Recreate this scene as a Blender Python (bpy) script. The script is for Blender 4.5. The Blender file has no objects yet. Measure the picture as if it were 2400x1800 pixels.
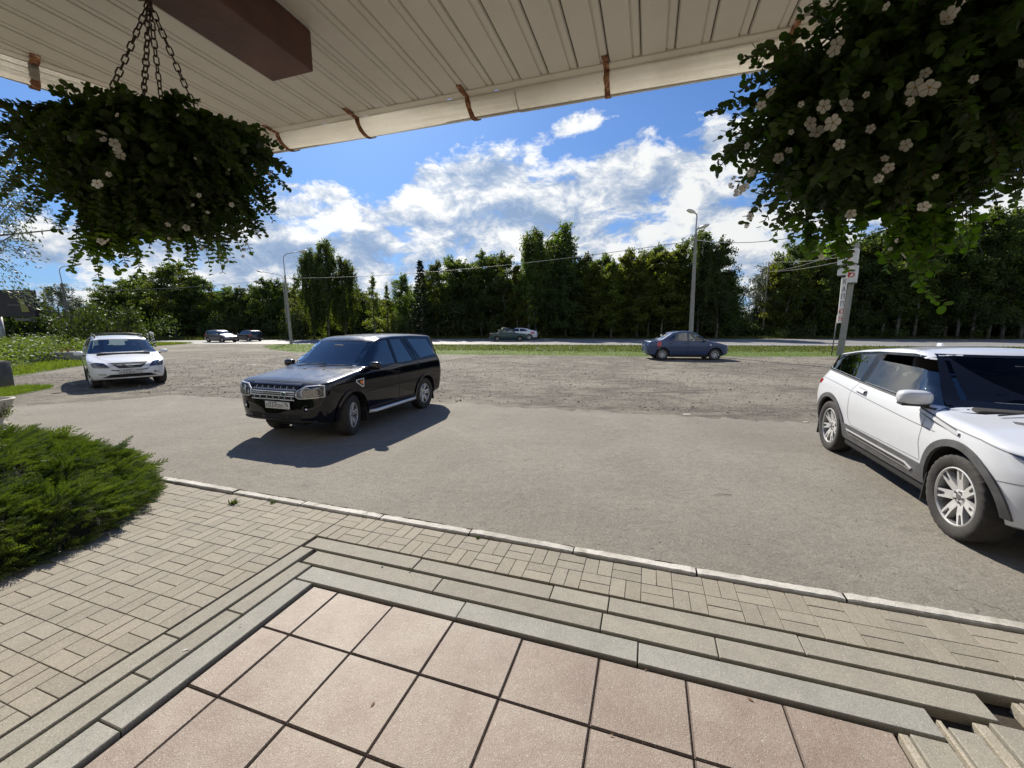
import bpy, bmesh, math, random
import numpy as np
from mathutils import Vector, Matrix
from mathutils.bvhtree import BVHTree
random.seed(7); RNG = np.random.default_rng(7)
scene = bpy.context.scene
COL = scene.collection
PI = math.pi
R = math.radians

# ------------------------------------------------------------------ camera
cam_d = bpy.data.cameras.new('camera'); cam = bpy.data.objects.new('camera', cam_d); COL.objects.link(cam)
cam.location = (0, 0, 1.85); cam.rotation_euler = (R(90 - 8.34), 0, 0)
cam_d.sensor_width = 36; cam_d.lens = 14.325; cam_d.clip_start = 0.03; cam_d.clip_end = 3000
scene.camera = cam
scene.render.engine = 'CYCLES'

# ------------------------------------------------------------------ sun and sky
SUNV = Vector((-0.40, 1.10, 1.0)).normalized()
sd = bpy.data.lights.new('sun', 'SUN'); sun = bpy.data.objects.new('sun', sd); COL.objects.link(sun)
sun.rotation_euler = SUNV.to_track_quat('Z', 'Y').to_euler(); sun.location = (-10, 30, 30)
sd.energy = 4.8; sd.angle = R(0.53); sd.color = (1.0, 0.925, 0.80)
scene.view_settings.view_transform = 'Standard'; scene.view_settings.look = 'None'
scene.view_settings.gamma = 1.0; scene.view_settings.use_curve_mapping = False
scene.view_settings.exposure = 0.65
scene.cycles.max_bounces = 8; scene.cycles.transparent_max_bounces = 12; scene.cycles.diffuse_bounces = 4
scene.cycles.caustics_reflective = False; scene.cycles.caustics_refractive = False
scene.cycles.sample_clamp_indirect = 6

world = bpy.data.worlds.new('World'); scene.world = world; world.use_nodes = True
NT = world.node_tree; NT.nodes.clear()

class G:
    """small node-graph helper"""
    def __init__(s, nt): s.nt = nt
    def n(s, t, **kw):
        nd = s.nt.nodes.new(t)
        for k, v in kw.items():
            setattr(nd, k, v)
        return nd
    def l(s, a, b): s.nt.links.new(a, b)
    def put(s, sock, v):
        if isinstance(v, bpy.types.NodeSocket): s.nt.links.new(v, sock)
        else: sock.default_value = v
    def math(s, op, a, b=0.0, c=None, clamp=False):
        m = s.n('ShaderNodeMath', operation=op, use_clamp=clamp)
        s.put(m.inputs[0], a); s.put(m.inputs[1], b)
        if c is not None: s.put(m.inputs[2], c)
        return m.outputs[0]
    def vmath(s, op, a, b=None, scale=None):
        m = s.n('ShaderNodeVectorMath', operation=op)
        s.put(m.inputs[0], a)
        if b is not None: s.put(m.inputs[1], b)
        if scale is not None: s.put(m.inputs['Scale'], scale)
        return m.outputs[0]
    def noise(s, vec, scale, detail=4, rough=0.55, dist=0.0, dims='3D'):
        m = s.n('ShaderNodeTexNoise', noise_dimensions=dims)
        if vec is not None: s.l(vec, m.inputs['Vector'])
        m.inputs['Scale'].default_value = scale; m.inputs['Detail'].default_value = detail
        m.inputs['Roughness'].default_value = rough; m.inputs['Distortion'].default_value = dist
        return m.outputs['Fac']
    def ramp(s, fac, stops, interp='LINEAR'):
        m = s.n('ShaderNodeValToRGB'); s.l(fac, m.inputs[0])
        cr = m.color_ramp; cr.interpolation = interp
        while len(cr.elements) > 1: cr.elements.remove(cr.elements[-1])
        cr.elements[0].position = stops[0][0]; c = stops[0][1]
        cr.elements[0].color = (*c, 1) if isinstance(c, tuple) else (c, c, c, 1)
        for p, c in stops[1:]:
            e = cr.elements.new(p); e.color = (*c, 1) if isinstance(c, tuple) else (c, c, c, 1)
        return m.outputs[0]
    def mix(s, fac, a, b, mode='MIX'):
        m = s.n('ShaderNodeMix', data_type='RGBA', blend_type=mode)
        s.put(m.inputs[0], fac)
        for i, v in ((6, a), (7, b)):
            s.put(m.inputs[i], (*v, 1) if isinstance(v, tuple) and len(v) == 3 else v)
        return m.outputs[2]
    def curve(s, fac, pts):
        m = s.n('ShaderNodeFloatCurve'); s.l(fac, m.inputs['Value'])
        c = m.mapping.curves[0]
        c.points[0].location = pts[0]; c.points[-1].location = pts[-1]
        for p in pts[1:-1]: c.points.new(*p)
        m.mapping.update(); return m.outputs[0]

g = G(NT)
tc = g.n('ShaderNodeTexCoord'); D = tc.outputs['Generated']
sep = g.n('ShaderNodeSeparateXYZ'); g.l(D, sep.inputs[0]); dx, dy, dz = sep.outputs
sky = g.n('ShaderNodeTexSky', sky_type='NISHITA', sun_disc=False)
sky.sun_elevation = R(40.5); sky.sun_rotation = math.atan2(SUNV.x, SUNV.y)
sky.altitude = 100; sky.air_density = 1.0; sky.dust_density = 0.6; sky.ozone_density = 2.5
az = g.math('ARCTAN2', dx, dy); el = g.math('ARCSINE', dz)
a01 = g.math('ADD', g.math('DIVIDE', az, 2 * PI), 0.5)
def A_(d): return d / 360 + 0.5
top = g.curve(a01, [(0, .75), (A_(-130), .70), (A_(-90), .30), (A_(-60), .18), (A_(-45), .19), (A_(-33), .225), (A_(-27), .275), (A_(-22), .305), (A_(-16), .30), (A_(-12), .36), (A_(-4), .37),
                    (A_(1), .335), (A_(7), .30), (A_(12), .335), (A_(20), .37), (A_(28), .40), (A_(36), .37), (A_(43), .27), (A_(52), .25), (A_(90), .30), (A_(130), .70), (1, .75)])
elc = g.math('SUBTRACT', top, el)                        # >0 below the cloud-top line
D2 = g.vmath('MULTIPLY', D, (1, 1, 1.7))
warp = g.n('ShaderNodeTexNoise'); g.l(D2, warp.inputs['Vector']); warp.inputs['Scale'].default_value = 7; warp.inputs['Detail'].default_value = 3
D3 = g.vmath('ADD', D2, g.vmath('SCALE', g.vmath('SUBTRACT', warp.outputs['Color'], (.5, .5, .5)), scale=.09))
n2 = g.noise(D3, 9.0, 12, 0.64, 0.0)                     # billows
nb = g.noise(g.vmath('ADD', D2, (4.1, 2.2, 1.7)), 2.4, 3, 0.5, 0.0)        # large masses
nn = g.math('ADD', g.math('MULTIPLY', n2, 0.68), g.math('MULTIPLY', nb, 0.32))
bias = g.math('MINIMUM', g.math('MAXIMUM', g.math('MULTIPLY', elc, 3.0), -0.22), 0.122)
low = g.math('SUBTRACT', 1.0, g.math('DIVIDE', el, 0.13), clamp=True)
# long streaks near the horizon
Ds = g.vmath('MULTIPLY', D, (1, 1, 9.0))
ns = g.noise(g.vmath('ADD', Ds, (1.0, 5.0, 2.0)), 2.6, 7, 0.6, 0.3)
bias = g.math('ADD', bias, g.math('MULTIPLY', g.math('SUBTRACT', ns, 0.56), g.math('ADD', .25, g.math('MULTIPLY', low, .9))))
dens = g.math('ADD', nn, bias)
def blob(azd, eld, sa, se, tilt, amp):
    u = g.math('SUBTRACT', az, R(azd)); v = g.math('SUBTRACT', el, R(eld))
    u2 = g.math('ADD', g.math('MULTIPLY', u, math.cos(tilt)), g.math('MULTIPLY', v, math.sin(tilt)))
    v2 = g.math('SUBTRACT', g.math('MULTIPLY', v, math.cos(tilt)), g.math('MULTIPLY', u, math.sin(tilt)))
    r = g.math('ADD', g.math('POWER', g.math('ABSOLUTE', g.math('DIVIDE', u2, R(sa))), 2.0), g.math('POWER', g.math('ABSOLUTE', g.math('DIVIDE', v2, R(se))), 2.0))
    return g.math('MULTIPLY', g.math('POWER', 2.718, g.math('MULTIPLY', r, -1.0)), amp)
b = blob(6.8, 23.4, 8.0, 2.2, 0.30, 0.36)
b = g.math('ADD', b, blob(17, 22.5, 2.5, 1.0, 0.3, 0.16))
b = g.math('ADD', b, blob(26, 28, 2.5, 1.0, 0.3, 0.16))
b = g.math('ADD', b, blob(12, 20, 7, 2.6, 0.2, 0.13))
b = g.math('ADD', b, blob(-8, 17, 9, 4.5, 0.0, 0.08))
dens = g.math('ADD', dens, b)
mask = g.ramp(dens, [(0.505, 0.0), (0.54, 0.38), (0.58, 0.92), (0.65, 1.0)], 'LINEAR')
# lit rims toward the light, grey-blue undersides
n3 = g.noise(g.vmath('ADD', D3, (-0.012, 0.02, 0.055)), 9.0, 8, 0.64, 0.0)
n4 = g.noise(g.vmath('MULTIPLY', D, (1, 1, 3.0)), 3.6, 5, 0.55, 0.3)
rim = g.math('MULTIPLY', g.math('SUBTRACT', n2, n3), 3.6)
thick = g.math('MULTIPLY', g.math('SUBTRACT', dens, 0.60), 3.2, clamp=True)
shade = g.math('ADD', blob(-3, 14.5, 4.5, 2.6, 0.0, .50), g.math('ADD', blob(6, 13.0, 5.5, 3.2, -.3, .48), g.math('ADD', blob(-18, 9.0, 13, 2.6, .05, .50), g.math('ADD', blob(-1.5, 18.4, 3.2, 1.3, 0, .40), blob(-42, 10, 12, 3.5, 0, .35)))))
sh = g.math('ADD', g.math('SUBTRACT', g.math('ADD', 0.84, rim), g.math('MULTIPLY', thick, 0.34)), g.math('MULTIPLY', g.math('SUBTRACT', n4, 0.5), 1.15))
sh = g.math('SUBTRACT', sh, shade)
dot = g.n('ShaderNodeVectorMath', operation='DOT_PRODUCT'); g.l(D, dot.inputs[0]); dot.inputs[1].default_value = SUNV
near = g.math('POWER', g.math('MAXIMUM', dot.outputs['Value'], 0.0), 5.0)
ccol = g.ramp(sh, [(0.0, (2.1, 2.9, 4.3)), (0.30, (2.7, 3.5, 4.8)), (0.6, (4.3, 4.8, 5.6)), (0.95, (7.0, 7.1, 7.1))])
ccol = g.vmath('SCALE', ccol, scale=g.math('ADD', 0.88, g.math('MULTIPLY', near, 0.30)))
skyc = g.mix(1.0, sky.outputs[0], (0.58, 0.86, 1.26), 'MULTIPLY')
skyc = g.vmath('SCALE', skyc, scale=0.68)
skyc = g.mix(g.math('MULTIPLY', g.math('SUBTRACT', 1.0, g.math('DIVIDE', el, 0.55), clamp=True), 0.55), skyc, (1.4, 2.65, 5.1))
fin = g.mix(mask, skyc, ccol)
bg = g.n('ShaderNodeBackground'); g.l(fin, bg.inputs[0]); bg.inputs[1].default_value = 0.09
wo = g.n('ShaderNodeOutputWorld'); g.l(bg.outputs[0], wo.inputs[0])

# ------------------------------------------------------------------ coordinates
F_, CP, SP, HC = 955.0, math.cos(R(8.34)), math.sin(R(8.34)), 1.85
def ray(x, y):
    u = (x - 1200) / F_; v = (900 - y) / F_
    return Vector((u, CP + v * SP, -SP + v * CP))
def gp(x, y, z=0.0):
    d = ray(x, y); t = (z - HC) / d.z
    return Vector((d.x * t, d.y * t, z))
def atY(x, y, Y):
    d = ray(x, y); t = Y / d.y
    return Vector((d.x * t, Y, d.z * t + HC))
AX = Vector((.9489, -.3157, 0)); BX = Vector((.3157, .9489, 0))
def st(s, t, z=0.0): return AX * s + BX * t + Vector((0, 0, z))

# ------------------------------------------------------------------ object helpers
def link(o, parent=None):
    COL.objects.link(o)
    if parent is not None: o.parent = parent
    return o
def tag(o, label=None, cat=None, group=None, kind=None):
    if label: o['label'] = label
    if cat: o['category'] = cat
    if group: o['group'] = group
    if kind: o['kind'] = kind
    return o
def empty(name, loc=(0, 0, 0), rz=0.0, label=None, cat=None, group=None):
    o = bpy.data.objects.new(name, None); o.empty_display_size = .1
    o.location = loc; o.rotation_euler = (0, 0, rz); COL.objects.link(o)
    return tag(o, label, cat, group)
def arr_mesh(name, V, Fc, mat=None, smooth=False):
    """V (N,3) array, Fc (M,k) array"""
    me = bpy.data.meshes.new(name); V = np.asarray(V, np.float32); Fc = np.asarray(Fc, np.int32)
    k = Fc.shape[1]
    me.vertices.add(len(V)); me.vertices.foreach_set('co', V.ravel())
    me.loops.add(Fc.size); me.loops.foreach_set('vertex_index', Fc.ravel())
    me.polygons.add(len(Fc)); me.polygons.foreach_set('loop_start', np.arange(0, Fc.size, k, dtype=np.int32))
    me.polygons.foreach_set('use_smooth', np.full(len(Fc), bool(smooth)))
    me.update(calc_edges=True)
    if mat: me.materials.append(mat)
    return me
def mesh_obj(name, me, parent=None, loc=None):
    o = bpy.data.objects.new(name, me); link(o, parent)
    if loc is not None: o.location = loc
    return o
def bm_obj(name, bm, mat=None, parent=None, smooth=None, loc=None):
    me = bpy.data.meshes.new(name)
    if smooth is not None:
        for f in bm.faces: f.smooth = True
        ca = math.cos(R(smooth))
        for e in bm.edges:
            if len(e.link_faces) == 2 and e.link_faces[0].normal.dot(e.link_faces[1].normal) < ca: e.smooth = False
    bm.normal_update(); bm.to_mesh(me); bm.free()
    if mat:
        for m in (mat if isinstance(mat, (list, tuple)) else [mat]): me.materials.append(m)
    return mesh_obj(name, me, parent, loc)
def box(bm, c, s, M=None, bev=0.0, mi=0):
    r = bmesh.ops.create_cube(bm, size=1.0); vs = r['verts']
    bmesh.ops.scale(bm, vec=s, verts=vs)
    if bev > 0:
        es = list({e for v in vs for e in v.link_edges})
        rr = bmesh.ops.bevel(bm, geom=es, offset=bev, segments=2, affect='EDGES', profile=.5)
        vs = list({v for f in rr['faces'] for v in f.verts} | {v for v in vs if v.is_valid})
        seen = set(vs); stack = list(vs)
        while stack:
            v = stack.pop()
            for e in v.link_edges:
                w = e.other_vert(v)
                if w not in seen: seen.add(w); stack.append(w)
        vs = list(seen)
    if M is not None: bmesh.ops.transform(bm, matrix=M, verts=vs)
    bmesh.ops.translate(bm, vec=c, verts=vs)
    if mi:
        for f in {f for v in vs for f in v.link_faces}: f.material_index = mi
    return vs
def tube(bm, pts, radii, n=8, cap=True, mi=0):
    pts = [Vector(p) for p in pts]
    if not isinstance(radii, (list, tuple)): radii = [radii] * len(pts)
    rings = []; up = Vector((0, 0, 1))
    t0 = (pts[1] - pts[0]).normalized()
    nrm = t0.cross(up)
    if nrm.length < 1e-3: nrm = Vector((1, 0, 0))
    nrm.normalize()
    for i, p in enumerate(pts):
        t = (pts[min(i + 1, len(pts) - 1)] - pts[max(i - 1, 0)]).normalized()
        nrm = (nrm - t * nrm.dot(t)).normalized(); bi = t.cross(nrm)
        rings.append([bm.verts.new(p + (nrm * math.cos(2 * PI * k / n) + bi * math.sin(2 * PI * k / n)) * radii[i]) for k in range(n)])
    for a, b_ in zip(rings, rings[1:]):
        for k in range(n):
            f = bm.faces.new((a[k], a[(k + 1) % n], b_[(k + 1) % n], b_[k])); f.material_index = mi; f.smooth = True
    if cap:
        for rg, s in ((rings[0], -1), (rings[-1], 1)):
            f = bm.faces.new(rg if s > 0 else rg[::-1]); f.material_index = mi
    return rings
def lathe(bm, prof, n=32, axis='Z', c=(0, 0, 0), mi=0, closed=False):
    c = Vector(c); rings = []
    for (r, h) in prof:
        ring = []
        for k in range(n):
            a = 2 * PI * k / n
            if axis == 'Z': v = Vector((r * math.cos(a), r * math.sin(a), h))
            else: v = Vector((r * math.cos(a), h, r * math.sin(a)))
            ring.append(bm.verts.new(c + v))
        rings.append(ring)
    seq = list(zip(rings, rings[1:])) + ([(rings[-1], rings[0])] if closed else [])
    for a, b_ in seq:
        for k in range(n):
            vs = (a[k], a[(k + 1) % n], b_[(k + 1) % n], b_[k])
            f = bm.faces.new(vs if axis == 'Z' else vs[::-1]); f.material_index = mi; f.smooth = True
    return rings
def prism(bm, poly, z0, z1, M=None, mi=0):
    """poly: list of (x,y) ccw"""
    a = [bm.verts.new((p[0], p[1], z0)) for p in poly]; b_ = [bm.verts.new((p[0], p[1], z1)) for p in poly]
    fs = [bm.faces.new(a[::-1]), bm.faces.new(b_)]
    for i in range(len(poly)):
        j = (i + 1) % len(poly); fs.append(bm.faces.new((a[i], a[j], b_[j], b_[i])))
    for f in fs: f.material_index = mi
    if M is not None: bmesh.ops.transform(bm, matrix=M, verts=a + b_)
    return a + b_

# ------------------------------------------------------------------ materials
def mat_new(name):
    m = bpy.data.materials.new(name); m.use_nodes = True; m.node_tree.nodes.clear()
    g = G(m.node_tree); out = g.n('ShaderNodeOutputMaterial')
    return m, g, out
def pbr(name, col, rough=.5, metal=0.0, spec=.5, coat=0.0, bump=0.0, bscale=40, var=0.0, vscale=3, coatr=.03, emit=None):
    m, g, out = mat_new(name)
    b = g.n('ShaderNodeBsdfPrincipled'); g.l(b.outputs[0], out.inputs[0])
    b.inputs['Roughness'].default_value = rough; b.inputs['Metallic'].default_value = metal
    b.inputs['Specular IOR Level'].default_value = spec; b.inputs['Coat Weight'].default_value = coat; b.inputs['Coat Roughness'].default_value = coatr
    tcn = g.n('ShaderNodeTexCoord').outputs['Object']
    if var > 0:
        f = g.noise(tcn, vscale, 6, .6)
        c2 = tuple(c * (1 - var) for c in col); c1 = tuple(min(1, c * (1 + var)) for c in col)
        g.l(g.ramp(f, [(.3, c2), (.7, c1)]), b.inputs['Base Color'])
    else: b.inputs['Base Color'].default_value = (*col, 1)
    if bump > 0:
        bn = g.n('ShaderNodeBump'); bn.inputs['Strength'].default_value = bump; bn.inputs['Distance'].default_value = .01
        g.l(g.noise(tcn, bscale, 5, .6), bn.inputs['Height']); g.l(bn.outputs[0], b.inputs['Normal'])
    if emit: b.inputs['Emission Color'].default_value = (*emit, 1); b.inputs['Emission Strength'].default_value = 1
    return m
def glass_mat(name, tint, rough=.0, ior=1.55, gloss=1.0, add=.035):
    m, g, out = mat_new(name)
    tr = g.n('ShaderNodeBsdfTransparent'); tr.inputs[0].default_value = (*tint, 1)
    gl = g.n('ShaderNodeBsdfGlossy'); gl.inputs[0].default_value = (gloss, gloss, gloss, 1); gl.inputs['Roughness'].default_value = rough
    fr = g.n('ShaderNodeFresnel'); fr.inputs[0].default_value = ior
    mx = g.n('ShaderNodeMixShader'); g.l(g.math('ADD', fr.outputs[0], add, clamp=True), mx.inputs[0])
    g.l(tr.outputs[0], mx.inputs[1]); g.l(gl.outputs[0], mx.inputs[2]); g.l(mx.outputs[0], out.inputs[0])
    return m
def leaf_mat(name, c1, c2, trans=.35, tcol=None, nscale=1.5, rough=.55, spec=.3, rnd=0.25):
    m, g, out = mat_new(name)
    pos = g.n('ShaderNodeTexCoord').outputs['Object']; oi = g.n('ShaderNodeObjectInfo')
    v = g.vmath('ADD', pos, g.vmath('SCALE', oi.outputs['Location'], scale=.37))
    f = g.noise(v, nscale, 5, .7)
    col = g.ramp(f, [(.30, c1), (.72, c2)])
    # hue per tree
    hs = g.n('ShaderNodeHueSaturation'); g.l(col, hs.inputs['Color'])
    g.l(g.math('ADD', 1 - rnd / 2, g.math('MULTIPLY', oi.outputs['Random'], rnd)), hs.inputs['Value'])
    g.l(g.math('ADD', .49, g.math('MULTIPLY', oi.outputs['Random'], .025)), hs.inputs['Hue'])
    b = g.n('ShaderNodeBsdfPrincipled'); g.l(hs.outputs[0], b.inputs['Base Color']); b.inputs['Roughness'].default_value = rough
    b.inputs['Specular IOR Level'].default_value = spec
    t = g.n('ShaderNodeBsdfTranslucent'); g.l(g.mix(1.0, hs.outputs[0], tcol or (1.5, 1.7, .7), 'MULTIPLY'), t.inputs[0])
    mx = g.n('ShaderNodeMixShader'); mx.inputs[0].default_value = trans
    g.l(b.outputs[0], mx.inputs[1]); g.l(t.outputs[0], mx.inputs[2]); g.l(mx.outputs[0], out.inputs[0])
    return m

def ground_mat(name, cols, s1, s2, bump, bscale, speck=0.0, rough=.9, patch=None, streak=None, dist=.012, stain=0.0):
    m, g, out = mat_new(name)
    b = g.n('ShaderNodeBsdfPrincipled'); g.l(b.outputs[0], out.inputs[0]); b.inputs['Roughness'].default_value = rough
    b.inputs['Specular IOR Level'].default_value = .25
    p = g.n('ShaderNodeTexCoord').outputs['Object']
    f = g.math('ADD', g.math('MULTIPLY', g.noise(p, s1, 8, .65, .3), .6), g.math('MULTIPLY', g.noise(p, s2, 6, .7), .4))
    c = g.ramp(f, cols)
    if streak:
        pv = g.vmath('MULTIPLY', p, streak[0]); sf = g.noise(pv, streak[1], 7, .7, .6)
        c = g.mix(g.ramp(sf, [(.50, 0.0), (.62, streak[3])]), c, streak[2])
    if patch:
        pf = g.noise(p, patch[0], 5, .6, .5)
        c = g.mix(g.ramp(pf, [(.48, 0.0), (.60, patch[2])]), c, patch[1])
    if stain:
        c = g.mix(g.ramp(g.noise(p, 1.9, 6, .75, .6), [(.60, 0.0), (.68, stain)]), c, (.10, .092, .078))
        c = g.mix(g.ramp(g.noise(g.vmath('ADD', p, (7, 3, 1)), .8, 7, .8, 1.2), [(.58, 0.0), (.66, stain)]), c, (.30, .28, .235))
        ck = g.n('ShaderNodeTexVoronoi', feature='DISTANCE_TO_EDGE'); wn = g.n('ShaderNodeTexNoise'); g.l(p, wn.inputs['Vector']); wn.inputs['Scale'].default_value = 1.4; wn.inputs['Detail'].default_value = 6; g.l(g.vmath('ADD', p, g.vmath('SCALE', wn.outputs['Color'], scale=1.2)), ck.inputs['Vector']); ck.inputs['Scale'].default_value = .30
        c = g.mix(g.math('MULTIPLY', g.ramp(ck.outputs['Distance'], [(.0, .6), (.004, .0)]), g.ramp(g.noise(p, .35, 3, .6), [(.50, 0.0), (.58, 1.0)])), c, (.07, .064, .055))
    if speck:
        vo = g.n('ShaderNodeTexVoronoi'); g.l(p, vo.inputs['Vector']); vo.inputs['Scale'].default_value = 95
        c = g.mix(g.ramp(vo.outputs['Color'], [(.25, speck), (.5, 0.0)]), c, (.05, .048, .045))
        c = g.mix(g.ramp(vo.outputs['Color'], [(.80, 0.0), (.95, speck)]), c, (.42, .40, .37))
    g.l(c, b.inputs['Base Color'])
    bn = g.n('ShaderNodeBump'); bn.inputs['Strength'].default_value = bump; bn.inputs['Distance'].default_value = dist
    hh = g.math('ADD', g.noise(p, bscale, 6, .75), g.math('MULTIPLY', g.noise(p, bscale * .12, 4, .6), 1.5))
    g.l(hh, bn.inputs['Height']); g.l(bn.outputs[0], b.inputs['Normal'])
    return m
# ================================================================== GROUND
M_asph = ground_mat('lot_asphalt', [(.30, (.165, .152, .128)), (.5, (.222, .205, .173)), (.72, (.285, .265, .222))], .55, 9, .7, 90, speck=.30, patch=(.35, (.20, .183, .152), .6), streak=((.5, 1.3, 1), 1.1, (.28, .26, .215), .35), stain=.45)
M_grav = ground_mat('worn_lot', [(.34, (.105, .092, .072)), (.5, (.195, .175, .140)), (.66, (.32, .29, .232))], 1.3, 8, 1.0, 20, speck=.5,
                    streak=((.35, 1.6, 1), 1.5, (.085, .077, .065), .8), patch=(.22, (.33, .30, .24), .6), dist=.05)
M_soil = ground_mat('soil', [(.3, (.05, .042, .03)), (.7, (.11, .092, .065))], 2, 30, .6, 60)
M_meadow = ground_mat('meadow_ground', [(.3, (.028, .042, .012)), (.5, (.05, .075, .018)), (.7, (.10, .11, .035))], .25, 6, .6, 20)
M_verge = ground_mat('verge_ground', [(.3, (.055, .085, .02)), (.5, (.085, .13, .028)), (.7, (.15, .17, .05))], .35, 8, .6, 20)
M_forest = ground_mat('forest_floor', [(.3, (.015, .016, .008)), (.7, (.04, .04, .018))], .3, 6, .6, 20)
M_road = ground_mat('road_asphalt', [(.3, (.20, .198, .194)), (.7, (.28, .276, .268))], .12, 6, .2, 40, streak=((.05, 1.6, 1), .9, (.22, .218, .212), .5), rough=.55)

def sheet(name, pts, z, mat, kind='structure', thick=0.0, cuts=0):
    bm = bmesh.new(); vs = [bm.verts.new((p[0], p[1], z)) for p in pts]
    f = bm.faces.new(vs); f.normal_update()
    if f.normal.z < 0: bmesh.ops.reverse_faces(bm, faces=[f])
    bmesh.ops.triangulate(bm, faces=bm.faces[:])
    o = bm_obj(name, bm, mat); tag(o, kind=kind); return o
KT = 3.155                      # the far edge of the kerb in paving coordinates
kl = st(-14, KT); kr = st(9, KT)
# base ground: one sheet to the horizon with a hole where the paving lies lower is avoided by keeping it below everything
sheet('ground', [(-900, -300), (900, -300), (900, 1500), (-900, 1500)], -.16, M_meadow)
def wob(a, b_, n, amp, seed):
    r = random.Random(seed); a = Vector(a); b_ = Vector(b_); d = (b_ - a); nn = Vector((-d.y, d.x, 0)).normalized() if len(d) == 3 else None
    return [a + d * (i / n) + nn * (r.uniform(-amp, amp) if 0 < i < n else 0) for i in range(n + 1)]
grav_far = [gp(0, 893), gp(200, 857), gp(330, 822), gp(362, 812), gp(400, 808.5), gp(600, 810), gp(640, 812)]
sheet('parking_lot', [kl, st(-14, KT, 0), kr, (60, -12), (60, 23.4), (20, 23.5), (7.4, 23.7), (-2.6, 25.0), (-11, 26.3), (-14.7, 27.2), (-18, 30.5), (-20.9, 34.4), (-22, 39), (-31, 40.4), (-70, 40.4), (-70, -5), (-12.5, -5)][1:], 0.0, M_grav)
edge = [Vector((-16, 7.4, 0)), Vector((-14, 8.1, 0)), gp(60, 951), gp(200, 943), gp(300, 935), gp(400, 926), gp(560, 935), gp(800, 938), gp(1080, 946), gp(1300, 958), gp(1500, 971), gp(1700, 981), gp(1900, 991), gp(2150, 1000)]
ew = []
rr = random.Random(3)
for a, b_ in zip(edge, edge[1:]):
    for i in range(10): ew.append(a.lerp(b_, i / 10) + Vector((0, rr.uniform(-.20, .14) * (.4 if a.x < -9 else 1), 0)))
ew.append(Vector((14, 5.2, 0)))
# ragged near edge of the asphalt against the kerb
kw = [st(-14 + i * .12, KT + .012 + rr.uniform(0, .03)) for i in range(int(23 / .12))]
sheet('asphalt_apron', kw + [Vector((14, -2, 0))] + ew[::-1] + [Vector((-16, 5.6, 0))], 0.006, M_asph)
road_near = [Vector((-75, 36.8, 0)), Vector((-45, 38.6, 0)), gp(400, 806.5), gp(700, 806.8), gp(1100, 807.8), gp(1500, 809.5), gp(1970, 811.4), gp(2400, 813.5), Vector((90, 30.5, 0))]
road_far = [Vector((90, 52.6, 0)), gp(2400, 795), gp(1900, 794.4), gp(1100, 793.7), gp(700, 796.2), gp(400, 798.3), Vector((-75, 45.5, 0))]
for v in road_near + road_far: v.z = 0
sheet('highway', road_near + road_far, 0.012, M_road)
M_white = pbr('road_paint', (.62, .62, .60), .6, var=.2, vscale=4)
def strip_between(name, f, w, z, mat, n=40, dash=None):
    bm = bmesh.new(); P_ = []
    def interp(L, x):
        for a, b_ in zip(L, L[1:]):
            if min(a.x, b_.x) <= x <= max(a.x, b_.x) and a.x != b_.x: return a.y + (b_.y - a.y) * (x - a.x) / (b_.x - a.x)
        return L[-1].y
    xs = np.linspace(-74, 88, n)
    for x in xs:
        y = interp(road_near, x) * (1 - f) + interp(road_far[::-1], x) * f
        P_.append((x, y))
    for i in range(len(P_) - 1):
        if dash and i % 3 == 2: continue
        (x0, y0), (x1, y1) = P_[i], P_[i + 1]
        bm.faces.new([bm.verts.new(v) for v in ((x0, y0 - w / 2, z), (x1, y1 - w / 2, z), (x1, y1 + w / 2, z), (x0, y0 + w / 2, z))])
    o = bm_obj(name, bm, mat); tag(o, kind='structure')
strip_between('road_centre_line', .50, .22, .018, M_white)
strip_between('road_edge_line', .86, .20, .018, M_white)
strip_between('road_edge_line', .10, .20, .018, M_white)
# grassy strip between lot and road (a low bank)
gs_near = [(-21.4, 35.0), (-18, 30.4), (-14.7, 27.1), (-11, 26.2), (-2.6, 24.9), (7.4, 23.6), (20, 23.4), (60, 23.3)]
gs_far = [(60, 32.6), (42, 33.2), (28, 34.6), (12, 36.4), (-4, 37.2), (-14, 38.0), (-20.5, 38.4)]
def bank(name, near, far, h, mat, nx=90, ny=8):
    near = [Vector((*p, 0)) for p in near]; far = [Vector((*p, 0)) for p in far[::-1]]
    def samp(L, t):
        ln = [0]
        for a, b_ in zip(L, L[1:]): ln.append(ln[-1] + (b_ - a).length)
        s = t * ln[-1]
        for i in range(len(L) - 1):
            if s <= ln[i + 1] + 1e-9: return L[i].lerp(L[i + 1], (s - ln[i]) / max(1e-9, ln[i + 1] - ln[i]))
        return L[-1]
    V = []
    for i in range(nx + 1):
        a = samp(near, i / nx); b_ = samp(far, i / nx)
        for j in range(ny + 1):
            q = a.lerp(b_, j / ny); q.z = -.01 + h * math.sin(PI * j / ny) ** .7 + (RNG.uniform(-.03, .03) if 0 < j < ny else 0); V.append(q)
    Fs = [(i * (ny + 1) + j, (i + 1) * (ny + 1) + j, (i + 1) * (ny + 1) + j + 1, i * (ny + 1) + j + 1) for i in range(nx) for j in range(ny)]
    me = arr_mesh(name, [tuple(v) for v in V], Fs, mat, True); o = mesh_obj(name, me); tag(o, kind='structure')
    return lambda t, w: V[min(nx, int(t * nx)) * (ny + 1) + min(ny, int(w * ny))]
bk = bank('grass_bank', gs_near, gs_far, .05, M_verge)
# far verge and forest floor
sheet('far_verge', [(-90, 45.4), (-38, 46.9), (-20, 50.0), (-5, 53.3), (64, 51.6), (95, 52.4), (95, 61), (-90, 61)], -.004, M_verge)
sheet('forest_floor', [(-120, 57.5), (120, 57.0), (160, 160), (-160, 160)], .004, M_forest)
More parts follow.
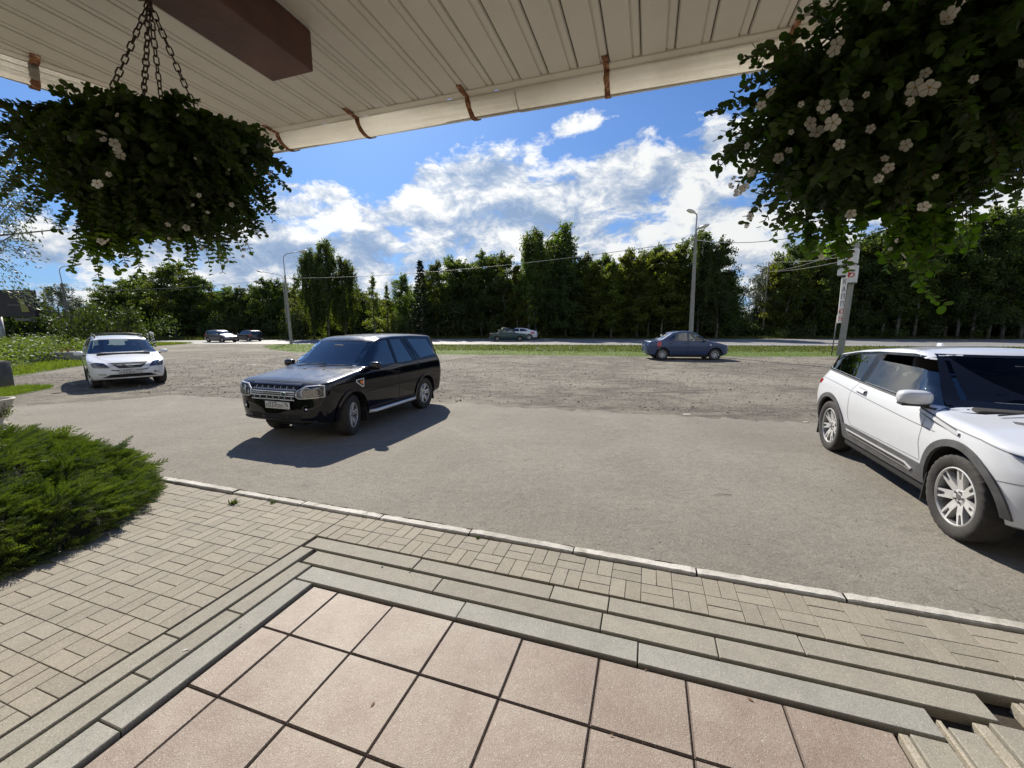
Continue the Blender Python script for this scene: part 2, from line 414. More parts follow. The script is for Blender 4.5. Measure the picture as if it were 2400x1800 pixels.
# meadow at the left
sheet('meadow', [gp(-300, 930), gp(28, 884), gp(200, 856.5), gp(335, 822), gp(360, 811), Vector((-31, 40.5, 0)), Vector((-38, 45.5, 0)), Vector((-120, 48, 0)), Vector((-120, 10, 0))], .008, M_verge)
sheet('verge_patch', [gp(-200, 948), gp(20, 931), gp(120, 911), gp(128, 905), gp(60, 905), gp(0, 912), gp(-200, 930)], .010, M_verge)

# ------------------------------------------------------------------ PAVING
def stone_mat(name, c1, c2, stain, sc=6, bump=.35, wear=.25):
    m, g, out = mat_new(name)
    b = g.n('ShaderNodeBsdfPrincipled'); g.l(b.outputs[0], out.inputs[0]); b.inputs['Roughness'].default_value = .82; b.inputs['Specular IOR Level'].default_value = .35
    oi = g.n('ShaderNodeObjectInfo'); p = g.n('ShaderNodeNewGeometry').outputs['Position']
    f = g.noise(p, sc, 8, .65, .2)
    c = g.ramp(f, [(.3, c1), (.7, c2)])
    c = g.mix(g.ramp(g.noise(p, 1.7, 5, .7, .4), [(.42, 0.0), (.66, wear)]), c, stain)
    hs = g.n('ShaderNodeHueSaturation'); g.l(c, hs.inputs['Color'])
    g.l(g.math('ADD', .90, g.math('MULTIPLY', oi.outputs['Random'], .17)), hs.inputs['Value'])
    vo = g.n('ShaderNodeTexVoronoi'); g.l(p, vo.inputs['Vector']); vo.inputs['Scale'].default_value = 260
    c = g.mix(g.ramp(vo.outputs['Color'], [(.15, .5), (.40, 0.0)]), hs.outputs[0], tuple(x * .45 for x in c1))
    c = g.mix(g.ramp(vo.outputs['Color'], [(.80, 0.0), (.97, .5)]), c, (.6, .58, .55))
    g.l(c, b.inputs['Base Color'])
    bn = g.n('ShaderNodeBump'); bn.inputs['Strength'].default_value = bump; bn.inputs['Distance'].default_value = .004
    g.l(g.math('ADD', g.noise(p, 160, 4, .7), g.noise(p, 22, 4, .6)), bn.inputs['Height']); g.l(bn.outputs[0], b.inputs['Normal'])
    return m
M_tile = stone_mat('pink_tile', (.195, .146, .116), (.262, .207, .166), (.32, .28, .235), 4, .6, .6)
for m_ in (M_tile,): m_.node_tree.nodes['Principled BSDF'].inputs['Roughness'].default_value = .52
M_tile_edge = stone_mat('tile_bevel', (.10, .075, .062), (.14, .108, .09), (.12, .095, .075), 9, .3)
M_brick = stone_mat('grey_paver', (.228, .207, .168), (.275, .250, .200), (.29, .25, .185), 7, .4, .4)
M_kerb = stone_mat('grey_kerbstone', (.225, .212, .178), (.275, .26, .215), (.29, .26, .205), 7, .35, .4)
M_kerbl = stone_mat('pale_kerbstone', (.240, .236, .208), (.295, .288, .252), (.35, .345, .31), 7, .35, .5)
M_kw = stone_mat('whitewashed_kerb', (.27, .255, .21), (.50, .48, .43), (.66, .64, .59), 9, .8, .8)
M_mortar = stone_mat('mortar', (.30, .27, .21), (.42, .38, .30), (.45, .40, .32), 25, 1.0, .5)

# one box mesh per size, with rounded upper arris; placed in paving coordinates
_pm = {}
def piece_mesh(w, l, h, mat, bev=.004, edge_mat=None, name='brick'):
    key = (round(w, 3), round(l, 3), round(h, 3), mat.name, bev)
    if key in _pm: return _pm[key]
    V = []; 
    for (z, ins) in ((-h, 0), (-bev, 0), (0, bev)):
        V += [(-w / 2 + ins, -l / 2 + ins, z), (w / 2 - ins, -l / 2 + ins, z), (w / 2 - ins, l / 2 - ins, z), (-w / 2 + ins, l / 2 - ins, z)]
    Fs = []
    for r_ in range(2):
        for k in range(4): Fs.append((r_ * 4 + k, r_ * 4 + (k + 1) % 4, r_ * 4 + 4 + (k + 1) % 4, r_ * 4 + 4 + k))
    Fs.append((8, 9, 10, 11))
    me = arr_mesh(name, V, Fs, mat)
    if edge_mat:
        me.materials.append(edge_mat)
        for i in range(8): me.polygons[i].material_index = 1
    _pm[key] = me; return me
PAVROT = math.atan2(AX.y, AX.x)
def piece(name, parent, me, s, t, z, tilt=.004, rz=0.0, label=None):
    o = bpy.data.objects.new(name, me); COL.objects.link(o); o.parent = parent
    o.location = st(s, t, z); o.rotation_euler = (random.uniform(-tilt, tilt), random.uniform(-tilt, tilt), PAVROT + rz)
    if label: o['label'] = label
    return o
paving = empty('tile_paving'); tag(paving, kind='structure')
bedm = ground_mat('paving_bed', [(.3, (.035, .028, .022)), (.7, (.075, .062, .048))], 3, 40, .6, 60)
sheet('paving_bed', [st(-14, -3), st(9, -3), st(9, KT + .03), st(-14, KT + .03)], -.062, bedm)
ZT = -.030
cols = [-2.222, -2.003, -1.552, -1.098, -.637, -.180, .275, .722, 1.168]
rows = [2.122, 1.702, 1.258, .812, .364, -.085, -.53]
for i in range(len(cols) - 1):
    for j in range(len(rows) - 1):
        w = cols[i + 1] - cols[i]; l = rows[j] - rows[j + 1]
        me = piece_mesh(w - .004, l - .004, .03, M_tile, .007, M_tile_edge, 'tile')
        piece('tile', paving, me, (cols[i] + cols[i + 1]) / 2, (rows[j] + rows[j + 1]) / 2, ZT + random.uniform(-.003, .003), .004, random.uniform(-.004, .004))
def run(parent, mat, s0, s1, t0, t1, z, joints, along='s', gap=.007, name='kerbstone'):
    js = [s0 if along == 's' else t0] + joints + [s1 if along == 's' else t1]
    for a, b_ in zip(js, js[1:]):
        ln = b_ - a - gap
        if along == 's': me = piece_mesh(ln, t1 - t0 - gap, .06, mat, .004, None, name); piece(name, parent, me, (a + b_) / 2, (t0 + t1) / 2, z + random.uniform(-.002, .002), .003)
        else: me = piece_mesh(s1 - s0 - gap, ln, .06, mat, .004, None, name); piece(name, parent, me, (s0 + s1) / 2, (a + b_) / 2, z + random.uniform(-.002, .002), .003)
kb = empty('kerb_border'); tag(kb, kind='structure')
run(kb, M_kerbl, -2.405, 1.372, 2.136, 2.300, -.016, [-1.092, .026])
run(kb, M_kerb, -2.520, 1.66, 2.306, 2.470, -.006, [-1.358, -.198, .461])
run(kb, M_kerb, -2.672, 4.6, 2.478, 2.632, .003, [-1.63, -.558, -.17, .93, 1.9, 2.9, 3.8])
run(kb, M_kerbl, -2.405, -2.238, -.9, 2.128, -.015, [-.12, .98], 't')
run(kb, M_kerb, -2.552, -2.411, -.9, 2.300, -.006, [.48, 1.20, 1.72], 't')
run(kb, M_kerb, -2.694, -2.558, -.9, 2.474, .002, [-.3, .70, 1.44], 't')
run(kb, M_mortar, 1.180, 1.222, -.9, 2.118, -.022, [], 't', name='mortar_strip')
run(kb, M_kerb, 1.226, 1.372, -.9, 2.126, -.018, [.4, 1.35], 't')
run(kb, M_mortar, 1.385, 1.41, -.9, 2.25, -.02, [], 't', name='mortar_strip')
run(kb, M_kerb, 1.414, 1.53, -.9, 2.22, -.012, [.2, 1.5], 't')
run(kb, M_mortar, 1.54, 1.60, -.9, 2.29, -.014, [], 't', name='mortar_strip')
run(kb, M_kerb, 1.604, 1.78, -.9, 2.296, -.004, [.6, 1.7], 't')
run(kb, M_mortar, 1.785, 1.815, -.9, 2.46, -.002, [], 't', name='mortar_strip')
run(kb, M_kerb, 1.82, 1.98, -.9, 2.47, .002, [.3, 1.9], 't')
# whitewashed kerb against the lot
kj = [-13.2, -12.2, -11.2, -10.2, -9.2, -8.2, -7.2, -6.2, -5.2, -4.25, -3.3, -2.35, -1.42, -.50, .42, 1.34, 2.3, 3.3, 4.3, 5.3, 6.3]
ke = empty('kerb'); tag(ke, kind='structure')
def kerb_mesh(ln, seed):
    r_ = random.Random(seed); n = 26; V = []; Fs = []
    for i in range(n + 1):
        x = -ln / 2 + ln * i / n; w0 = -.044 - r_.uniform(0, .004); w1 = .038 + r_.uniform(-.006, .003); z = r_.uniform(-.0015, .001)
        e = .006 if i in (0, n) else 0
        V += [(x, w0, -.1), (x, w0, -.008 + z - e), (x, w0 + .008, z - e), (x, w1 - .008, z - e), (x, w1, -.012 + z), (x, w1, -.1)]
    for i in range(n):
        for k in range(5): a = i * 6 + k; Fs.append((a, a + 6, a + 7, a + 1))
    me = arr_mesh('kerbstone', V, Fs, M_kw)
    me.flip_normals()
    return me
for i, (a, b_) in enumerate(zip(kj, kj[1:])):
    piece('kerbstone', ke, kerb_mesh(b_ - a - .012, i), (a + b_) / 2, KT - .046 + random.uniform(-.006, .006), .034 + random.uniform(-.006, .004), .006, random.uniform(-.006, .006))
# small pavers: basket weave; the nearest 300 are parts, the rest one part
bp = empty('brick_paving'); tag(bp, kind='structure')
bricks = []
def weave(s0, s1, t0, t1, c, z):
    ns = int(round((s1 - s0) / c)); nt_ = int(round((t1 - t0) / c)); cs = (s1 - s0) / ns; ct = (t1 - t0) / nt_
    for i in range(ns):
        for j in range(nt_):
            sc, tc_ = s0 + (i + .5) * cs, t0 + (j + .5) * ct
            if (i + j) % 2 == 0: L = [(sc - cs / 4, tc_, cs / 2, ct), (sc + cs / 4, tc_, cs / 2, ct)]
            else: L = [(sc, tc_ - ct / 4, cs, ct / 2), (sc, tc_ + ct / 4, cs, ct / 2)]
            for q in L: bricks.append((*q, z))
weave(-2.70 - 29 * .2015, -2.70, -.51, 3.055, .1995, .008)
weave(-2.69, 8.2, 2.64, 3.055, .2075, .010)
weave(1.99, 8.2, -.5, 2.475, .2, .008)
def in_view(P_):
    y = P_.y * CP - (P_.z - HC) * SP; up = P_.y * SP + (P_.z - HC) * CP
    if y < .2: return 0
    px, py = 1200 + F_ * P_.x / y, 900 - F_ * up / y
    if not (-20 < px < 2420 and py < 1830): return 0
    if px < 330 and py < 1340 - px * .55: return .01 / y       # under the juniper
    return 1 / y ** 2
scored = sorted(bricks, key=lambda q: -in_view(st(q[0], q[1], 0)))
for (s, t, w, l, z) in scored[:300]:
    me = piece_mesh(w - .0035, l - .0035, .05, M_brick, .0022, None, 'brick')
    piece('brick', bp, me, s, t, z + random.uniform(-.0015, .0015), .004, random.uniform(-.006, .006))
V = []; Fs = []; ca, sa = AX.x, AX.y
for (s, t, w, l, z) in scored[300:]:
    me = piece_mesh(w - .0035, l - .0035, .05, M_brick, .0022, None, 'brick')
    n0 = len(V); zz = z + random.uniform(-.0015, .0015); tx = random.uniform(-.004, .004); P_ = st(s, t, 0)
    for v in me.vertices:
        x, y, zv = v.co; V.append((P_.x + x * AX.x + y * BX.x, P_.y + x * AX.y + y * BX.y, zz + zv + tx * x))
    for p_ in me.polygons: Fs.append(tuple(n0 + k for k in p_.vertices))
o = mesh_obj('brick', arr_mesh('brick_field', V, Fs, M_brick), bp); o['kind'] = 'stuff'
# sand and dust that fills most of the joints between pavers
M_sand = ground_mat('joint_sand', [(.3, (.10, .085, .062)), (.7, (.19, .165, .12))], 9, 60, .5, 90)
sheet('joint_sand', [st(-8.6, -.5), st(-2.7, -.5), st(-2.7, 2.64), st(8.2, 2.64), st(8.2, 3.08), st(-8.6, 3.08)], -.004, M_sand)
# ================================================================== CANOPY
def pvc(name, c, dirt=.35):
    m, g, out = mat_new(name)
    b = g.n('ShaderNodeBsdfPrincipled'); g.l(b.outputs[0], out.inputs[0]); b.inputs['Roughness'].default_value = .42
    p = g.n('ShaderNodeNewGeometry').outputs['Position']
    f = g.noise(p, 3.0, 7, .7, .5); f2 = g.noise(p, 60, 3, .6)
    c1 = g.mix(g.ramp(f, [(.42, 0.0), (.75, dirt)]), c, (.38, .33, .25))
    c2 = g.mix(g.ramp(f2, [(.66, 0.0), (.72, .35)]), c1, (.28, .24, .19))
    g.l(c2, b.inputs['Base Color']); return m
M_soff = pvc('soffit_pvc', (.60, .585, .54), .25)
M_gutt = pvc('gutter_pvc', (.68, .66, .60), .30)
M_dark = pbr('shadow_gap', (.03, .026, .022), .9)
def rust_mat():
    m, g, out = mat_new('rusty_steel')
    b = g.n('ShaderNodeBsdfPrincipled'); g.l(b.outputs[0], out.inputs[0]); b.inputs['Roughness'].default_value = .85
    p = g.n('ShaderNodeNewGeometry').outputs['Position']
    f = g.noise(p, 38, 8, .7, .6)
    g.l(g.ramp(f, [(.32, (.055, .022, .012)), (.48, (.15, .055, .025)), (.58, (.33, .17, .08)), (.68, (.55, .47, .38))]), b.inputs['Base Color'])
    bn = g.n('ShaderNodeBump'); bn.inputs['Distance'].default_value = .004; g.l(f, bn.inputs['Height']); g.l(bn.outputs[0], b.inputs['Normal'])
    return m
M_rust = rust_mat()
M_wood = pbr('brown_beam_paint', (.095, .042, .032), .55, var=.35, vscale=5, bump=.3, bscale=30)
ZS = 2.85
can = empty('canopy', (0, 0, 0), 0, 'cream panelled canopy roof soffit edged with rusty gutter brackets overhead', 'canopy')
TE = 1.765
def left_t(s): return .976 + (s + 2.30) / .353          # t at which the slanted eave crosses s
def s_at(t): return -2.30 + (t - .976) * .353
def clip_plank(s0, s1):
    """plank from t=-1.6 to the eave, clipped by the slanted left eave"""
    pts = []
    for s in (s0, s1):
        te = min(TE, left_t(s)); pts.append((s, te))
    if pts[1][1] < -1.55: return None
    a, b_ = pts; poly = [(s0, -1.6), (s1, -1.6), (s1, b_[1])]
    if b_[1] >= TE and a[1] < TE - 1e-6: poly.append((s_at(TE), TE))
    poly.append((s0, max(a[1], -1.6)))
    return poly
def offs(poly, z): return [(q.x, q.y, z) for q in (st(p[0], p[1]) for p in poly)]
PW = .119; s = -3.05
while s < 3.4:
    poly = clip_plank(s + .003, s + PW - .003)
    if poly:
        bm = bmesh.new()
        # face of the plank (two bevelled flutes give the double joint line), 8 mm thick
        def strip(sa, sb, z0, z1):
            pa = clip_plank(sa, sb)
            if not pa: return
            vs = []
            for (ps, pt) in pa:
                q = st(ps, pt); z = z0 + (z1 - z0) * (ps - sa) / (sb - sa); vs.append(bm.verts.new((q.x, q.y, z)))
            f = bm.faces.new(vs[::-1])
        strip(s + .001, s + .006, ZS + .010, ZS)
        strip(s + .006, s + .086, ZS, ZS)
        strip(s + .086, s + .0885, ZS, ZS + .006)
        strip(s + .0885, s + .0915, ZS + .006, ZS + .006)
        strip(s + .0915, s + .094, ZS + .006, ZS + .002)
        strip(s + .094, s + .1135, ZS + .002, ZS + .002)
        strip(s + .1135, s + PW - .0015, ZS + .002, ZS + .009)
        bmesh.ops.remove_doubles(bm, verts=bm.verts[:], dist=1e-5)
        bm_obj('soffit_plank', bm, M_soff, can)
    s += PW
# roof deck above the planks
bm = bmesh.new()
poly = [(-3.3, -1.6), (3.6, -1.6), (3.6, TE - .01), (s_at(TE) , TE - .01), (s_at(-1.6) - .02, -1.6)]
pts = [st(p[0], p[1]) for p in poly[1:]]
a = [bm.verts.new((p.x, p.y, ZS + .02)) for p in pts]; b_ = [bm.verts.new((p.x, p.y, ZS + .16)) for p in pts]
bm.faces.new(a[::-1]); bm.faces.new(b_)
for i in range(len(a)): j = (i + 1) % len(a); bm.faces.new((a[i], a[j], b_[j], b_[i]))
M_deck = pbr('roof_deck', (.16, .12, .09), .9)
bm_obj('roof_deck', bm, M_deck, can)
bm = bmesh.new(); box(bm, st(.75, TE + .004, ZS + .08), (5.54, .012, .166), Matrix.Rotation(PAVROT, 4, 'Z')); bm_obj('fascia_board', bm, M_gutt, can)
bm = bmesh.new(); mid_ = st(s_at(.09), .09, ZS + .08); box(bm, mid_, (.012, 3.56, .166), Matrix.Rotation(math.atan2(-(AX * .353 + BX).x, (AX * .353 + BX).y), 4, 'Z')); bm_obj('fascia_board', bm, M_gutt, can)
# fascia strip with semicircular corrugation gaps, right eave
def fascia(name, p0, p1, outn, w, z, notch_every, notch_r, seed, rag=.002):
    r_ = random.Random(seed); L = (p1 - p0).length; d = (p1 - p0) / L; bm = bmesh.new(); n = int(L / .012)
    nx = .20; notch = []
    while nx < L - .1: notch.append((nx, notch_r * r_.uniform(.45, 1.25))); nx += notch_every * r_.uniform(.8, 1.2)
    prev = None
    for i in range(n + 1):
        x = L * i / n; ww = w
        for (c, rr_) in notch:
            if abs(x - c) < rr_: ww = min(ww, w - .62 * math.sqrt(max(0, rr_ ** 2 - (x - c) ** 2)))
        q = p0 + d * x
        a = bm.verts.new(q + Vector((0, 0, z))); b_ = bm.verts.new(q + outn * ww + Vector((0, 0, z - .002 + r_.uniform(-rag, rag) * .3)))
        c = bm.verts.new(q + outn * ww + Vector((0, 0, z + .006)))
        if prev: bm.faces.new((prev[0], prev[1], b_, a)); bm.faces.new((prev[1], prev[2], c, b_))
        prev = (a, b_, c)
    return bm_obj(name, bm, M_gutt, can)
cor = st(s_at(TE), TE); rt = st(3.5, TE)
fascia('fascia_strip', cor, rt, BX, .040, ZS - .004, .21, .017, 5)
LD = Vector((.353, 1.0, 0)).normalized(); LDw = (AX * LD.x + BX * LD.y).normalized(); LN = Vector((-LDw.y, LDw.x, 0))   # outward (left)
lf = st(s_at(-1.6), -1.6)
fascia('fascia_strip', cor, lf, LN, .030, ZS - .004, 9, .01, 6)
def half_round(name, p0, p1, outn, r, z, seam=None):
    """U-shaped gutter below the eave: axis from p0 to p1"""
    bm = bmesh.new(); n = 18; d = (p1 - p0).normalized(); rings = []
    ts = [0, .5, 1] if seam is None else [0] + seam + [1]
    for tt in ts:
        c = p0.lerp(p1, tt) + Vector((0, 0, z)); ring = []
        for k in range(n + 1):
            a = PI + PI * k / n
            ring.append(bm.verts.new(c + outn * (r * math.cos(a)) + Vector((0, 0, r * .92 * math.sin(a)))))
        for k in (n, 0):
            pass
        rings.append(ring)
    for a, b_ in zip(rings, rings[1:]):
        for k in range(n):
            f = bm.faces.new((a[k], a[k + 1], b_[k + 1], b_[k])); f.smooth = True
    bmesh.ops.solidify(bm, geom=bm.faces[:], thickness=.003)
    return bm_obj(name, bm, M_gutt, can)
GR = .066
gz = ZS - .003
g0 = cor + BX * (.037 + GR) + AX * (-.02); g1 = rt + BX * (.037 + GR)
# two lengths of gutter with an overlapped seam, as in the picture
sm = st(-.585, TE).dot(AX)
seamp = g0 + AX * ((-.585) - g0.dot(AX))
half_round('gutter', g0, seamp, BX, GR, gz); half_round('gutter', seamp - AX * .004, g1, BX, GR + .003, gz)
l0 = cor + LN * (.027 + GR) + LDw * .05; l1 = lf + LN * (.027 + GR)
half_round('gutter', l0, l1, LN, GR, gz)
# corner piece
cc = cor + BX * (.037 + GR) + AX * (-.02)
half_round('gutter_corner', l0 - LDw * .01, cc + AX * .03, (LN + BX).normalized(), GR + .003, gz + .001)
# rusty brackets: a strap from the deck bending round the gutter
def bracket(p, outn, along, w=.019, twist=0):
    bm = bmesh.new(); path = [(-.045, .000), (-.02, -.003), (.0, -.006), (.030, -.006)]
    c0 = .037 + GR
    for k in range(0, 15):
        a = PI + PI * .98 * k / 14
        path.append((c0 + (GR + .005) * math.cos(a), (gz - ZS) + (GR + .005) * .92 * math.sin(a)))
    prev = None
    for i, (o_, z) in enumerate(path):
        q = p + outn * o_ + Vector((0, 0, ZS + z - .0015)) + along * (twist * i / len(path)) + along * random.uniform(-.0015, .0015)
        ww = w * random.uniform(.9, 1.1) / 2
        a = bm.verts.new(q - along * ww); b_ = bm.verts.new(q + along * ww)
        if prev: bm.faces.new((prev[0], prev[1], b_, a))
        prev = (a, b_)
    bmesh.ops.recalc_face_normals(bm, faces=bm.faces[:])
    bmesh.ops.solidify(bm, geom=bm.faces[:], thickness=.0035)
    return bm_obj('gutter_bracket', bm, M_rust, can)
for s_, tw in ((-1.905, .03), (-1.400, .022), (-.812, .014), (-.205, 0.0), (.425, -.004), (1.03, 0), (1.63, 0)):
    bracket(st(s_, TE), BX, AX, .022, tw)
for t_ in (1.055, .45, -.15, -.75):
    bracket(st(s_at(t_), t_), LN, LDw, .027, 0)
# beams
def beam(s0, s1, t0, t1, name='beam'):
    bm = bmesh.new(); c = st((s0 + s1) / 2, (t0 + t1) / 2, ZS - .066)
    M_ = Matrix.Rotation(PAVROT, 4, 'Z')
    box(bm, c, (s1 - s0, t1 - t0, .128), M_, .004)
    return bm_obj(name, bm, M_wood, can)
beam(-1.335, -1.150, -1.55, 1.265)
beam(.70, .88, -1.55, .62)
# J trim running from the beam end to the eave
bm = bmesh.new(); box(bm, st(-1.205, 1.515, ZS - .002), (.022, .49, .006), Matrix.Rotation(PAVROT, 4, 'Z')); bm_obj('joint_trim', bm, M_soff, can)
# the building the canopy belongs to stands behind the camera
M_wallm = pbr('plaster', (.50, .45, .36), .85, var=.12, vscale=2, bump=.3, bscale=50)
bw = empty('building', (0, 0, 0), 0, 'plain plastered building carrying the canopy behind the viewer', 'building')
bm = bmesh.new(); c = st(0, -4.1, 2.2); box(bm, c, (16, 5.0, 4.7), Matrix.Rotation(PAVROT, 4, 'Z')); bm_obj('wall', bm, M_wallm, bw)

# ================================================================== HANGING BASKETS
M_bleaf = leaf_mat('basket_leaf', (.018, .035, .008), (.045, .078, .016), .38, (2.6, 3.0, .8), 9, .5, .35, 0)
M_bleafy = leaf_mat('basket_leaf_young', (.05, .085, .012), (.09, .14, .02), .55, (2.4, 2.9, .7), 9, .5, .35, 0)
M_stem = pbr('stem', (.06, .05, .02), .7)
M_coir = pbr('coir', (.035, .022, .012), .95, bump=.8, bscale=60)
M_chain = pbr('chain_steel', (.075, .055, .045), .6, .6, var=.4, vscale=40)
def petal_mat():
    m, g, out = mat_new('white_petal')
    b = g.n('ShaderNodeBsdfPrincipled'); b.inputs['Base Color'].default_value = (.80, .79, .75, 1); b.inputs['Roughness'].default_value = .6
    t = g.n('ShaderNodeBsdfTranslucent'); t.inputs[0].default_value = (.8, .78, .72, 1)
    mx = g.n('ShaderNodeMixShader'); mx.inputs[0].default_value = .5
    g.l(b.outputs[0], mx.inputs[1]); g.l(t.outputs[0], mx.inputs[2]); g.l(mx.outputs[0], out.inputs[0]); return m
M_petal = petal_mat(); M_eye = pbr('flower_eye', (.30, .20, .03), .7); M_brownleaf = pbr('withered_bloom', (.28, .13, .05), .8)
# leaf template: a rounded leaf, slightly cupped (5 triangles wide fan)
def leaf_tmpl(nseg=7):
    V = [(0, 0, 0)]
    for k in range(nseg):
        a = 2 * PI * k / nseg; V.append((.5 + .5 * math.cos(a + PI), .47 * math.sin(a + PI), .10 * abs(math.sin(a)) + .03 * math.cos(2 * a)))
    V = np.array(V[1:]); Fs = np.array([(0, i, i + 1) for i in range(1, nseg - 1)]); return V, Fs
LT, LF = leaf_tmpl()
def scatter(name, pos, dirs, nrm, size, mat, parent=None, tmpl=(LT, LF), kind='stuff'):
    """place one copy of the template at each pos; x axis=dirs, z axis~nrm; one joined mesh"""
    pos = np.asarray(pos); dirs = np.asarray(dirs); nrm = np.asarray(nrm); size = np.asarray(size)
    dirs = dirs / (np.linalg.norm(dirs, axis=1, keepdims=True) + 1e-9)
    nrm = nrm - dirs * np.sum(nrm * dirs, axis=1, keepdims=True); nrm /= (np.linalg.norm(nrm, axis=1, keepdims=True) + 1e-9)
    bi = np.cross(nrm, dirs); V0, F0 = tmpl
    if size.ndim == 1: size = np.repeat(size[:, None], 3, 1)
    V = pos[:, None, :] + V0[None, :, 0:1] * dirs[:, None, :] * size[:, None, 0:1] + V0[None, :, 1:2] * bi[:, None, :] * size[:, None, 1:2] + V0[None, :, 2:3] * nrm[:, None, :] * size[:, None, 2:3]
    Fs = (F0[None] + (np.arange(len(pos)) * len(V0))[:, None, None]).reshape(-1, F0.shape[1])
    me = arr_mesh(name, V.reshape(-1, 3), Fs, mat)
    if parent is None and kind is None: return me
    o = mesh_obj(name, me, parent)
    if kind: o['kind'] = kind
    return o
def flower_mesh():
    V = []; Fs = []; mi = []
    for k in range(5):
        a = 2 * PI * k / 5 + .3; n0 = len(V)
        ca_, sa_ = math.cos(a), math.sin(a)
        pts = [(.06, -.03, .0), (.30, -.20, .05), (.44, -.13, .08), (.47, 0, .055), (.44, .13, .08), (.30, .20, .05), (.06, .03, .0), (.27, 0, -.01)]
        for x, y, z in pts: V.append((x * ca_ - y * sa_, x * sa_ + y * ca_, z))
        for i in range(6): Fs.append((n0 + 7, n0 + i, n0 + i + 1)); mi.append(0)
        Fs.append((n0 + 7, n0 + 6, n0)); mi.append(0)
    n0 = len(V); V.append((0, 0, .05))
    for k in range(7): V.append((.075 * math.cos(k * 2 * PI / 7), .075 * math.sin(k * 2 * PI / 7), .012))
    for k in range(7): Fs.append((n0, n0 + 1 + k, n0 + 1 + (k + 1) % 7)); mi.append(1)
    me = arr_mesh('flower', V, Fs, M_petal, True); me.materials.append(M_eye)
    me.polygons.foreach_set('material_index', np.array(mi, np.int32)); return me
FLM = [flower_mesh()]
# a half-open flower seen from the side
fv = FLM[0].copy();
co = np.empty(len(fv.vertices) * 3, np.float32); fv.vertices.foreach_get('co', co); co = co.reshape(-1, 3)
rr_ = np.linalg.norm(co[:, :2], axis=1); co[:, 2] += rr_ * .55; co[:, :2] *= .78; fv.vertices.foreach_set('co', co.ravel()); FLM.append(fv)
def chain_mesh(p0, p1, link_l=.023, link_w=.013, r=.0019):
    bm = bmesh.new(); d = p1 - p0; L = d.length; n = int(L / (link_l * .80)); M_ = d.to_track_quat('X', 'Z').to_matrix().to_4x4()
    for i in range(n):
        c = p0 + d * ((i + .5) / n); c.z -= .006 * math.sin(PI * (i + .5) / n)
        pts = []
        for k in range(14):
            a = 2 * PI * k / 14; x = math.cos(a) * (link_w / 2) + (link_l / 2 - link_w / 2) * (1 if math.cos(a) > 0 else -1); y = math.sin(a) * link_w / 2
            pts.append((x, y))
        rot = Matrix.Rotation((PI / 2 if i % 2 else 0) + random.uniform(-.3, .3) + .6, 4, 'X'); rings = []
        for k, (x, y) in enumerate(pts):
            tx = math.cos(2 * PI * k / 14); ty = math.sin(2 * PI * k / 14); rg = []
            for j in range(5):
                b_ = 2 * PI * j / 5; v = Vector((x + r * math.cos(b_) * tx, y + r * math.cos(b_) * ty, r * math.sin(b_)))
                rg.append(bm.verts.new(c + M_ @ (rot @ v)))
            rings.append(rg)
        for k in range(14):
            a, b2 = rings[k], rings[(k + 1) % 14]
            for j in range(5): f = bm.faces.new((a[j], b2[j], b2[(j + 1) % 5], a[(j + 1) % 5])); f.smooth = True
    return bm
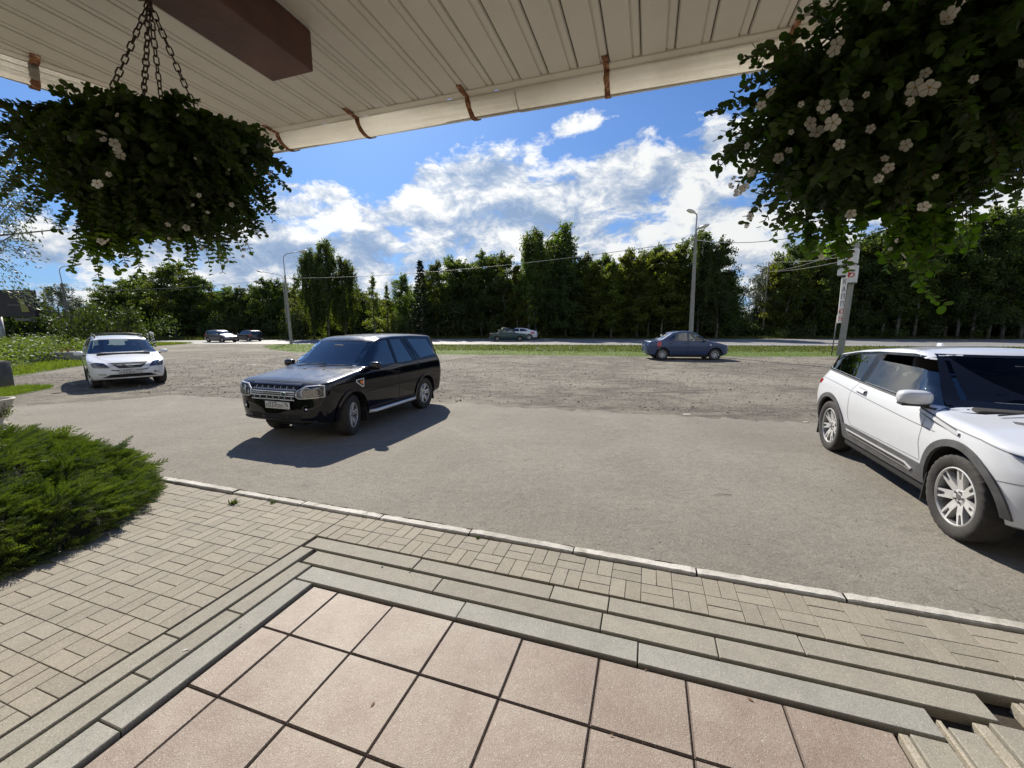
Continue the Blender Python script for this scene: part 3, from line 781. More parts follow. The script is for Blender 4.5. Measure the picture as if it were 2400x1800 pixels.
def basket(c, hook, rim_r, ex, name_label, group, seed, nst, trail, flowers, leafs=1.0, hang=None, chain_ang=.5):
    """c: centre of the rim; ex: (x-left, x-right, y-front/back, up, down) extents of the foliage"""
    rg = np.random.default_rng(seed); random.seed(seed)
    root = empty('hanging_basket', (c.x, c.y, c.z), 0, name_label, 'hanging basket', group)
    bm = bmesh.new(); lathe(bm, [(rim_r, 0), (rim_r * .94, -.04), (rim_r * .75, -.09), (rim_r * .4, -.12), (0.001, -.125)], 24); bm_obj('basket_bowl', bm, M_coir, root)
    for k in range(4):
        a = chain_ang + k * PI / 2
        rim = Vector((math.cos(a) * rim_r * .98, math.sin(a) * rim_r * .98, .0))
        bm_obj('chain', chain_mesh(hook - c, rim), M_chain, root)
    bm = bmesh.new(); tube(bm, [hook - c + Vector((0, 0, -.01)), hook - c + Vector((.004, 0, .03))], .006, 6); tube(bm, [hook - c + Vector((-.03, 0, .012)), hook - c + Vector((.03, 0, .012))], .008, 6); bm_obj('hook', bm, M_chain, root)
    pos, dr, nr, sz = [], [], [], []; stems = bmesh.new()
    xl, xr, yy, up, dn = ex
    tips = []
    for i in range(nst):
        a = rg.uniform(0, 2 * PI); el_ = math.asin(rg.uniform(-.95, .95)); 
        rx = (xr if math.cos(a) > 0 else xl) * rg.uniform(.72, 1.22); ry = yy * rg.uniform(.75, 1.15)
        rz = up if el_ > 0 else dn * .80
        tip = np.array([math.cos(a) * math.cos(el_ * .9) * rx, math.sin(a) * math.cos(el_ * .9) * ry, math.sin(el_) * rz])
        droop = rg.uniform(-.01, .07) * (dn / .3)
        tip[2] -= droop
        start = np.array([math.cos(a) * rim_r * .5, math.sin(a) * rim_r * .5, rg.uniform(-.06, .04)])
        mid = start * .45 + tip * .55 + np.array([0, 0, .05 + droop * .6])
        tips.append((start, mid, tip))
    for (px, py_, dz_, ln) in trail:            # long strands hanging below
        for q in range(int(9 * ln / .12)):
            s0 = np.array([px, py_, dz_]) + rg.normal(0, .025, 3); tips.append((s0, s0 + np.array([rg.normal(0, .015), rg.normal(0, .015), -ln * .5]), s0 + np.array([rg.normal(0, .02), rg.normal(0, .02), -ln * rg.uniform(.6, 1.05)])))
    for (s0, m0, t0) in tips:
        L = np.linalg.norm(t0 - s0) + .05; n = max(6, int(L / (.0105 / leafs)))
        pp = []
        for k in range(n + 1):
            u = k / n; p_ = s0 * (1 - u) ** 2 + m0 * 2 * u * (1 - u) + t0 * u * u; pp.append(p_)
            if k < n * .25 and rg.random() < .5: continue
            tg = (m0 - s0) * (1 - u) + (t0 - m0) * u; tg = tg / (np.linalg.norm(tg) + 1e-6)
            side = np.cross(tg, rg.normal(0, 1, 3)); side /= (np.linalg.norm(side) + 1e-6)
            s_ = rg.uniform(.016, .026) * (1.0 - .35 * u)
            for sg in (1, -1):
                pos.append(p_); dr.append(side * sg + tg * .55); nr.append(np.array([0, 0, 1.0]) + rg.normal(0, .45, 3)); sz.append(s_ * rg.uniform(.8, 1.15))
        tube(stems, [Vector(q) for q in pp[::3]], .0011, 3, False)
    # dense inner mass
    m = int(10000 * leafs)
    u = rg.normal(0, 1, (m, 3)); u /= np.linalg.norm(u, axis=1, keepdims=True); rad = rg.uniform(.25, .76, m) ** .5
    sc = np.stack([np.where(u[:, 0] > 0, xr, xl), np.full(m, yy), np.where(u[:, 2] > 0, up * .9, dn * .84)], 1)
    pm = u * rad[:, None] * sc * .88; pm[:, 2] -= .02
    pos = np.concatenate([np.array(pos), pm]); dr = np.concatenate([np.array(dr), rg.normal(0, 1, (m, 3))]); nr = np.concatenate([np.array(nr), u + rg.normal(0, .5, (m, 3))])
    sz = np.concatenate([np.array(sz), rg.uniform(.018, .030, m)])
    low = (pos[:, 2] < -dn * .72)
    scatter('foliage', pos[~low], dr[~low], nr[~low], sz[~low], M_bleaf, root)
    if low.any(): scatter('trailing_foliage', pos[low], dr[low], nr[low], sz[low], M_bleafy, root)
    bm_obj('stems', stems, M_stem, root)['kind'] = 'stuff'
    # flowers at the places the picture shows, pushed to the outside of the foliage on the camera side
    camp = Vector((0, 0, HC))
    for (px, py_, sc_) in flowers:
        d = ray(px, py_).normalized(); o_ = camp - c
        dn_ = np.array(d); rel = pos - np.array(o_); tt = rel @ dn_; dist = np.linalg.norm(rel - tt[:, None] * dn_, axis=1)
        ok = np.where(dist < .022)[0]
        if len(ok) < 2:
            j = int(np.argmin(dist))
            if dist[j] > .06: continue
        else: j = int(ok[np.argmin(tt[ok])])
        p_ = o_ + d * float(tt[j] - .008) if dist[j] < .022 else Vector(pos[j]) - d * .006
        f = mesh_obj('flower', FLM[0 if random.random() < .7 else 1], root, p_)
        nrm = (-d + Vector((random.uniform(-1, 1), random.uniform(-.6, .6), random.uniform(-.6, .9)))).normalized()
        f.rotation_euler = nrm.to_track_quat('Z', 'Y').to_euler(); f.rotation_euler.rotate_axis('Z', random.uniform(0, 6)); k = sc_ * .80; f.scale = (k, k, k)
    return root
cl = Vector((-1.03, 1.27, 2.375)); hk = Vector((-.985, 1.245, 2.715))
fl_l = [(238, 312, .030), (248, 332, .030), (268, 336, .032), (282, 362, .034), (275, 350, .026), (227, 430, .032), (254, 408, .022), (390, 415, .018), (452, 481, .016), (469, 460, .022), (543, 480, .018), (487, 500, .018), (394, 526, .018), (437, 534, .024), (473, 582, .020), (249, 568, .038), (236, 566, .024), (519, 600, .018), (566, 546, .015), (577, 570, .014), (572, 585, .014), (609, 578, .014), (598, 409, .016), (632, 432, .018), (632, 408, .014), (650, 628, .022), (296, 622, .016), (275, 270, .016), (458, 370, .012), (535, 397, .012), (59, 573, .022), (417, 270, .012), (395, 558, .013), (570, 601, .016), (532, 608, .014)]
basket(cl, hk, .140, (.41, .31, .215, .085, .39), 'left hanging basket of white flowered trailing greenery on four rusty chains', 'hanging flower baskets', 11, 430,
       [(-.12, -.08, -.22, .12), (.0, -.08, -.23, .06), (.10, -.05, -.22, .09), (.19, -.03, -.20, .08), (-.09, -.08, -.22, .13), (-.10, -.03, -.22, .12)], fl_l)
cr = Vector((.79, .90, 2.30)); hk2 = Vector((.80, .82, 2.71))
fl_r = [(2223, 43, .040), (2212, 52, .036), (1962, 103, .030), (1955, 118, .028), (2170, 170, .022), (2145, 205, .036), (2178, 205, .038), (2140, 235, .024), (2282, 185, .016), (1930, 250, .030), (1982, 247, .040), (1898, 290, .032), (1915, 310, .034), (1952, 288, .036), (2030, 222, .014), (1876, 246, .018), (1968, 338, .026), (1805, 216, .026), (1783, 248, .024), (1828, 368, .036), (1845, 358, .026), (2124, 340, .028), (2073, 372, .018), (2082, 393, .024), (2062, 418, .026), (1750, 342, .018), (1708, 440, .026), (1736, 452, .036), (1746, 440, .026), (1760, 405, .022), (1992, 500, .032), (2165, 485, .026), (1758, 508, .026), (2096, 564, .018), (2087, 582, .014), (2117, 600, .020), (1926, 602, .018), (2192, 414, .012), (1854, 310, .014), (2040, 302, .020), (1750, 530, .014), (2392, 150, .02), (1722, 420, .018), (1895, 30, .02), (2078, 15, .016)]
basket(cr, hk2, .140, (.325, .30, .225, .19, .315), 'right hanging basket of white flowered trailing greenery filling the upper corner', 'hanging flower baskets', 23, 430,
       [(.00, -.05, -.23, .10), (.02, -.03, -.23, .11), (.03, -.04, -.23, .10), (-.10, -.02, -.22, .09), (-.16, .0, -.20, .08), (.10, .0, -.22, .08)], fl_r)
# ================================================================== CARS
def paint(name, col, metal=0.0, rough=.28, coat=1.0, dirt=.0, spec=.5, ior=1.5, dust_sheen=.06):
    m, g, out = mat_new(name)
    b = g.n('ShaderNodeBsdfPrincipled'); g.l(b.outputs[0], out.inputs[0]); b.inputs['Specular IOR Level'].default_value = spec; b.inputs['Coat IOR'].default_value = ior
    b.inputs['Metallic'].default_value = metal
    b.inputs['Coat Weight'].default_value = coat; b.inputs['Coat Roughness'].default_value = .04
    p = g.n('ShaderNodeTexCoord').outputs['Object']; sp = g.n('ShaderNodeSeparateXYZ'); g.l(p, sp.inputs[0])
    f = g.noise(p, 6, 7, .7)
    lowf = g.math('SUBTRACT', 1.0, g.math('DIVIDE', sp.outputs[2], .85), clamp=True)
    d = g.math('MULTIPLY', g.math('ADD', g.math('MULTIPLY', lowf, .8), .10), g.ramp(f, [(.35, .2), (.7, 1.0)]))
    d = g.math('MULTIPLY', d, dirt, clamp=True)
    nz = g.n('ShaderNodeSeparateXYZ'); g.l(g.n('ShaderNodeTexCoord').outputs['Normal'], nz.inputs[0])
    film = g.math('MULTIPLY', g.math('POWER', g.math('MAXIMUM', nz.outputs[2], 0.0), 6.0), g.math('MULTIPLY', g.ramp(f, [(.3, .6), (.7, 1.0)]), dust_sheen))  # upward faces paler: some dust, plus sky sheen painted into the colour
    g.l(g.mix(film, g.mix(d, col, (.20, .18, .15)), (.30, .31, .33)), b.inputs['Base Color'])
    g.l(g.math('ADD', rough, g.math('MULTIPLY', d, .5)), b.inputs['Roughness'])
    g.l(g.math('SUBTRACT', coat, g.math('MULTIPLY', d, .8), clamp=True), b.inputs['Coat Weight'])
    g.l(g.math('ADD', g.math('ADD', .02, g.math('MULTIPLY', film, .45)), g.math('MULTIPLY', g.noise(p, 14, 5, .6), .05)), b.inputs['Coat Roughness'])
    return m
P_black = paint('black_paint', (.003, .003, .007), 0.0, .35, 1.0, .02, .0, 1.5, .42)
P_white = paint('white_paint', (.64, .665, .70), 0.0, .35, 1.0, .30)
P_white2 = paint('white_paint_dusty', (.76, .77, .79), 0.0, .35, .9, .35)
P_blue = paint('blue_grey_paint', (.018, .045, .125), .1, .38, .8, .25, .3)
P_green = paint('dark_green_paint', (.008, .042, .042), .0, .35, .8, .08, .1)
P_silver = paint('grey_metallic', (.11, .11, .13), .4, .35, .9, .2)
P_dark = paint('dark_metallic', (.018, .018, .026), .2, .35, .9, .1, .2)
M_gloss = pbr('gloss_black', (.005, .005, .006), .08, spec=.4)
M_plast = pbr('black_plastic', (.030, .030, .032), .55, var=.25, vscale=9)
M_gplast = pbr('grey_plastic', (.085, .085, .088), .6, var=.3, vscale=8)
M_cabin = pbr('cabin_lining', (.035, .034, .033), .9)
M_seat = pbr('seat_cloth', (.11, .10, .095), .9)
M_seatl = pbr('seat_light', (.45, .42, .36), .8)
M_tyre = pbr('tyre_rubber', (.032, .030, .028), .85, var=.35, vscale=12, bump=.3, bscale=50)
M_alloy = pbr('alloy', (.66, .66, .65), .34, .40, var=.10, vscale=20)
M_alloyd = pbr('alloy_shade', (.22, .22, .22), .45, .7)
M_hubcap = pbr('hubcap', (.50, .51, .52), .4, .4)
M_chrome = pbr('chrome', (.75, .76, .78), .12, 1.0)
M_satin = pbr('satin_silver', (.66, .67, .69), .32, .35)
M_seam = pbr('panel_gap', (.012, .012, .012), .9)
M_seamw = pbr('panel_gap_light', (.22, .22, .23), .8)
M_glass = glass_mat('car_glass', (.50, .56, .54), 0, 1.9)
M_glassd = glass_mat('car_glass_tinted', (.07, .08, .08), 0, 2.0)
M_wind = glass_mat('windscreen', (.42, .48, .48), 0, 2.3)
M_lens = glass_mat('lamp_lens', (.85, .87, .9), .03, 1.5)
M_lampin = pbr('lamp_housing', (.38, .39, .41), .3, .75)
M_lampd = pbr('lamp_bezel', (.15, .15, .16), .3, .4)
M_lampl = pbr('lamp_reflector', (.62, .63, .65), .25, .3)
M_amber = pbr('amber_lens', (.75, .20, .02), .2, coat=1)
M_red = pbr('red_lens', (.42, .012, .012), .15, coat=1)
M_plate = pbr('number_plate', (.62, .62, .60), .5)
M_ink = pbr('plate_ink', (.01, .01, .01), .6)
M_mirror = pbr('mirror_glass', (.8, .8, .8), .02, 1.0)
M_under = pbr('underbody', (.012, .012, .012), .9)

def lerp_tab(tab, x):
    if x <= tab[0][0]: return tab[0][1]
    for (a, va), (b_, vb) in zip(tab, tab[1:]):
        if x <= b_: return va + (vb - va) * (x - a) / (b_ - a) if b_ > a else vb
    return tab[-1][1]
def smooth_tab(tab, w=.05, n=5):
    return lambda x: sum(lerp_tab(tab, x + w * (2 * i / (n - 1) - 1)) for i in range(n)) / n

class Body:
    def __init__(s, T, S, halfw, x0, x1, zb, nose, tail, cf=.55, cr=.45, nf=3.2, nr=3.6, corner=.085, crown=.035, wbend=.10, Tw=.05, sidebow=.0, belt=1.0):
        s.Tt = smooth_tab(T, Tw); s.S = smooth_tab(S, .03); s.hw = halfw; s.x0, s.x1 = x0, x1
        s.zb = zb; s.nose, s.tail = smooth_tab(nose, .03), smooth_tab(tail, .03); s.cf, s.cr, s.nf, s.nr = cf, cr, nf, nr
        s.corner, s.crown, s.wbend, s.belt = corner, crown, wbend, belt
    def P(s, x):
        p = s.hw
        if x > s.x1 - s.cf:
            u = min(1, (x - (s.x1 - s.cf)) / s.cf); p *= max(0, 1 - u ** s.nf) ** (1 / s.nf)
        if x < s.x0 + s.cr:
            u = min(1, ((s.x0 + s.cr) - x) / s.cr); p *= max(0, 1 - u ** s.nr) ** (1 / s.nr)
        return p
    def W(s, x, z): return s.P(x) * s.S(z)
    def warp(s, x, y, z):
        L = s.x1 - s.x0
        f = max(0, min(1, (x - (s.x1 - .45 * L)) / (.45 * L))) ** 1.2; r = max(0, min(1, ((s.x0 + .30 * L) - x) / (.30 * L)))
        x2 = x - s.nose(z) * f + s.tail(z) * r
        if z > s.belt - .05:                      # plan curvature of the screens
            k = min(1, (z - s.belt + .05) / .12)
            x2 -= s.wbend * (y / s.hw) ** 2 * k * (1 if x > 0 else -.5)
        return (x2, y, z)
    def loft(s, inset=0.0, xr=None, zfloor=None, nst=None):
        nst = nst or getattr(s, 'nst', 86)
        xa, xb = (s.x0, s.x1) if xr is None else xr
        if xr is None:
            xs = [xa + (xb - xa) * (.5 - .5 * math.cos(PI * i / nst)) * .5 + (xb - xa) * (i / nst) * .5 for i in range(nst + 1)]
            xs[0] += .002; xs[-1] -= .002
        else: xs = [xa + (xb - xa) * i / 34 for i in range(35)]
        bm = bmesh.new(); rings = []
        for x in xs:
            zb = s.zb(x) if zfloor is None else zfloor
            zt = s.Tt(x) - inset; zt = max(zt, zb + .12)
            rc = min(s.corner, (zt - zb) * .4); half = []
            half.append((0, zb)); half.append((max(0, s.W(x, zb) - inset) * .5, zb)); half.append((max(.001, s.W(x, zb) - inset - .04), zb))
            N = 15
            for i in range(N):
                z = zb + .02 + (zt - rc - zb - .02) * i / (N - 1); half.append((max(.002, s.W(x, z) - inset), z))
            wt = max(.002, s.W(x, zt - rc) - inset); rcy = min(rc * 1.25, wt * .6)
            cz = s.crown * min(1, (wt / .6) ** 2)
            def ztop(y): return zt - cz * (y / max(wt, .01)) ** 2
            for i in range(1, 6):
                a = PI / 2 * i / 6; yy = wt - rcy + rcy * math.cos(a); z1 = zt - rc; z2 = ztop(wt - rcy); half.append((yy, z1 + (z2 - z1) * math.sin(a)))
            for i in range(7): yy = (wt - rcy) * (1 - i / 6); half.append((yy, ztop(yy)))
            full = half + [(-y, z) for (y, z) in half[-2:0:-1]]
            rings.append([bm.verts.new(s.warp(x, y, z)) for (y, z) in full])
        n = len(rings[0])
        for a, b_ in zip(rings, rings[1:]):
            for k in range(n): bm.faces.new((a[k], a[(k + 1) % n], b_[(k + 1) % n], b_[k]))
        bm.faces.new(rings[0][::-1]); bm.faces.new(rings[-1])
        bmesh.ops.recalc_face_normals(bm, faces=bm.faces[:])
        return bm
def poly_grid(poly, step):
    """triangulated, bisected fill of a 2-D polygon -> bmesh in the plane z=0"""
    bm = bmesh.new(); vs = [bm.verts.new((p[0], p[1], 0)) for p in poly]; bm.faces.new(vs)
    xs = [p[0] for p in poly]; ys = [p[1] for p in poly]
    bmesh.ops.triangulate(bm, faces=bm.faces[:])
    for ax, lo, hi in ((0, min(xs), max(xs)), (1, min(ys), max(ys))):
        k = lo + step
        while k < hi - step * .2:
            co = Vector((k, 0, 0)) if ax == 0 else Vector((0, k, 0)); no = Vector((1, 0, 0)) if ax == 0 else Vector((0, 1, 0))
            bmesh.ops.bisect_plane(bm, geom=bm.verts[:] + bm.edges[:] + bm.faces[:], plane_co=co, plane_no=no); k += step
    return bm
class Car:
    def __init__(s, name, body, mat, loc, rz, label, cat, roofmat=None):
        s.root = empty(name, loc, rz, label, cat); s.b = body; s.mat = mat
        bm = body.loft(); s.bvh = BVHTree.FromBMesh(bm); s.solid = bm
    def axes(s, th):
        """projection frame: th=0 front, 90 left side, 180 rear, -90 right side, 'top'"""
        if th == 'top': return Vector((0, 0, 1)), Vector((1, 0, 0)), Vector((0, 1, 0)), Vector((0, 0, 0))
        a = R(th); out = Vector((math.cos(a), math.sin(a), 0)); u = Vector((-math.sin(a), math.cos(a), 0)); o = Vector((0, 0, 0))
        if th not in (0, 90, -90, 180, -180): o = Vector((1.3, 0, 0)) if math.cos(a) > 0 else Vector((-1.3, 0, 0))
        return out, u, Vector((0, 0, 1)), o
    def proj(s, th, a, z, off):
        out, u, v, o = s.axes(th); base = o + u * a + v * z
        h, nn, _, _ = s.bvh.ray_cast(base + out * 5, -out)
        if h is None: return None
        return h + out * off
    def coords(s, th, pts):
        if th == 90: return [(-p[0], p[1]) for p in pts]      # side polygons are given as (x,z)
        if th == -90: return [(p[0], p[1]) for p in pts]
        return pts
    def patch(s, name, th, poly, mat, off=.003, step=.07, parent=None, thick=0.0, mirror=False):
        outs = []
        for sg in ((1, -1) if mirror else (1,)):
            t2 = th if sg > 0 or th == 'top' else (-th)
            pl = s.coords(t2, poly)
            if sg < 0 and th not in (90, -90): pl = [(-p[0], p[1]) if th != 'top' else (p[0], -p[1]) for p in poly]
            g2 = poly_grid(pl, step); ok = True; new = {}
            for v in g2.verts:
                h = s.proj(t2, v.co.x, v.co.y, off); new[v] = h
            dead = [v for v, h in new.items() if h is None]
            for v, h in new.items():
                if h is not None: v.co = h
            if dead: bmesh.ops.delete(g2, geom=dead, context='VERTS')
            if len(g2.faces) == 0: g2.free(); continue
            g2.normal_update(); out = s.axes(t2)[0]
            avg = sum((f.normal * f.calc_area() for f in g2.faces), Vector())
            if avg.dot(out) < 0: bmesh.ops.reverse_faces(g2, faces=g2.faces[:])
            if thick > 0:
                be = [e for e in g2.edges if len(e.link_faces) == 1]
                r = bmesh.ops.extrude_edge_only(g2, edges=be); nv = [x for x in r['geom'] if isinstance(x, bmesh.types.BMVert)]
                bmesh.ops.translate(g2, vec=-out * thick, verts=nv)
                bmesh.ops.recalc_face_normals(g2, faces=g2.faces[:])
            for f in g2.faces: f.smooth = True
            outs.append(bm_obj(name, g2, mat, parent or s.root, smooth=35 if thick else None))
        return outs
    def stroke(s, name, th, pts, w, mat, off=.003, thick=0.0, closed=False, mirror=False, parent=None, step=.03):
        outs = []
        for sg in ((1, -1) if mirror else (1,)):
            t2 = th if sg > 0 or th == 'top' else -th
            P_ = s.coords(t2, pts)
            if sg < 0 and th not in (90, -90): P_ = [(-p[0], p[1]) if th != 'top' else (p[0], -p[1]) for p in pts]
            P_ = [Vector(p).to_2d() if False else Vector((p[0], p[1])) for p in P_]
            if closed: P_.append(P_[0].copy())
            dense = [P_[0]]
            for a, b_ in zip(P_, P_[1:]):
                n = max(1, int((b_ - a).length / step))
                for i in range(1, n + 1): dense.append(a.lerp(b_, i / n))
            bm = bmesh.new(); prev = None; out = s.axes(t2)[0]
            for i, p in enumerate(dense):
                if closed: t = dense[(i + 1) % (len(dense) - 1)] - dense[i - 1 if i > 0 else len(dense) - 2]
                else: t = dense[min(i + 1, len(dense) - 1)] - dense[max(i - 1, 0)]
                t.normalize(); nn = Vector((-t.y, t.x)) * (w / 2)
                ha = s.proj(t2, p.x + nn.x, p.y + nn.y, off); hb = s.proj(t2, p.x - nn.x, p.y - nn.y, off)
                if ha is None or hb is None: prev = None; continue
                cur = [bm.verts.new(ha), bm.verts.new(hb)]
                if thick > 0: cur += [bm.verts.new(hb - out * thick), bm.verts.new(ha - out * thick)]
                if prev:
                    bm.faces.new((prev[0], prev[1], cur[1], cur[0]))
                    if thick > 0: bm.faces.new((prev[1], prev[2], cur[2], cur[1])); bm.faces.new((prev[3], prev[0], cur[0], cur[3]))
                prev = cur
            if not bm.faces: bm.free(); continue
            bmesh.ops.recalc_face_normals(bm, faces=bm.faces[:]); bm.normal_update()
            f0 = max(bm.faces, key=lambda f: abs(f.normal.dot(out)))
            if f0.normal.dot(out) < 0: bmesh.ops.reverse_faces(bm, faces=bm.faces[:])
            for f in bm.faces: f.smooth = True
            outs.append(bm_obj(name, bm, mat, parent or s.root, smooth=40 if thick else None))
        return outs
    def finish(s, wheels, arch_r, windows_side=(), screen=None, rear=None, cabin=None, zcab=.55, mats=None, inset=.055):
        """cut wheel wells, cabin and window openings out of the solid body"""
        me = bpy.data.meshes.new('body'); s.solid.to_mesh(me); 
        for m in (s.mat, M_cabin, M_under): me.materials.append(m)
        ob = bpy.data.objects.new('body', me); COL.objects.link(ob); cut = []
        def cutter(bm, mi):
            bmesh.ops.recalc_face_normals(bm, faces=bm.faces[:])
            m2 = bpy.data.meshes.new('c'); bm.to_mesh(m2); bm.free()
            for m in (s.mat, M_cabin, M_under): m2.materials.append(m)
            for p in m2.polygons: p.material_index = mi
            o2 = bpy.data.objects.new('c', m2); COL.objects.link(o2); cut.append(o2)
            def vol(m_):
                b2 = bmesh.new(); b2.from_mesh(m_); v = abs(b2.calc_volume()); n = len(b2.faces); b2.free(); return v, n
            v0, n0 = vol(ob.data)
            for solver, us in (('EXACT', False), ('EXACT', True), ('FAST', False)):
                md = ob.modifiers.new('b', 'BOOLEAN'); md.operation = 'DIFFERENCE'; md.solver = solver; md.object = o2
                if solver == 'EXACT': md.material_mode = 'INDEX'; md.use_self = us; md.use_hole_tolerant = us
                dg = bpy.context.evaluated_depsgraph_get(); res = bpy.data.meshes.new_from_object(ob.evaluated_get(dg)); ob.modifiers.clear()
                v1, n1 = vol(res)
                if v1 > v0 * .35 and n1 > n0 * .5 and v1 < v0 * .99999:
                    old = ob.data; ob.data = res; bpy.data.meshes.remove(old); break
                print('BOOL retry', s.root['label'][:20], solver, us, round(v0, 2), round(v1, 2), n0, n1)
        for (wx, wy, wr) in wheels:
            for sg in (1, -1):
                bm = bmesh.new(); lathe(bm, [(arch_r, sg * 1.3), (arch_r, sg * (wy - .16))], 40, 'Y', (wx, 0, wr))
                for k in (0, 1):
                    bm.verts.ensure_lookup_table(); ring = [bm.verts[k * 40 + i] for i in range(40)]; bm.faces.new(ring)
                cutter(bm, 2)
        if cabin:
            cutter(s.b.loft(inset=inset, xr=cabin, zfloor=zcab), 1)
            for poly in windows_side:
                bm = bmesh.new(); n = len(poly)
                a = [bm.verts.new((p[0], 1.3, p[1])) for p in poly]; b_ = [bm.verts.new((p[0], -1.3, p[1])) for p in poly]
                bm.faces.new(a); bm.faces.new(b_[::-1])
                for i in range(n): j = (i + 1) % n; bm.faces.new((a[i], b_[i], b_[j], a[j]))
                cutter(bm, 0)
            for poly, xa, xb in ([(screen, *s.scrx)] if screen else []) + ([(rear, *s.rearx)] if rear else []):
                bm = bmesh.new(); n = len(poly)
                a = [bm.verts.new((xa, p[0], p[1])) for p in poly]; b_ = [bm.verts.new((xb, p[0], p[1])) for p in poly]
                bm.faces.new(a); bm.faces.new(b_[::-1])
                for i in range(n): j = (i + 1) % n; bm.faces.new((a[i], b_[i], b_[j], a[j]))
                cutter(bm, 0)
        for o in cut: bpy.data.objects.remove(o)
        res = ob.data; bpy.data.objects.remove(ob)
        bm = bmesh.new(); bm.from_mesh(res); bpy.data.meshes.remove(res)
        bm.normal_update()
        o = bm_obj('body', bm, [s.mat, M_cabin, M_under], s.root, smooth=32)
        s.solid.free(); ub = bmesh.new(); x0_, x1_ = min(w[0] for w in wheels), max(w[0] for w in wheels); zb_ = s.b.zb(0)
        box(ub, ((x0_ + x1_) / 2, 0, zb_ - .005), (x1_ - x0_ - 2 * arch_r + .02, s.b.hw * 1.86, .13), None, .03); box(ub, ((x0_ + x1_) / 2, 0, zb_ + .03), (s.b.x1 - s.b.x0 - .5, s.b.hw * .9, .10)); bm_obj('underbody', ub, M_under, s.root)
        return o

def wheel(parent, c, Rr, w, rr, style, steer=0.0, side=1, detail=True, rimmat=None):
    """axle along y, outer face toward side*y"""
    wroot = None; bm = bmesh.new(); n = 96 if detail else 32
    prof = [(rr * .97, -w * .42), (rr + .012, -w * .48), (rr + (Rr - rr) * .55, -w * .53), (Rr - .012, -w * .50), (Rr - .002, -w * .44), (Rr, -w * .15), (Rr, w * .15), (Rr - .002, w * .44), (Rr - .012, w * .50), (rr + (Rr - rr) * .55, w * .53), (rr + .012, w * .48), (rr * .97, w * .42)]
    rings = lathe(bm, prof, n, 'Y')
    if detail:
        for ri in (3, 4, 7, 8):
            for k in range(n):
                if k % 3 == 0:
                    v = rings[ri][k]; l = math.hypot(v.co.x, v.co.z); v.co.x *= (l - .007) / l; v.co.z *= (l - .007) / l
    bmesh.ops.recalc_face_normals(bm, faces=bm.faces[:])
    ty = bm_obj('tyre', bm, M_tyre, parent, smooth=50); ty.location = c; ty.rotation_euler = (0, 0, steer)
    rim = bmesh.new(); sg = side
    lathe(rim, [(rr, sg * w * .44), (rr * .955, sg * w * .46), (rr * .93, sg * w * .40), (rr * .90, sg * w * .10), (rr * .88, -sg * w * .30), (.02, -sg * w * .32)], 48, 'Y')
    for f in rim.faces:
        cc_ = f.calc_center_median()
        if math.hypot(cc_.x, cc_.z) < rr * .925: f.material_index = 1
    yf = sg * w * .40
    def spoke(poly, y0, y1, ang, mi=0):
        """poly in (radial, tangential)"""
        M_ = Matrix.Rotation(ang, 4, 'Y'); vs = []
        top = [rim.verts.new(M_ @ Vector((p[0], y1 if len(p) < 3 else p[2], p[1]))) for p in poly]; bot = [rim.verts.new(M_ @ Vector((p[0], y0, p[1]))) for p in poly]
        fs = [rim.faces.new(top), rim.faces.new(bot[::-1])]
        for i in range(len(poly)): j = (i + 1) % len(poly); fs.append(rim.faces.new((top[i], bot[i], bot[j], top[j])))
        for f in fs: f.material_index = mi
    d = -sg * .022; hub = yf - sg * .030
    if style == 'split7':
        for k in range(7):
            a = 2 * PI * k / 7 + .25
            for q in (1, -1):
                spoke([(rr * .16, 0, hub), (rr * .20, q * rr * .13, hub), (rr * .55, q * rr * .135, yf - sg * .01), (rr * .95, q * rr * .155, yf), (rr * .95, q * rr * .085, yf), (rr * .62, q * rr * .05, yf - sg * .01), (rr * .60, 0, yf - sg * .01)], hub + d, yf, a)
            spoke([(rr * .60, -rr * .055), (rr * .90, -rr * .09), (rr * .90, rr * .09), (rr * .60, rr * .055)], yf - sg * .035, yf - sg * .022, a, 1)
    elif style == 'twin6':
        for k in range(6):
            a = 2 * PI * k / 6 + .15
            for q in (1, -1):
                spoke([(rr * .18, q * rr * .02, hub), (rr * .20, q * rr * .15, hub), (rr * .95, q * rr * .19, yf), (rr * .95, q * rr * .08, yf), (rr * .40, q * rr * .045, yf - sg * .01)], hub + d, yf, a)
    elif style == 'cap':
        for k in range(8):
            a = 2 * PI * k / 8
            spoke([(rr * .15, -rr * .09, hub), (rr * .98, -rr * .19, yf), (rr * .98, rr * .02, yf), (rr * .15, rr * .09, hub)], hub + d, yf, a)
    elif style == 'five':
        for k in range(5):
            a = 2 * PI * k / 5
            spoke([(rr * .15, -rr * .13, hub), (rr * .95, -rr * .17, yf), (rr * .95, rr * .17, yf), (rr * .15, rr * .13, hub)], hub + d, yf, a)
    else:
        lathe(rim, [(rr * .93, yf - sg * .02), (rr * .6, yf), (rr * .35, yf - sg * .015), (0.002, yf)], 28, 'Y')
    lathe(rim, [(rr * .26, hub + d), (rr * .26, hub + sg * .004), (rr * .20, hub + sg * .008), (.001, hub + sg * .008)], 20, 'Y')
    if detail:
        for k in range(5):
            a = 2 * PI * k / 5; lathe(rim, [(.012, hub), (.012, hub + sg * .018), (.001, hub + sg * .019)], 7, 'Y', (math.cos(a) * rr * .185, 0, math.sin(a) * rr * .185), 1)
        lathe(rim, [(rr * .10, hub), (rr * .10, hub + sg * .014), (.001, hub + sg * .016)], 14, 'Y', mi=1)
    bmesh.ops.recalc_face_normals(rim, faces=rim.faces[:])
    ro = bm_obj('rim', rim, [rimmat or M_alloy, M_alloyd], ty, smooth=30)
    return ty
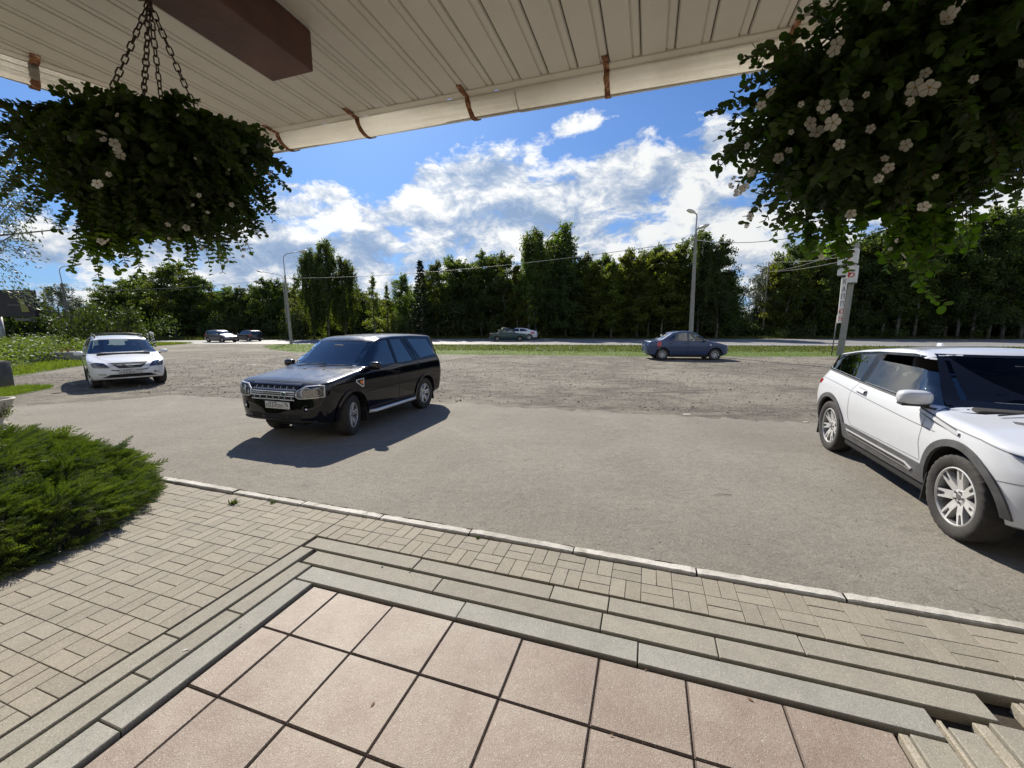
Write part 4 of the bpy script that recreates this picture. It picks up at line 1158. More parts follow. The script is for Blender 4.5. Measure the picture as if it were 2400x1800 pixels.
def text_mesh(txt, size, depth=.002):
    cu = bpy.data.curves.new('t', 'FONT'); cu.body = txt; cu.size = size; cu.extrude = depth; cu.align_x = 'CENTER'; cu.align_y = 'CENTER'
    o = bpy.data.objects.new('t', cu); COL.objects.link(o)
    dg = bpy.context.evaluated_depsgraph_get(); me = bpy.data.meshes.new_from_object(o.evaluated_get(dg)); bpy.data.objects.remove(o); return me
def plate(car, parts, x, z, pitch=0.0, yoff=0.0, yaw=0.0):
    bm = bmesh.new(); box(bm, (0, 0, 0), (.008, .52, .112), None, .003)
    p = bm_obj('number_plate', bm, M_plate, car.root, loc=(x, yoff, z)); p.rotation_euler = (0, pitch, yaw)
    fr = bmesh.new(); box(fr, (-.004, 0, 0), (.006, .535, .127)); bm_obj('plate_frame', fr, M_ink, p)
    for txt, yy, zz, sz, sx in parts:
        me = text_mesh(txt, sz); me.materials.append(M_ink)
        o = mesh_obj('lettering', me, p, (.0052, yy, zz)); o.rotation_euler = (PI / 2, 0, PI / 2); o.scale = (sx, 1, .6)
    ln = bmesh.new(); box(ln, (.0048, .125, 0), (.001, .003, .10)); box(ln, (.0048, .19, -.036), (.001, .07, .004)); bm_obj('plate_line', ln, M_ink, p)
    return p
def mirror_house(car, x, y, z, mat, sx=.09, sy=.105, sz=.075, sides=(1, -1), base=None, cant=.0):
    for sg in sides:
        bm = bmesh.new(); bmesh.ops.create_uvsphere(bm, u_segments=24, v_segments=14, radius=1)
        for v in bm.verts:
            c = v.co; f = lambda t, p: math.copysign(abs(t) ** p, t)
            v.co = Vector((f(c.x, .75) * sx * (1 if c.x > 0 else .55), f(c.y, .62) * sy, f(c.z, .62) * sz * (1 if c.z > 0 else .9)))
            v.co.x -= abs(v.co.y + .1) * 0.0
        for f_ in bm.faces: f_.smooth = True
        m = bm_obj('wing_mirror', bm, mat, car.root, loc=(x, sg * y, z))
        m.rotation_euler = (0, 0, sg * .12)
        a = bmesh.new(); tube(a, [(.0, -sg * sy * .6, -sz * .75), (-.01, -sg * sy * 1.1, -sz * .95), (.02, -sg * (sy + .07), -sz * 1.05)], [.022, .024, .03], 8); bm_obj('mirror_arm', a, M_plast, m)
        gm = bmesh.new(); box(gm, (-sx * .55 - .002, 0, 0), (.006, sy * 1.6, sz * 1.45), None, .002); bm_obj('mirror_glass', gm, M_mirror, m)
def seats(car, x, z, y=.37, mat=None, rear_x=None, head=True):
    mat = mat or M_seat
    for sg in (1, -1):
        bm = bmesh.new(); box(bm, (x, sg * y, z), (.50, .50, .16), None, .04); box(bm, (x - .26, sg * y, z + .36), (.13, .48, .66), Matrix.Rotation(-.2, 4, 'Y'), .04)
        if head: box(bm, (x - .38, sg * y, z + .79), (.10, .26, .18), None, .04)
        bm_obj('seat', bm, mat, car.root, smooth=40)
    if rear_x is not None:
        bm = bmesh.new(); box(bm, (rear_x, 0, z), (.48, 1.25, .16), None, .04); box(bm, (rear_x - .26, 0, z + .34), (.13, 1.22, .60), Matrix.Rotation(-.25, 4, 'Y'), .04)
        for yy in (-.35, .35): box(bm, (rear_x - .38, yy, z + .72), (.09, .24, .14), None, .03)
        bm_obj('rear_seat', bm, mat, car.root, smooth=40)
def dash(car, x, z, w=1.30, mat=None, sw=1):
    bm = bmesh.new(); box(bm, (x, 0, z), (.42, w, .22), None, .05); bm_obj('dashboard', bm, mat or M_cabin, car.root, smooth=40)
    bm = bmesh.new(); bmesh.ops.create_circle(bm, segments=4, radius=.001)
    bm.clear(); pts = [(x - .36 + .05 * math.sin(a) * 1.0, sw * .36 + .185 * math.cos(a), z + .10 + .17 * math.sin(a)) for a in [2 * PI * i / 20 for i in range(21)]]
    tube(bm, pts, .014, 6, False); box(bm, (x - .34, sw * .36, z + .09), (.03, .30, .05)); bm_obj('steering_wheel', bm, M_plast, car.root)
def arc(cx, cz, r, a0, a1, n=24, fx=1.0): return [(cx + fx * r * math.cos(R(a0 + (a1 - a0) * i / n)), cz + r * math.sin(R(a0 + (a1 - a0) * i / n))) for i in range(n + 1)]
def place(front_c, rear_c, wb, side_y):
    """front_c,rear_c: world contact points of two wheels on one side (side_y = +1 left, -1 right, y offset)"""
    d = (front_c - rear_c); rz = math.atan2(d.y, d.x); mid = (front_c + rear_c) / 2
    l = Vector((-math.sin(rz), math.cos(rz), 0)); c = mid - l * side_y; return c, rz

# ------------------------------------------------------------------ black estate 4x4
T_fl = [(-2.30, 1.02), (-2.27, 1.20), (-2.17, 1.63), (-2.06, 1.705), (-1.2, 1.735), (-.4, 1.735), (.15, 1.705), (.36, 1.645), (1.02, 1.185), (1.12, 1.155), (1.95, 1.055), (2.12, 1.01), (2.19, .93), (2.22, .84)]
S_fl = [(.2, .90), (.36, .945), (.5, .965), (.75, 1.0), (.95, 1.0), (1.08, .975), (1.14, .95), (1.25, .91), (1.62, .755), (1.75, .72)]
zb_fl = lambda x: .30 + max(0, abs(x) - 1.7) * .16
b_fl = Body(T_fl, S_fl, .955, -2.28, 2.22, zb_fl, [(.2, .10), (.42, .02), (.62, 0), (.80, .01), (.95, .035), (1.1, .06)], [(.2, .10), (.5, 0), (.8, .0), (1.1, .03), (1.7, .03)], cf=.46, cr=.34, nf=3.3, nr=4.2, corner=.07, crown=.035, wbend=.14, belt=1.16)
cfl, rfl = place(gp(802, 1021), gp(995, 956), 2.66, .80 * .93); rfl += R(3)
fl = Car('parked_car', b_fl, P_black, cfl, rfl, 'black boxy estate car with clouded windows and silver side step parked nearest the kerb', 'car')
AF, AR = 1.33, -1.33; WR = .362
win_f = [(.93, 1.175), (.33, 1.60), (.25, 1.615), (-.12, 1.635), (-.12, 1.165)]
win_r = [(-.22, 1.165), (-.22, 1.64), (-.62, 1.64), (-.86, 1.165)]
win_r2 = [(-.92, 1.18), (-.71, 1.635), (-.80, 1.635), (-1.10, 1.195)]
win_q = [(-1.20, 1.20), (-.92, 1.635), (-1.80, 1.60), (-2.03, 1.24)]
fl.scrx = (.2, 2.4); fl.rearx = (-1.9, -2.6)
scr = [(-.70, 1.20), (.70, 1.20), (.62, 1.615), (-.62, 1.615)]
rear = [(-.66, 1.20), (.66, 1.20), (.58, 1.60), (-.58, 1.60)]
fl.patch('windscreen', 0, [(-.735, 1.185), (.735, 1.185), (.66, 1.64), (-.66, 1.64)], M_wind, -.006, .06)
fl.patch('rear_window', 180, [(-.68, 1.18), (.68, 1.18), (.60, 1.62), (-.60, 1.62)], M_glassd, -.006, .08)
for w_, gm in ((win_f, M_glass), (win_r, M_glassd), (win_r2, M_glassd), (win_q, M_glassd)):
    cx_ = sum(p[0] for p in w_) / len(w_); cz_ = sum(p[1] for p in w_) / len(w_)
    wg = [(cx_ + (p[0] - cx_) * 1.03, cz_ + (p[1] - cz_) * 1.04) for p in w_]
    fl.patch('window', 90, wg, gm, -.007, .08, mirror=True)
# black window frames and door seams
fl.stroke('window_trim', 90, [(1.0, 1.150), (-2.02, 1.165)], .022, M_plast, .003, mirror=True)
fl.stroke('door_pillar', 90, [(-.17, 1.16), (-.17, 1.645)], .07, M_gloss, .003, mirror=True)
fl.stroke('door_pillar', 90, [(-1.01, 1.17), (-.77, 1.645)], .05, M_gloss, .003, mirror=True)
for sm_ in ([(1.0, 1.12), (.96, .45), (.90, .36)], [(-.17, 1.14), (-.19, .40)], [(-1.02, 1.15), (-1.06, .95), (-.86, .62), (-.80, .40)], [(.90, .40), (-.80, .40)]):
    fl.stroke('door_seam', 90, sm_, .009, M_seam, .0015, mirror=True)
fl.stroke('side_rub_strip', 90, [(.93, .735), (-.17, .745), (-1.0, .75)], .016, M_seam, .002, mirror=True)
fl.stroke('bonnet_seam', 'top', [(1.08, .74), (1.6, .76), (2.05, .70)], .010, M_seam, .001, mirror=True)
fl.stroke('bonnet_seam', 0, [(-.70, 1.005), (-.35, 1.02), (.35, 1.02), (.70, 1.005)], .012, M_seam, .002)
for ax_ in (AF, AR):
    fl.stroke('wheel_arch_lip', 90, arc(ax_, WR, .452, -8, 188), .058, P_black, .022, .03, mirror=True)
fl.patch('sill', 90, [(.85, .31), (.85, .43), (-.84, .43), (-.84, .31)], M_plast, .012, .2, thick=.03, mirror=True)
fl.root.scale = (.88, .93, .95)
# grille: dark recess, silver frame, slats and studs
fl.patch('grille', 0, [(-.44, .735), (.44, .735), (.50, .965), (-.50, .965)], M_seam, .004, .06)
fl.stroke('grille_frame', 0, [(-.44, .735), (.44, .735), (.50, .965), (-.50, .965)], .022, M_gloss, .012, .012, closed=True)
for zz in (.742, .805, .872): fl.stroke('grille_bar', 0, [(-.46, zz), (.46, zz)], .016, M_satin, .020, .018)
for zz in (.838, .905):
    pts = [(-.46 + .92 * i / 44, zz + (.010 if i % 2 else -.010)) for i in range(45)]
    fl.stroke('grille_mesh', 0, pts, .010, M_satin, .014, .01, step=.02)
for zz in (.775, .935):
    for yy in np.linspace(-.40, .40, 7): fl.stroke('grille_stud', 0, [(yy, zz - .016), (yy, zz + .016)], .010, M_satin, .018, .014, step=.02)
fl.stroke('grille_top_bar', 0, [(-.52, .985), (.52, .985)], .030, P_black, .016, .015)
bm = bmesh.new(); lathe(bm, [(.001, 0), (.9, 0), (1, -.006)], 24); 
for v in bm.verts: v.co = Vector((v.co.z + 0, v.co.x * .058, v.co.y * .030))
bmesh.ops.recalc_face_normals(bm, faces=bm.faces[:]); hb = fl.proj(0, -.26 * -1, .838, .034)
M_badge = pbr('green_badge', (.015, .10, .045), .3)
bo = bm_obj('badge', bm, M_badge, fl.root, loc=hb)
bm = bmesh.new(); tube(bm, [(0.002, .060 * math.cos(a), .032 * math.sin(a)) for a in [2 * PI * i / 24 for i in range(25)]], .005, 6, False); bm_obj('badge_ring', bm, M_satin, bo)
# headlights wrap round the corner
def headlight(car, th, poly, inner, zc, mirror=True, bezel=True):
    hs_ = car.patch('headlight', th, poly, M_lampd, .004, .04, mirror=mirror)
    for h, sg in zip(hs_, (1, -1)):
        t2 = th * sg
        for (a, z, r, mt) in inner:
            q = car.proj(t2, a * sg, z, .010)
            if q is None: continue
            out = car.axes(t2)[0]; bm = bmesh.new()
            lathe(bm, [(r, 0), (r * .93, .006), (r * .8, -.012), (r * .45, -.03), (.001, -.034)], 22)
            bmesh.ops.recalc_face_normals(bm, faces=bm.faces[:])
            if mt is M_lampin:
                for f in bm.faces: f.normal_flip() if False else None
            bmesh.ops.transform(bm, matrix=out.to_track_quat('Z', 'Y').to_matrix().to_4x4(), verts=bm.verts[:])
            bm_obj('reflector', bm, mt, h).location = q
    ls = car.patch('headlight_glass', th, poly, M_lens, .022, .04, mirror=mirror, thick=.02)
    return hs_
hl = [(-.21, .80), (-.185, .745), (-.05, .765), (.20, .80), (.20, .955), (.19, .985), (-.02, .97), (-.12, .94), (-.16, .90)]
hlp = [(p[0] + .45, p[1]) for p in hl]
headlight(fl, 33, [(-.09, .80), (-.04, .77), (.06, .775), (.38, .80), (.38, .975), (.30, .985), (.08, .965), (.01, .93), (-.07, .89)], [(-.02, .825, .050, M_lampl), (.09, .87, .085, M_lampl), (.09, .87, .035, M_chrome), (.27, .88, .065, M_lampl)], 0)
fl.stroke('headlight_frame', 33, [(-.09, .80), (-.04, .77), (.06, .775), (.38, .80), (.38, .975), (.30, .985), (.08, .965), (.01, .93), (-.07, .89)], .010, M_satin, .024, .01, closed=True, mirror=True)
# bumper lower grille, fog lamps, skid
fl.patch('lower_intake', 0, [(-.52, .40), (.52, .40), (.58, .50), (-.58, .50)], M_seam, .003, .1)
fl.stroke('bumper_lip', 0, [(-.80, .395), (.80, .395)], .03, M_plast, .02, .03)
for sg in (1, -1):
    q = fl.proj(28 * sg, .17 * sg, .60, .0)
    bm = bmesh.new(); lathe(bm, [(.068, .006), (.055, .008), (.050, -.02), (.03, -.03), (.001, -.03)], 22); bmesh.ops.transform(bm, matrix=fl.axes(28 * sg)[0].to_track_quat('Z', 'Y').to_matrix().to_4x4(), verts=bm.verts[:])
    fg = bm_obj('fog_lamp', bm, M_plast, fl.root, loc=q)
    bm = bmesh.new(); bmesh.ops.create_uvsphere(bm, u_segments=14, v_segments=8, radius=.024); bm_obj('fog_lamp_glass', bm, M_chrome, fg, loc=fl.axes(28 * sg)[0] * -.008)
# side vent with orange repeater
v_out = [(.99, .945), (.70 + .5, .985), (1.22, .945), (1.08, .84)]
fl.patch('side_vent', 90, [(1.02, .99), (1.24, .985), (1.26, .94), (1.08, .83), (1.04, .84)], M_satin, .006, .05, thick=.006, mirror=True)
fl.patch('vent_gap', 90, [(1.05, .975), (1.22, .970), (1.23, .945), (1.09, .86), (1.06, .865)], M_seam, .008, .05, mirror=True)
fl.patch('side_repeater', 90, [(1.06, .955), (1.16, .95), (1.13, .90), (1.07, .885)], M_amber, .012, .05, thick=.006, mirror=True)
for x_ in (.10 - .16, -.88): fl.stroke('door_handle', 90, [(x_, 1.035), (x_ - .17, 1.035)], .035, P_black, .035, .03, mirror=True)
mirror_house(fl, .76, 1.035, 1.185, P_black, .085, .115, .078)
# side step
for sg in (1, -1):
    bm = bmesh.new(); tube(bm, [(.86, sg * .90, .34), (.74, sg * .985, .345), (.3, sg * 1.0, .35), (-.3, sg * 1.0, .35), (-.72, sg * .985, .345), (-.86, sg * .90, .34)], .032, 10); sp_ = bm_obj('side_step', bm, M_satin, fl.root)
    bm = bmesh.new(); box(bm, (0, sg * .93, .352), (1.5, .10, .03), None, .008); bm_obj('step_plate', bm, M_plast, sp_)
fl.patch('tail_light', 158, [(a, z) for a, z in [(-.40, .85), (-.28, .85), (-.28, 1.22), (-.40, 1.22)]][::1], M_red, .01, .06, thick=.012, mirror=True)
# wipers, washer jets, aerial, roof rails
for (y0, y1, x0_, x1_) in ((.10, .66, 1.10, .98), (-.52, .06, 1.10, 1.0)):
    bm = bmesh.new(); pa = fl.proj('top', x0_, y0, .025); pb = fl.proj('top', x1_ - .02, y1, .025); tube(bm, [pa, pa.lerp(pb, .5) + Vector((0, 0, .012)), pb], .008, 5)
    bm_obj('wiper', bm, M_plast, fl.root)
for y0 in (.22, -.22):
    bm = bmesh.new(); box(bm, fl.proj('top', 1.22, y0, .006), (.03, .04, .012), None, .004); bm_obj('washer_jet', bm, M_plast, fl.root)
for y0 in (-.42, -.25, -.08, .09, .26):
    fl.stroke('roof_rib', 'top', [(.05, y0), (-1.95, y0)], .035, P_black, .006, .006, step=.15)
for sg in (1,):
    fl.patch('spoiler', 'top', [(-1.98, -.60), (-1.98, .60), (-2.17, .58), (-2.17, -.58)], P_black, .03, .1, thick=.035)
for wx in (AF, AR):
    for sg in (1, -1):
        fl.stroke('mud_flap', 90 * sg, [(wx - .40 + (0 if wx > 0 else .0), .16 + .20), (wx - .41, .34)], .03, M_plast, -.02, .0) if False else None
        bm = bmesh.new(); box(bm, (wx - .415, sg * .80, .30), (.014, .22, .28), Matrix.Rotation(.12, 4, 'Y'), .004); bm_obj('mud_flap', bm, M_plast, fl.root)
        wheel(fl.root, (wx, sg * .80, WR), WR, .23, .222, 'twin6', R(19) if wx > 0 else 0, sg)
plate(fl, [('E', -.215, -.012, .088, 1), ('037', -.10, 0, .125, .95), ('OH', .045, -.012, .088, 1.0), ('76', .19, .012, .088, .95)], 2.238, .652, 0, .12)
seats(fl, .12, .68, .38, None, -.75); dash(fl, .92, 1.03, 1.4, None, 1)
bm = bmesh.new(); box(bm, (0.50, 0, 1.52), (.03, .22, .055), None, .015); bm_obj('rear_view_mirror', bm, M_plast, fl.root)
fl.finish([(AF, .80, WR), (AR, .80, WR)], .435, [win_f, win_r, win_r2, win_q], scr, rear, (-2.02, .98), .58)

def std_details(car, hood_seams=None): pass
def grow(w_, k=1.035):
    cx_ = sum(p[0] for p in w_) / len(w_); cz_ = sum(p[1] for p in w_) / len(w_)
    return [(cx_ + (p[0] - cx_) * k, cz_ + (p[1] - cz_) * k) for p in w_]

# ================================================================== white coupe 4x4 (right)
T_ev = [(-2.17, 1.02), (-2.13, 1.15), (-2.02, 1.30), (-1.86, 1.455), (-1.2, 1.545), (-.5, 1.60), (.05, 1.605), (.26, 1.565), (.95, 1.115), (1.08, 1.07), (1.6, 1.03), (1.95, .965), (2.12, .88), (2.19, .74)]
S_ev = [(.2, .90), (.36, .95), (.55, .975), (.75, 1.0), (.92, .995), (1.0, .975), (1.10, .925), (1.2, .865), (1.52, .70), (1.62, .66)]
b_ev = Body(T_ev, S_ev, .955, -2.17, 2.19, lambda x: .288 + max(0, abs(x) - 1.7) * .2, [(.2, .14), (.42, .03), (.60, 0), (.75, .03), (.95, .12), (1.1, .16)], [(.2, .12), (.5, .02), (.8, .0), (1.0, .05), (1.3, .06), (1.6, .0)], cf=.72, cr=.50, nf=2.7, nr=3.0, corner=.085, crown=.05, wbend=.16, belt=1.06)
cev, rev = place(gp(2266, 1268), gp(1952, 1052), 2.66, -.82)
ev = Car('parked_car', b_ev, P_white, cev, rev, 'white coupe four by four with black pillars cut by the right edge', 'car')
WE = .368
ew_f = [(.86, 1.075), (.30, 1.475), (.10, 1.500), (-.66, 1.480), (-.58, 1.125)]
ew_q = [(-.70, 1.135), (-.76, 1.475), (-1.20, 1.445), (-1.62, 1.375), (-1.84, 1.215), (-1.75, 1.195)]
# black greenhouse band behind the glass and the floating roof edge
band_out = [(1.02, 1.05), (.26, 1.505), (.0, 1.528), (-.75, 1.505), (-1.25, 1.468), (-1.74, 1.395), (-1.98, 1.22), (-1.80, 1.165), (-.6, 1.098), (.70, 1.040)]
def ring_patch(car, name, th, outer, holes, mat, off, mirror=True, thick=0.0, step=.05):
    """polygon with holes: fine grid, faces inside a hole dropped after cutting along the hole edges"""
    outs = []
    for sg in ((1, -1) if mirror else (1,)):
        t2 = th * sg
        cv = lambda pl: (car.coords(t2, pl) if th in (90, -90) else [(p[0] * sg, p[1]) for p in pl])
        g2 = poly_grid(cv(outer), step)
        for h in holes:
            hp = cv(h); n = len(hp)
            for i in range(n):
                a = Vector((*hp[i], 0)); b_ = Vector((*hp[(i + 1) % n], 0)); d = b_ - a
                bmesh.ops.bisect_plane(g2, geom=g2.verts[:] + g2.edges[:] + g2.faces[:], plane_co=a, plane_no=Vector((-d.y, d.x, 0)))
            def inside(p):
                c = False
                for i in range(n):
                    (x1, y1), (x2, y2) = hp[i], hp[(i + 1) % n]
                    if (y1 > p.y) != (y2 > p.y) and p.x < (x2 - x1) * (p.y - y1) / (y2 - y1) + x1: c = not c
                return c
            bmesh.ops.delete(g2, geom=[f for f in g2.faces if inside(f.calc_center_median())], context='FACES')
        dead = []
        for v in g2.verts:
            q = car.proj(t2, v.co.x, v.co.y, off)
            if q is None: dead.append(v)
            else: v.co = q
        if dead: bmesh.ops.delete(g2, geom=dead, context='VERTS')
        g2.normal_update(); out = car.axes(t2)[0]
        if sum((f.normal * f.calc_area() for f in g2.faces), Vector()).dot(out) < 0: bmesh.ops.reverse_faces(g2, faces=g2.faces[:])
        for f in g2.faces: f.smooth = True
        outs.append(bm_obj(name, g2, mat, car.root))
    return outs
ring_patch(ev, 'window_surround', 90, band_out, [ew_f, ew_q], M_gloss, .003)
scr_e = [(-.66, 1.135), (.66, 1.135), (.56, 1.515), (-.56, 1.515)]
scr_o = [(-.79, 1.09), (.79, 1.09), (.70, 1.30), (.59, 1.54), (-.59, 1.54), (-.70, 1.30)]
ring_patch(ev, 'windscreen_surround', 0, scr_o, [scr_e], M_gloss, .004, False)
ev.scrx = (.2, 2.4); ev.rearx = (-1.75, -2.6)
rear_e = [(-.58, 1.20), (.58, 1.20), (.50, 1.40), (-.50, 1.40)]
ev.patch('windscreen', 0, grow(scr_e, 1.04), glass_mat('dark_windscreen', (.26, .30, .29), 0, 1.20, 1.0, .0), -.006, .06)
ev.patch('rear_window', 180, grow(rear_e, 1.05), M_glass, -.006, .08)
ev.patch('window', 90, grow(ew_q), M_glassd, -.005, .08, mirror=True)
# the driver window is wound down a hand's width
half = [(.90, 1.055), (.50, 1.345), (.30, 1.385), (-.67, 1.405), (-.58, 1.11)]
ev.patch('window', -90, half, M_glass, -.005, .08)
ev.patch('window', 90, grow(ew_f), M_glass, -.005, .08)
for ax_ in (1.33, -1.33):
    ev.stroke('wheel_arch_cladding', 90, arc(ax_, WE, .462, -12, 192, 30), .062, M_gplast, .016, .03, mirror=True)
ring = [(.875, .315), (.865, .50), (-.865, .52), (-.875, .315)]
ev.patch('sill_cladding', 90, ring, M_gplast, .016, .06, thick=.03, mirror=True)
ev.stroke('sill_strip', 90, [(.72, .405), (.60, .44), (-.74, .455)], .016, M_satin, .026, .014, mirror=True)
ev.stroke('sill_strip', 90, [(.70, .385), (.58, .395), (-.66, .41), (-.76, .47)], .012, M_chrome, .026, .014, mirror=True)
ev.stroke('sill_gap', 90, [(.62, .418), (-.70, .432)], .016, M_seam, .022, .0, mirror=True)
for sm_ in ([(.80, 1.03), (.84, .95), (.80, .70), (.815, .54)], [(-.66, 1.10), (-.74, .98), (-.74, .62), (-.66, .525)], [(.815, .53), (-.66, .53)]):
    ev.stroke('door_seam', 90, sm_, .008, M_seamw, .0015, mirror=True)
# shoulder crease and bonnet shut line
ev.stroke('shoulder_line', 90, [(1.02, .865), (.6, .885), (-.3, .945), (-1.2, 1.015), (-1.95, 1.06)], .010, M_seamw, .0015, mirror=True)
ev.stroke('bonnet_seam', 90, [(.92, .985), (1.25, .955), (1.55, .935), (1.85, .875), (2.0, .80)], .010, M_seamw, .0015, mirror=True)
ev.stroke('bumper_seam', 90, [(1.72, .66), (1.98, .70)], .007, M_seamw, .0015, mirror=True)
ev.patch('fender_vent', 90, [(1.34, .905), (1.26, .955), (.93, 1.01), (.70, 1.04), (.72, 1.0), (.97, .945)], M_gplast, .004, .04, thick=.004, mirror=True)
ev.stroke('vent_blade', 90, [(1.33, .918), (1.04, .968), (.72, 1.022)], .024, M_satin, .014, .01, mirror=True)
ev.patch('door_handle_recess', 90, [(-.38, .985), (-.38, 1.04), (-.60, 1.05), (-.60, .995)], M_seamw, .002, .05, mirror=True)
ev.stroke('door_handle', 90, [(-.36, 1.015), (-.62, 1.028)], .032, P_white, .034, .03, mirror=True)
ev.stroke('window_trim', 90, [(.92, 1.055), (.70, 1.052), (-.6, 1.108), (-1.80, 1.175), (-1.97, 1.21)], .016, M_plast, .007, .006, mirror=True)
mirror_house(ev, .72, .99, 1.135, P_white, .095, .135, .075)
for m in [o for o in ev.root.children if o.name.startswith('wing_mirror')]:
    bm = bmesh.new(); box(bm, (.0, 0, -.066), (.13, .22, .03), None, .012); bm_obj('mirror_base', bm, M_plast, m, smooth=40)
headlight(ev, 36, [(-.10, .80), (.0, .76), (.22, .80), (.46, .90), (.30, .885), (.05, .85), (-.10, .84)], [(.03, .81, .035, M_chrome), (.16, .825, .035, M_chrome)], 0)
ev.patch('grille', 0, [(-.52, .70), (.52, .70), (.56, .78), (-.56, .78)], M_seam, .005, .06)
ev.patch('lower_grille', 0, [(-.50, .38), (.50, .38), (.60, .55), (-.60, .55)], M_gplast, .005, .08)
ev.patch('bonnet_vent', 'top', [(1.60, .30), (1.30, .44), (1.22, .56), (1.28, .58), (1.50, .46), (1.66, .36)], M_gplast, .003, .04, thick=.004, mirror=True)
ev.patch('tail_light', 150, [(-.60, .96), (-.40, .90), (-.36, 1.0), (-.60, 1.02)], M_red, .01, .05, thick=.012, mirror=True)
ev.patch('spoiler', 'top', [(-1.72, -.56), (-1.72, .56), (-2.02, .50), (-2.02, -.50)], P_white, .012, .08, thick=.04)
for (y0, y1, x0_, x1_) in ((-.58, -.02, 1.10, .98), (.02, .60, 1.10, .98)):
    bm = bmesh.new(); pa = ev.proj('top', x0_, y0, .02); pb = ev.proj('top', x1_, y1, .02); tube(bm, [pa, pa.lerp(pb, .5) + Vector((0, 0, .01)), pb], .008, 5); bm_obj('wiper', bm, M_plast, ev.root)
bm = bmesh.new(); box(bm, ev.proj('top', -.9, 0, .02), (.10, .035, .05), None, .012); bm_obj('roof_antenna', bm, P_white, ev.root)
bm = bmesh.new(); box(bm, (.42, 0, 1.42), (.03, .22, .055), None, .015); bm_obj('rear_view_mirror', bm, M_plast, ev.root)
for wx in (1.33, -1.33):
    for sg in (1, -1):
        bm = bmesh.new(); box(bm, (wx - .42, sg * .80, .30), (.014, .24, .30), Matrix.Rotation(.14, 4, 'Y'), .004); bm_obj('mud_flap', bm, M_plast, ev.root)
        wheel(ev.root, (wx, sg * .82, WE), WE, .225, .256, 'split7', 0, sg)
seats(ev, .0, .60, .37, M_seat, -.78); dash(ev, .80, .98, 1.34)
for sg in (1, -1):
    bm = bmesh.new(); tube(bm, [(-.52, sg * .56, 1.34), (-.55, sg * .62, 1.10), (-.56, sg * .66, .8)], .018, 5); bm_obj('seat_belt', bm, M_seatl, ev.root)
ev.finish([(1.33, .82, WE), (-1.33, .82, WE)], .440, [ew_f, ew_q], scr_e, rear_e, (-1.90, .92), .52, inset=.05)

# ================================================================== white crossover facing the viewer (left)
T_rx = [(-2.38, 1.0), (-2.32, 1.16), (-2.1, 1.40), (-1.85, 1.60), (-1.2, 1.655), (-.4, 1.665), (.1, 1.635), (.35, 1.57), (1.10, 1.10), (1.22, 1.06), (1.8, .965), (2.15, .87), (2.30, .76)]
S_rx = [(.2, .90), (.36, .95), (.5, .97), (.75, 1.0), (.92, .995), (1.02, .97), (1.12, .925), (1.25, .87), (1.55, .74), (1.68, .70)]
b_rx = Body(T_rx, S_rx, .925, -2.38, 2.32, lambda x: .27 + max(0, abs(x) - 1.8) * .12, [(.2, .10), (.42, .0), (.55, 0), (.75, .05), (.95, .14), (1.1, .2)], [(.2, .10), (.5, .0), (1.0, .03), (1.6, .0)], cf=.75, cr=.5, nf=2.6, nr=3.2, corner=.085, crown=.05, wbend=.15, belt=1.06)
crx = gp(302, 900) ; crx.z = 0
drx = Vector((.745, -.667, 0)); rrx = math.atan2(drx.y, drx.x)
crx = (gp(236, 908) + gp(370, 900)) / 2 - drx.normalized() * 1.36
rx = Car('parked_car', b_rx, P_white2, crx, rrx, 'white crossover facing the viewer on the rough ground by the weeds', 'car')
rx.root.scale = (.90, .92, .90)
rw_f = [(.98, 1.085), (.38, 1.50), (.20, 1.535), (-.10, 1.545), (-.10, 1.10)]
rw_r = [(-.22, 1.10), (-.22, 1.55), (-1.0, 1.54), (-1.06, 1.11)]
rw_q = [(-1.16, 1.13), (-1.10, 1.53), (-1.62, 1.50), (-1.95, 1.22)]
scr_r = [(-.70, 1.125), (.70, 1.125), (.60, 1.535), (-.60, 1.535)]; rear_r = [(-.60, 1.15), (.60, 1.15), (.54, 1.50), (-.54, 1.50)]
rx.scrx = (.3, 2.6); rx.rearx = (-1.8, -2.8)
rx.patch('windscreen', 0, grow(scr_r, 1.04), M_wind, -.006, .06); rx.patch('rear_window', 180, grow(rear_r), M_glass, -.006, .08)
for w_, gm in ((rw_f, M_glass), (rw_r, M_glassd), (rw_q, M_glassd)): rx.patch('window', 90, grow(w_), gm, -.006, .08, mirror=True)
rx.stroke('window_trim', 90, [(1.02, 1.065), (-1.98, 1.13)], .02, M_plast, .003, mirror=True)
for sm_ in ([(1.0, 1.04), (.98, .45)], [(-.16, 1.06), (-.18, .40)], [(-1.12, 1.08), (-1.05, .80), (-.86, .42)], [(.98, .40), (-.86, .40)]): rx.stroke('door_seam', 90, sm_, .008, M_seamw, .0015, mirror=True)
rx.stroke('bonnet_seam', 'top', [(1.15, .70), (1.7, .62), (2.0, .42)], .009, M_seamw, .0015, mirror=True)
rx.patch('grille', 0, [(-.26, .655), (.26, .655), (.47, .835), (.44, .85), (-.44, .85), (-.47, .835)], M_seam, .006, .05)
rx.stroke('grille_frame', 0, [(-.26, .655), (.26, .655), (.47, .84), (-.47, .84)], .014, M_satin, .014, .01, closed=True)
for zz in (.70, .745, .79): rx.stroke('grille_bar', 0, [(-.28 - (zz - .66) * 1.0, zz), (.28 + (zz - .66) * 1.0, zz)], .010, M_lampd, .014, .008)
q = rx.proj(0, 0, .765, .025); bm = bmesh.new(); tube(bm, [(0, .075 * math.cos(a), .052 * math.sin(a)) for a in [2 * PI * i / 24 for i in range(25)]], .008, 6, False)
tube(bm, [(0, .030, .040), (0, .004, -.020), (0, -.055, -.022)], .007, 6); bm_obj('badge', bm, M_chrome, rx.root, loc=q)
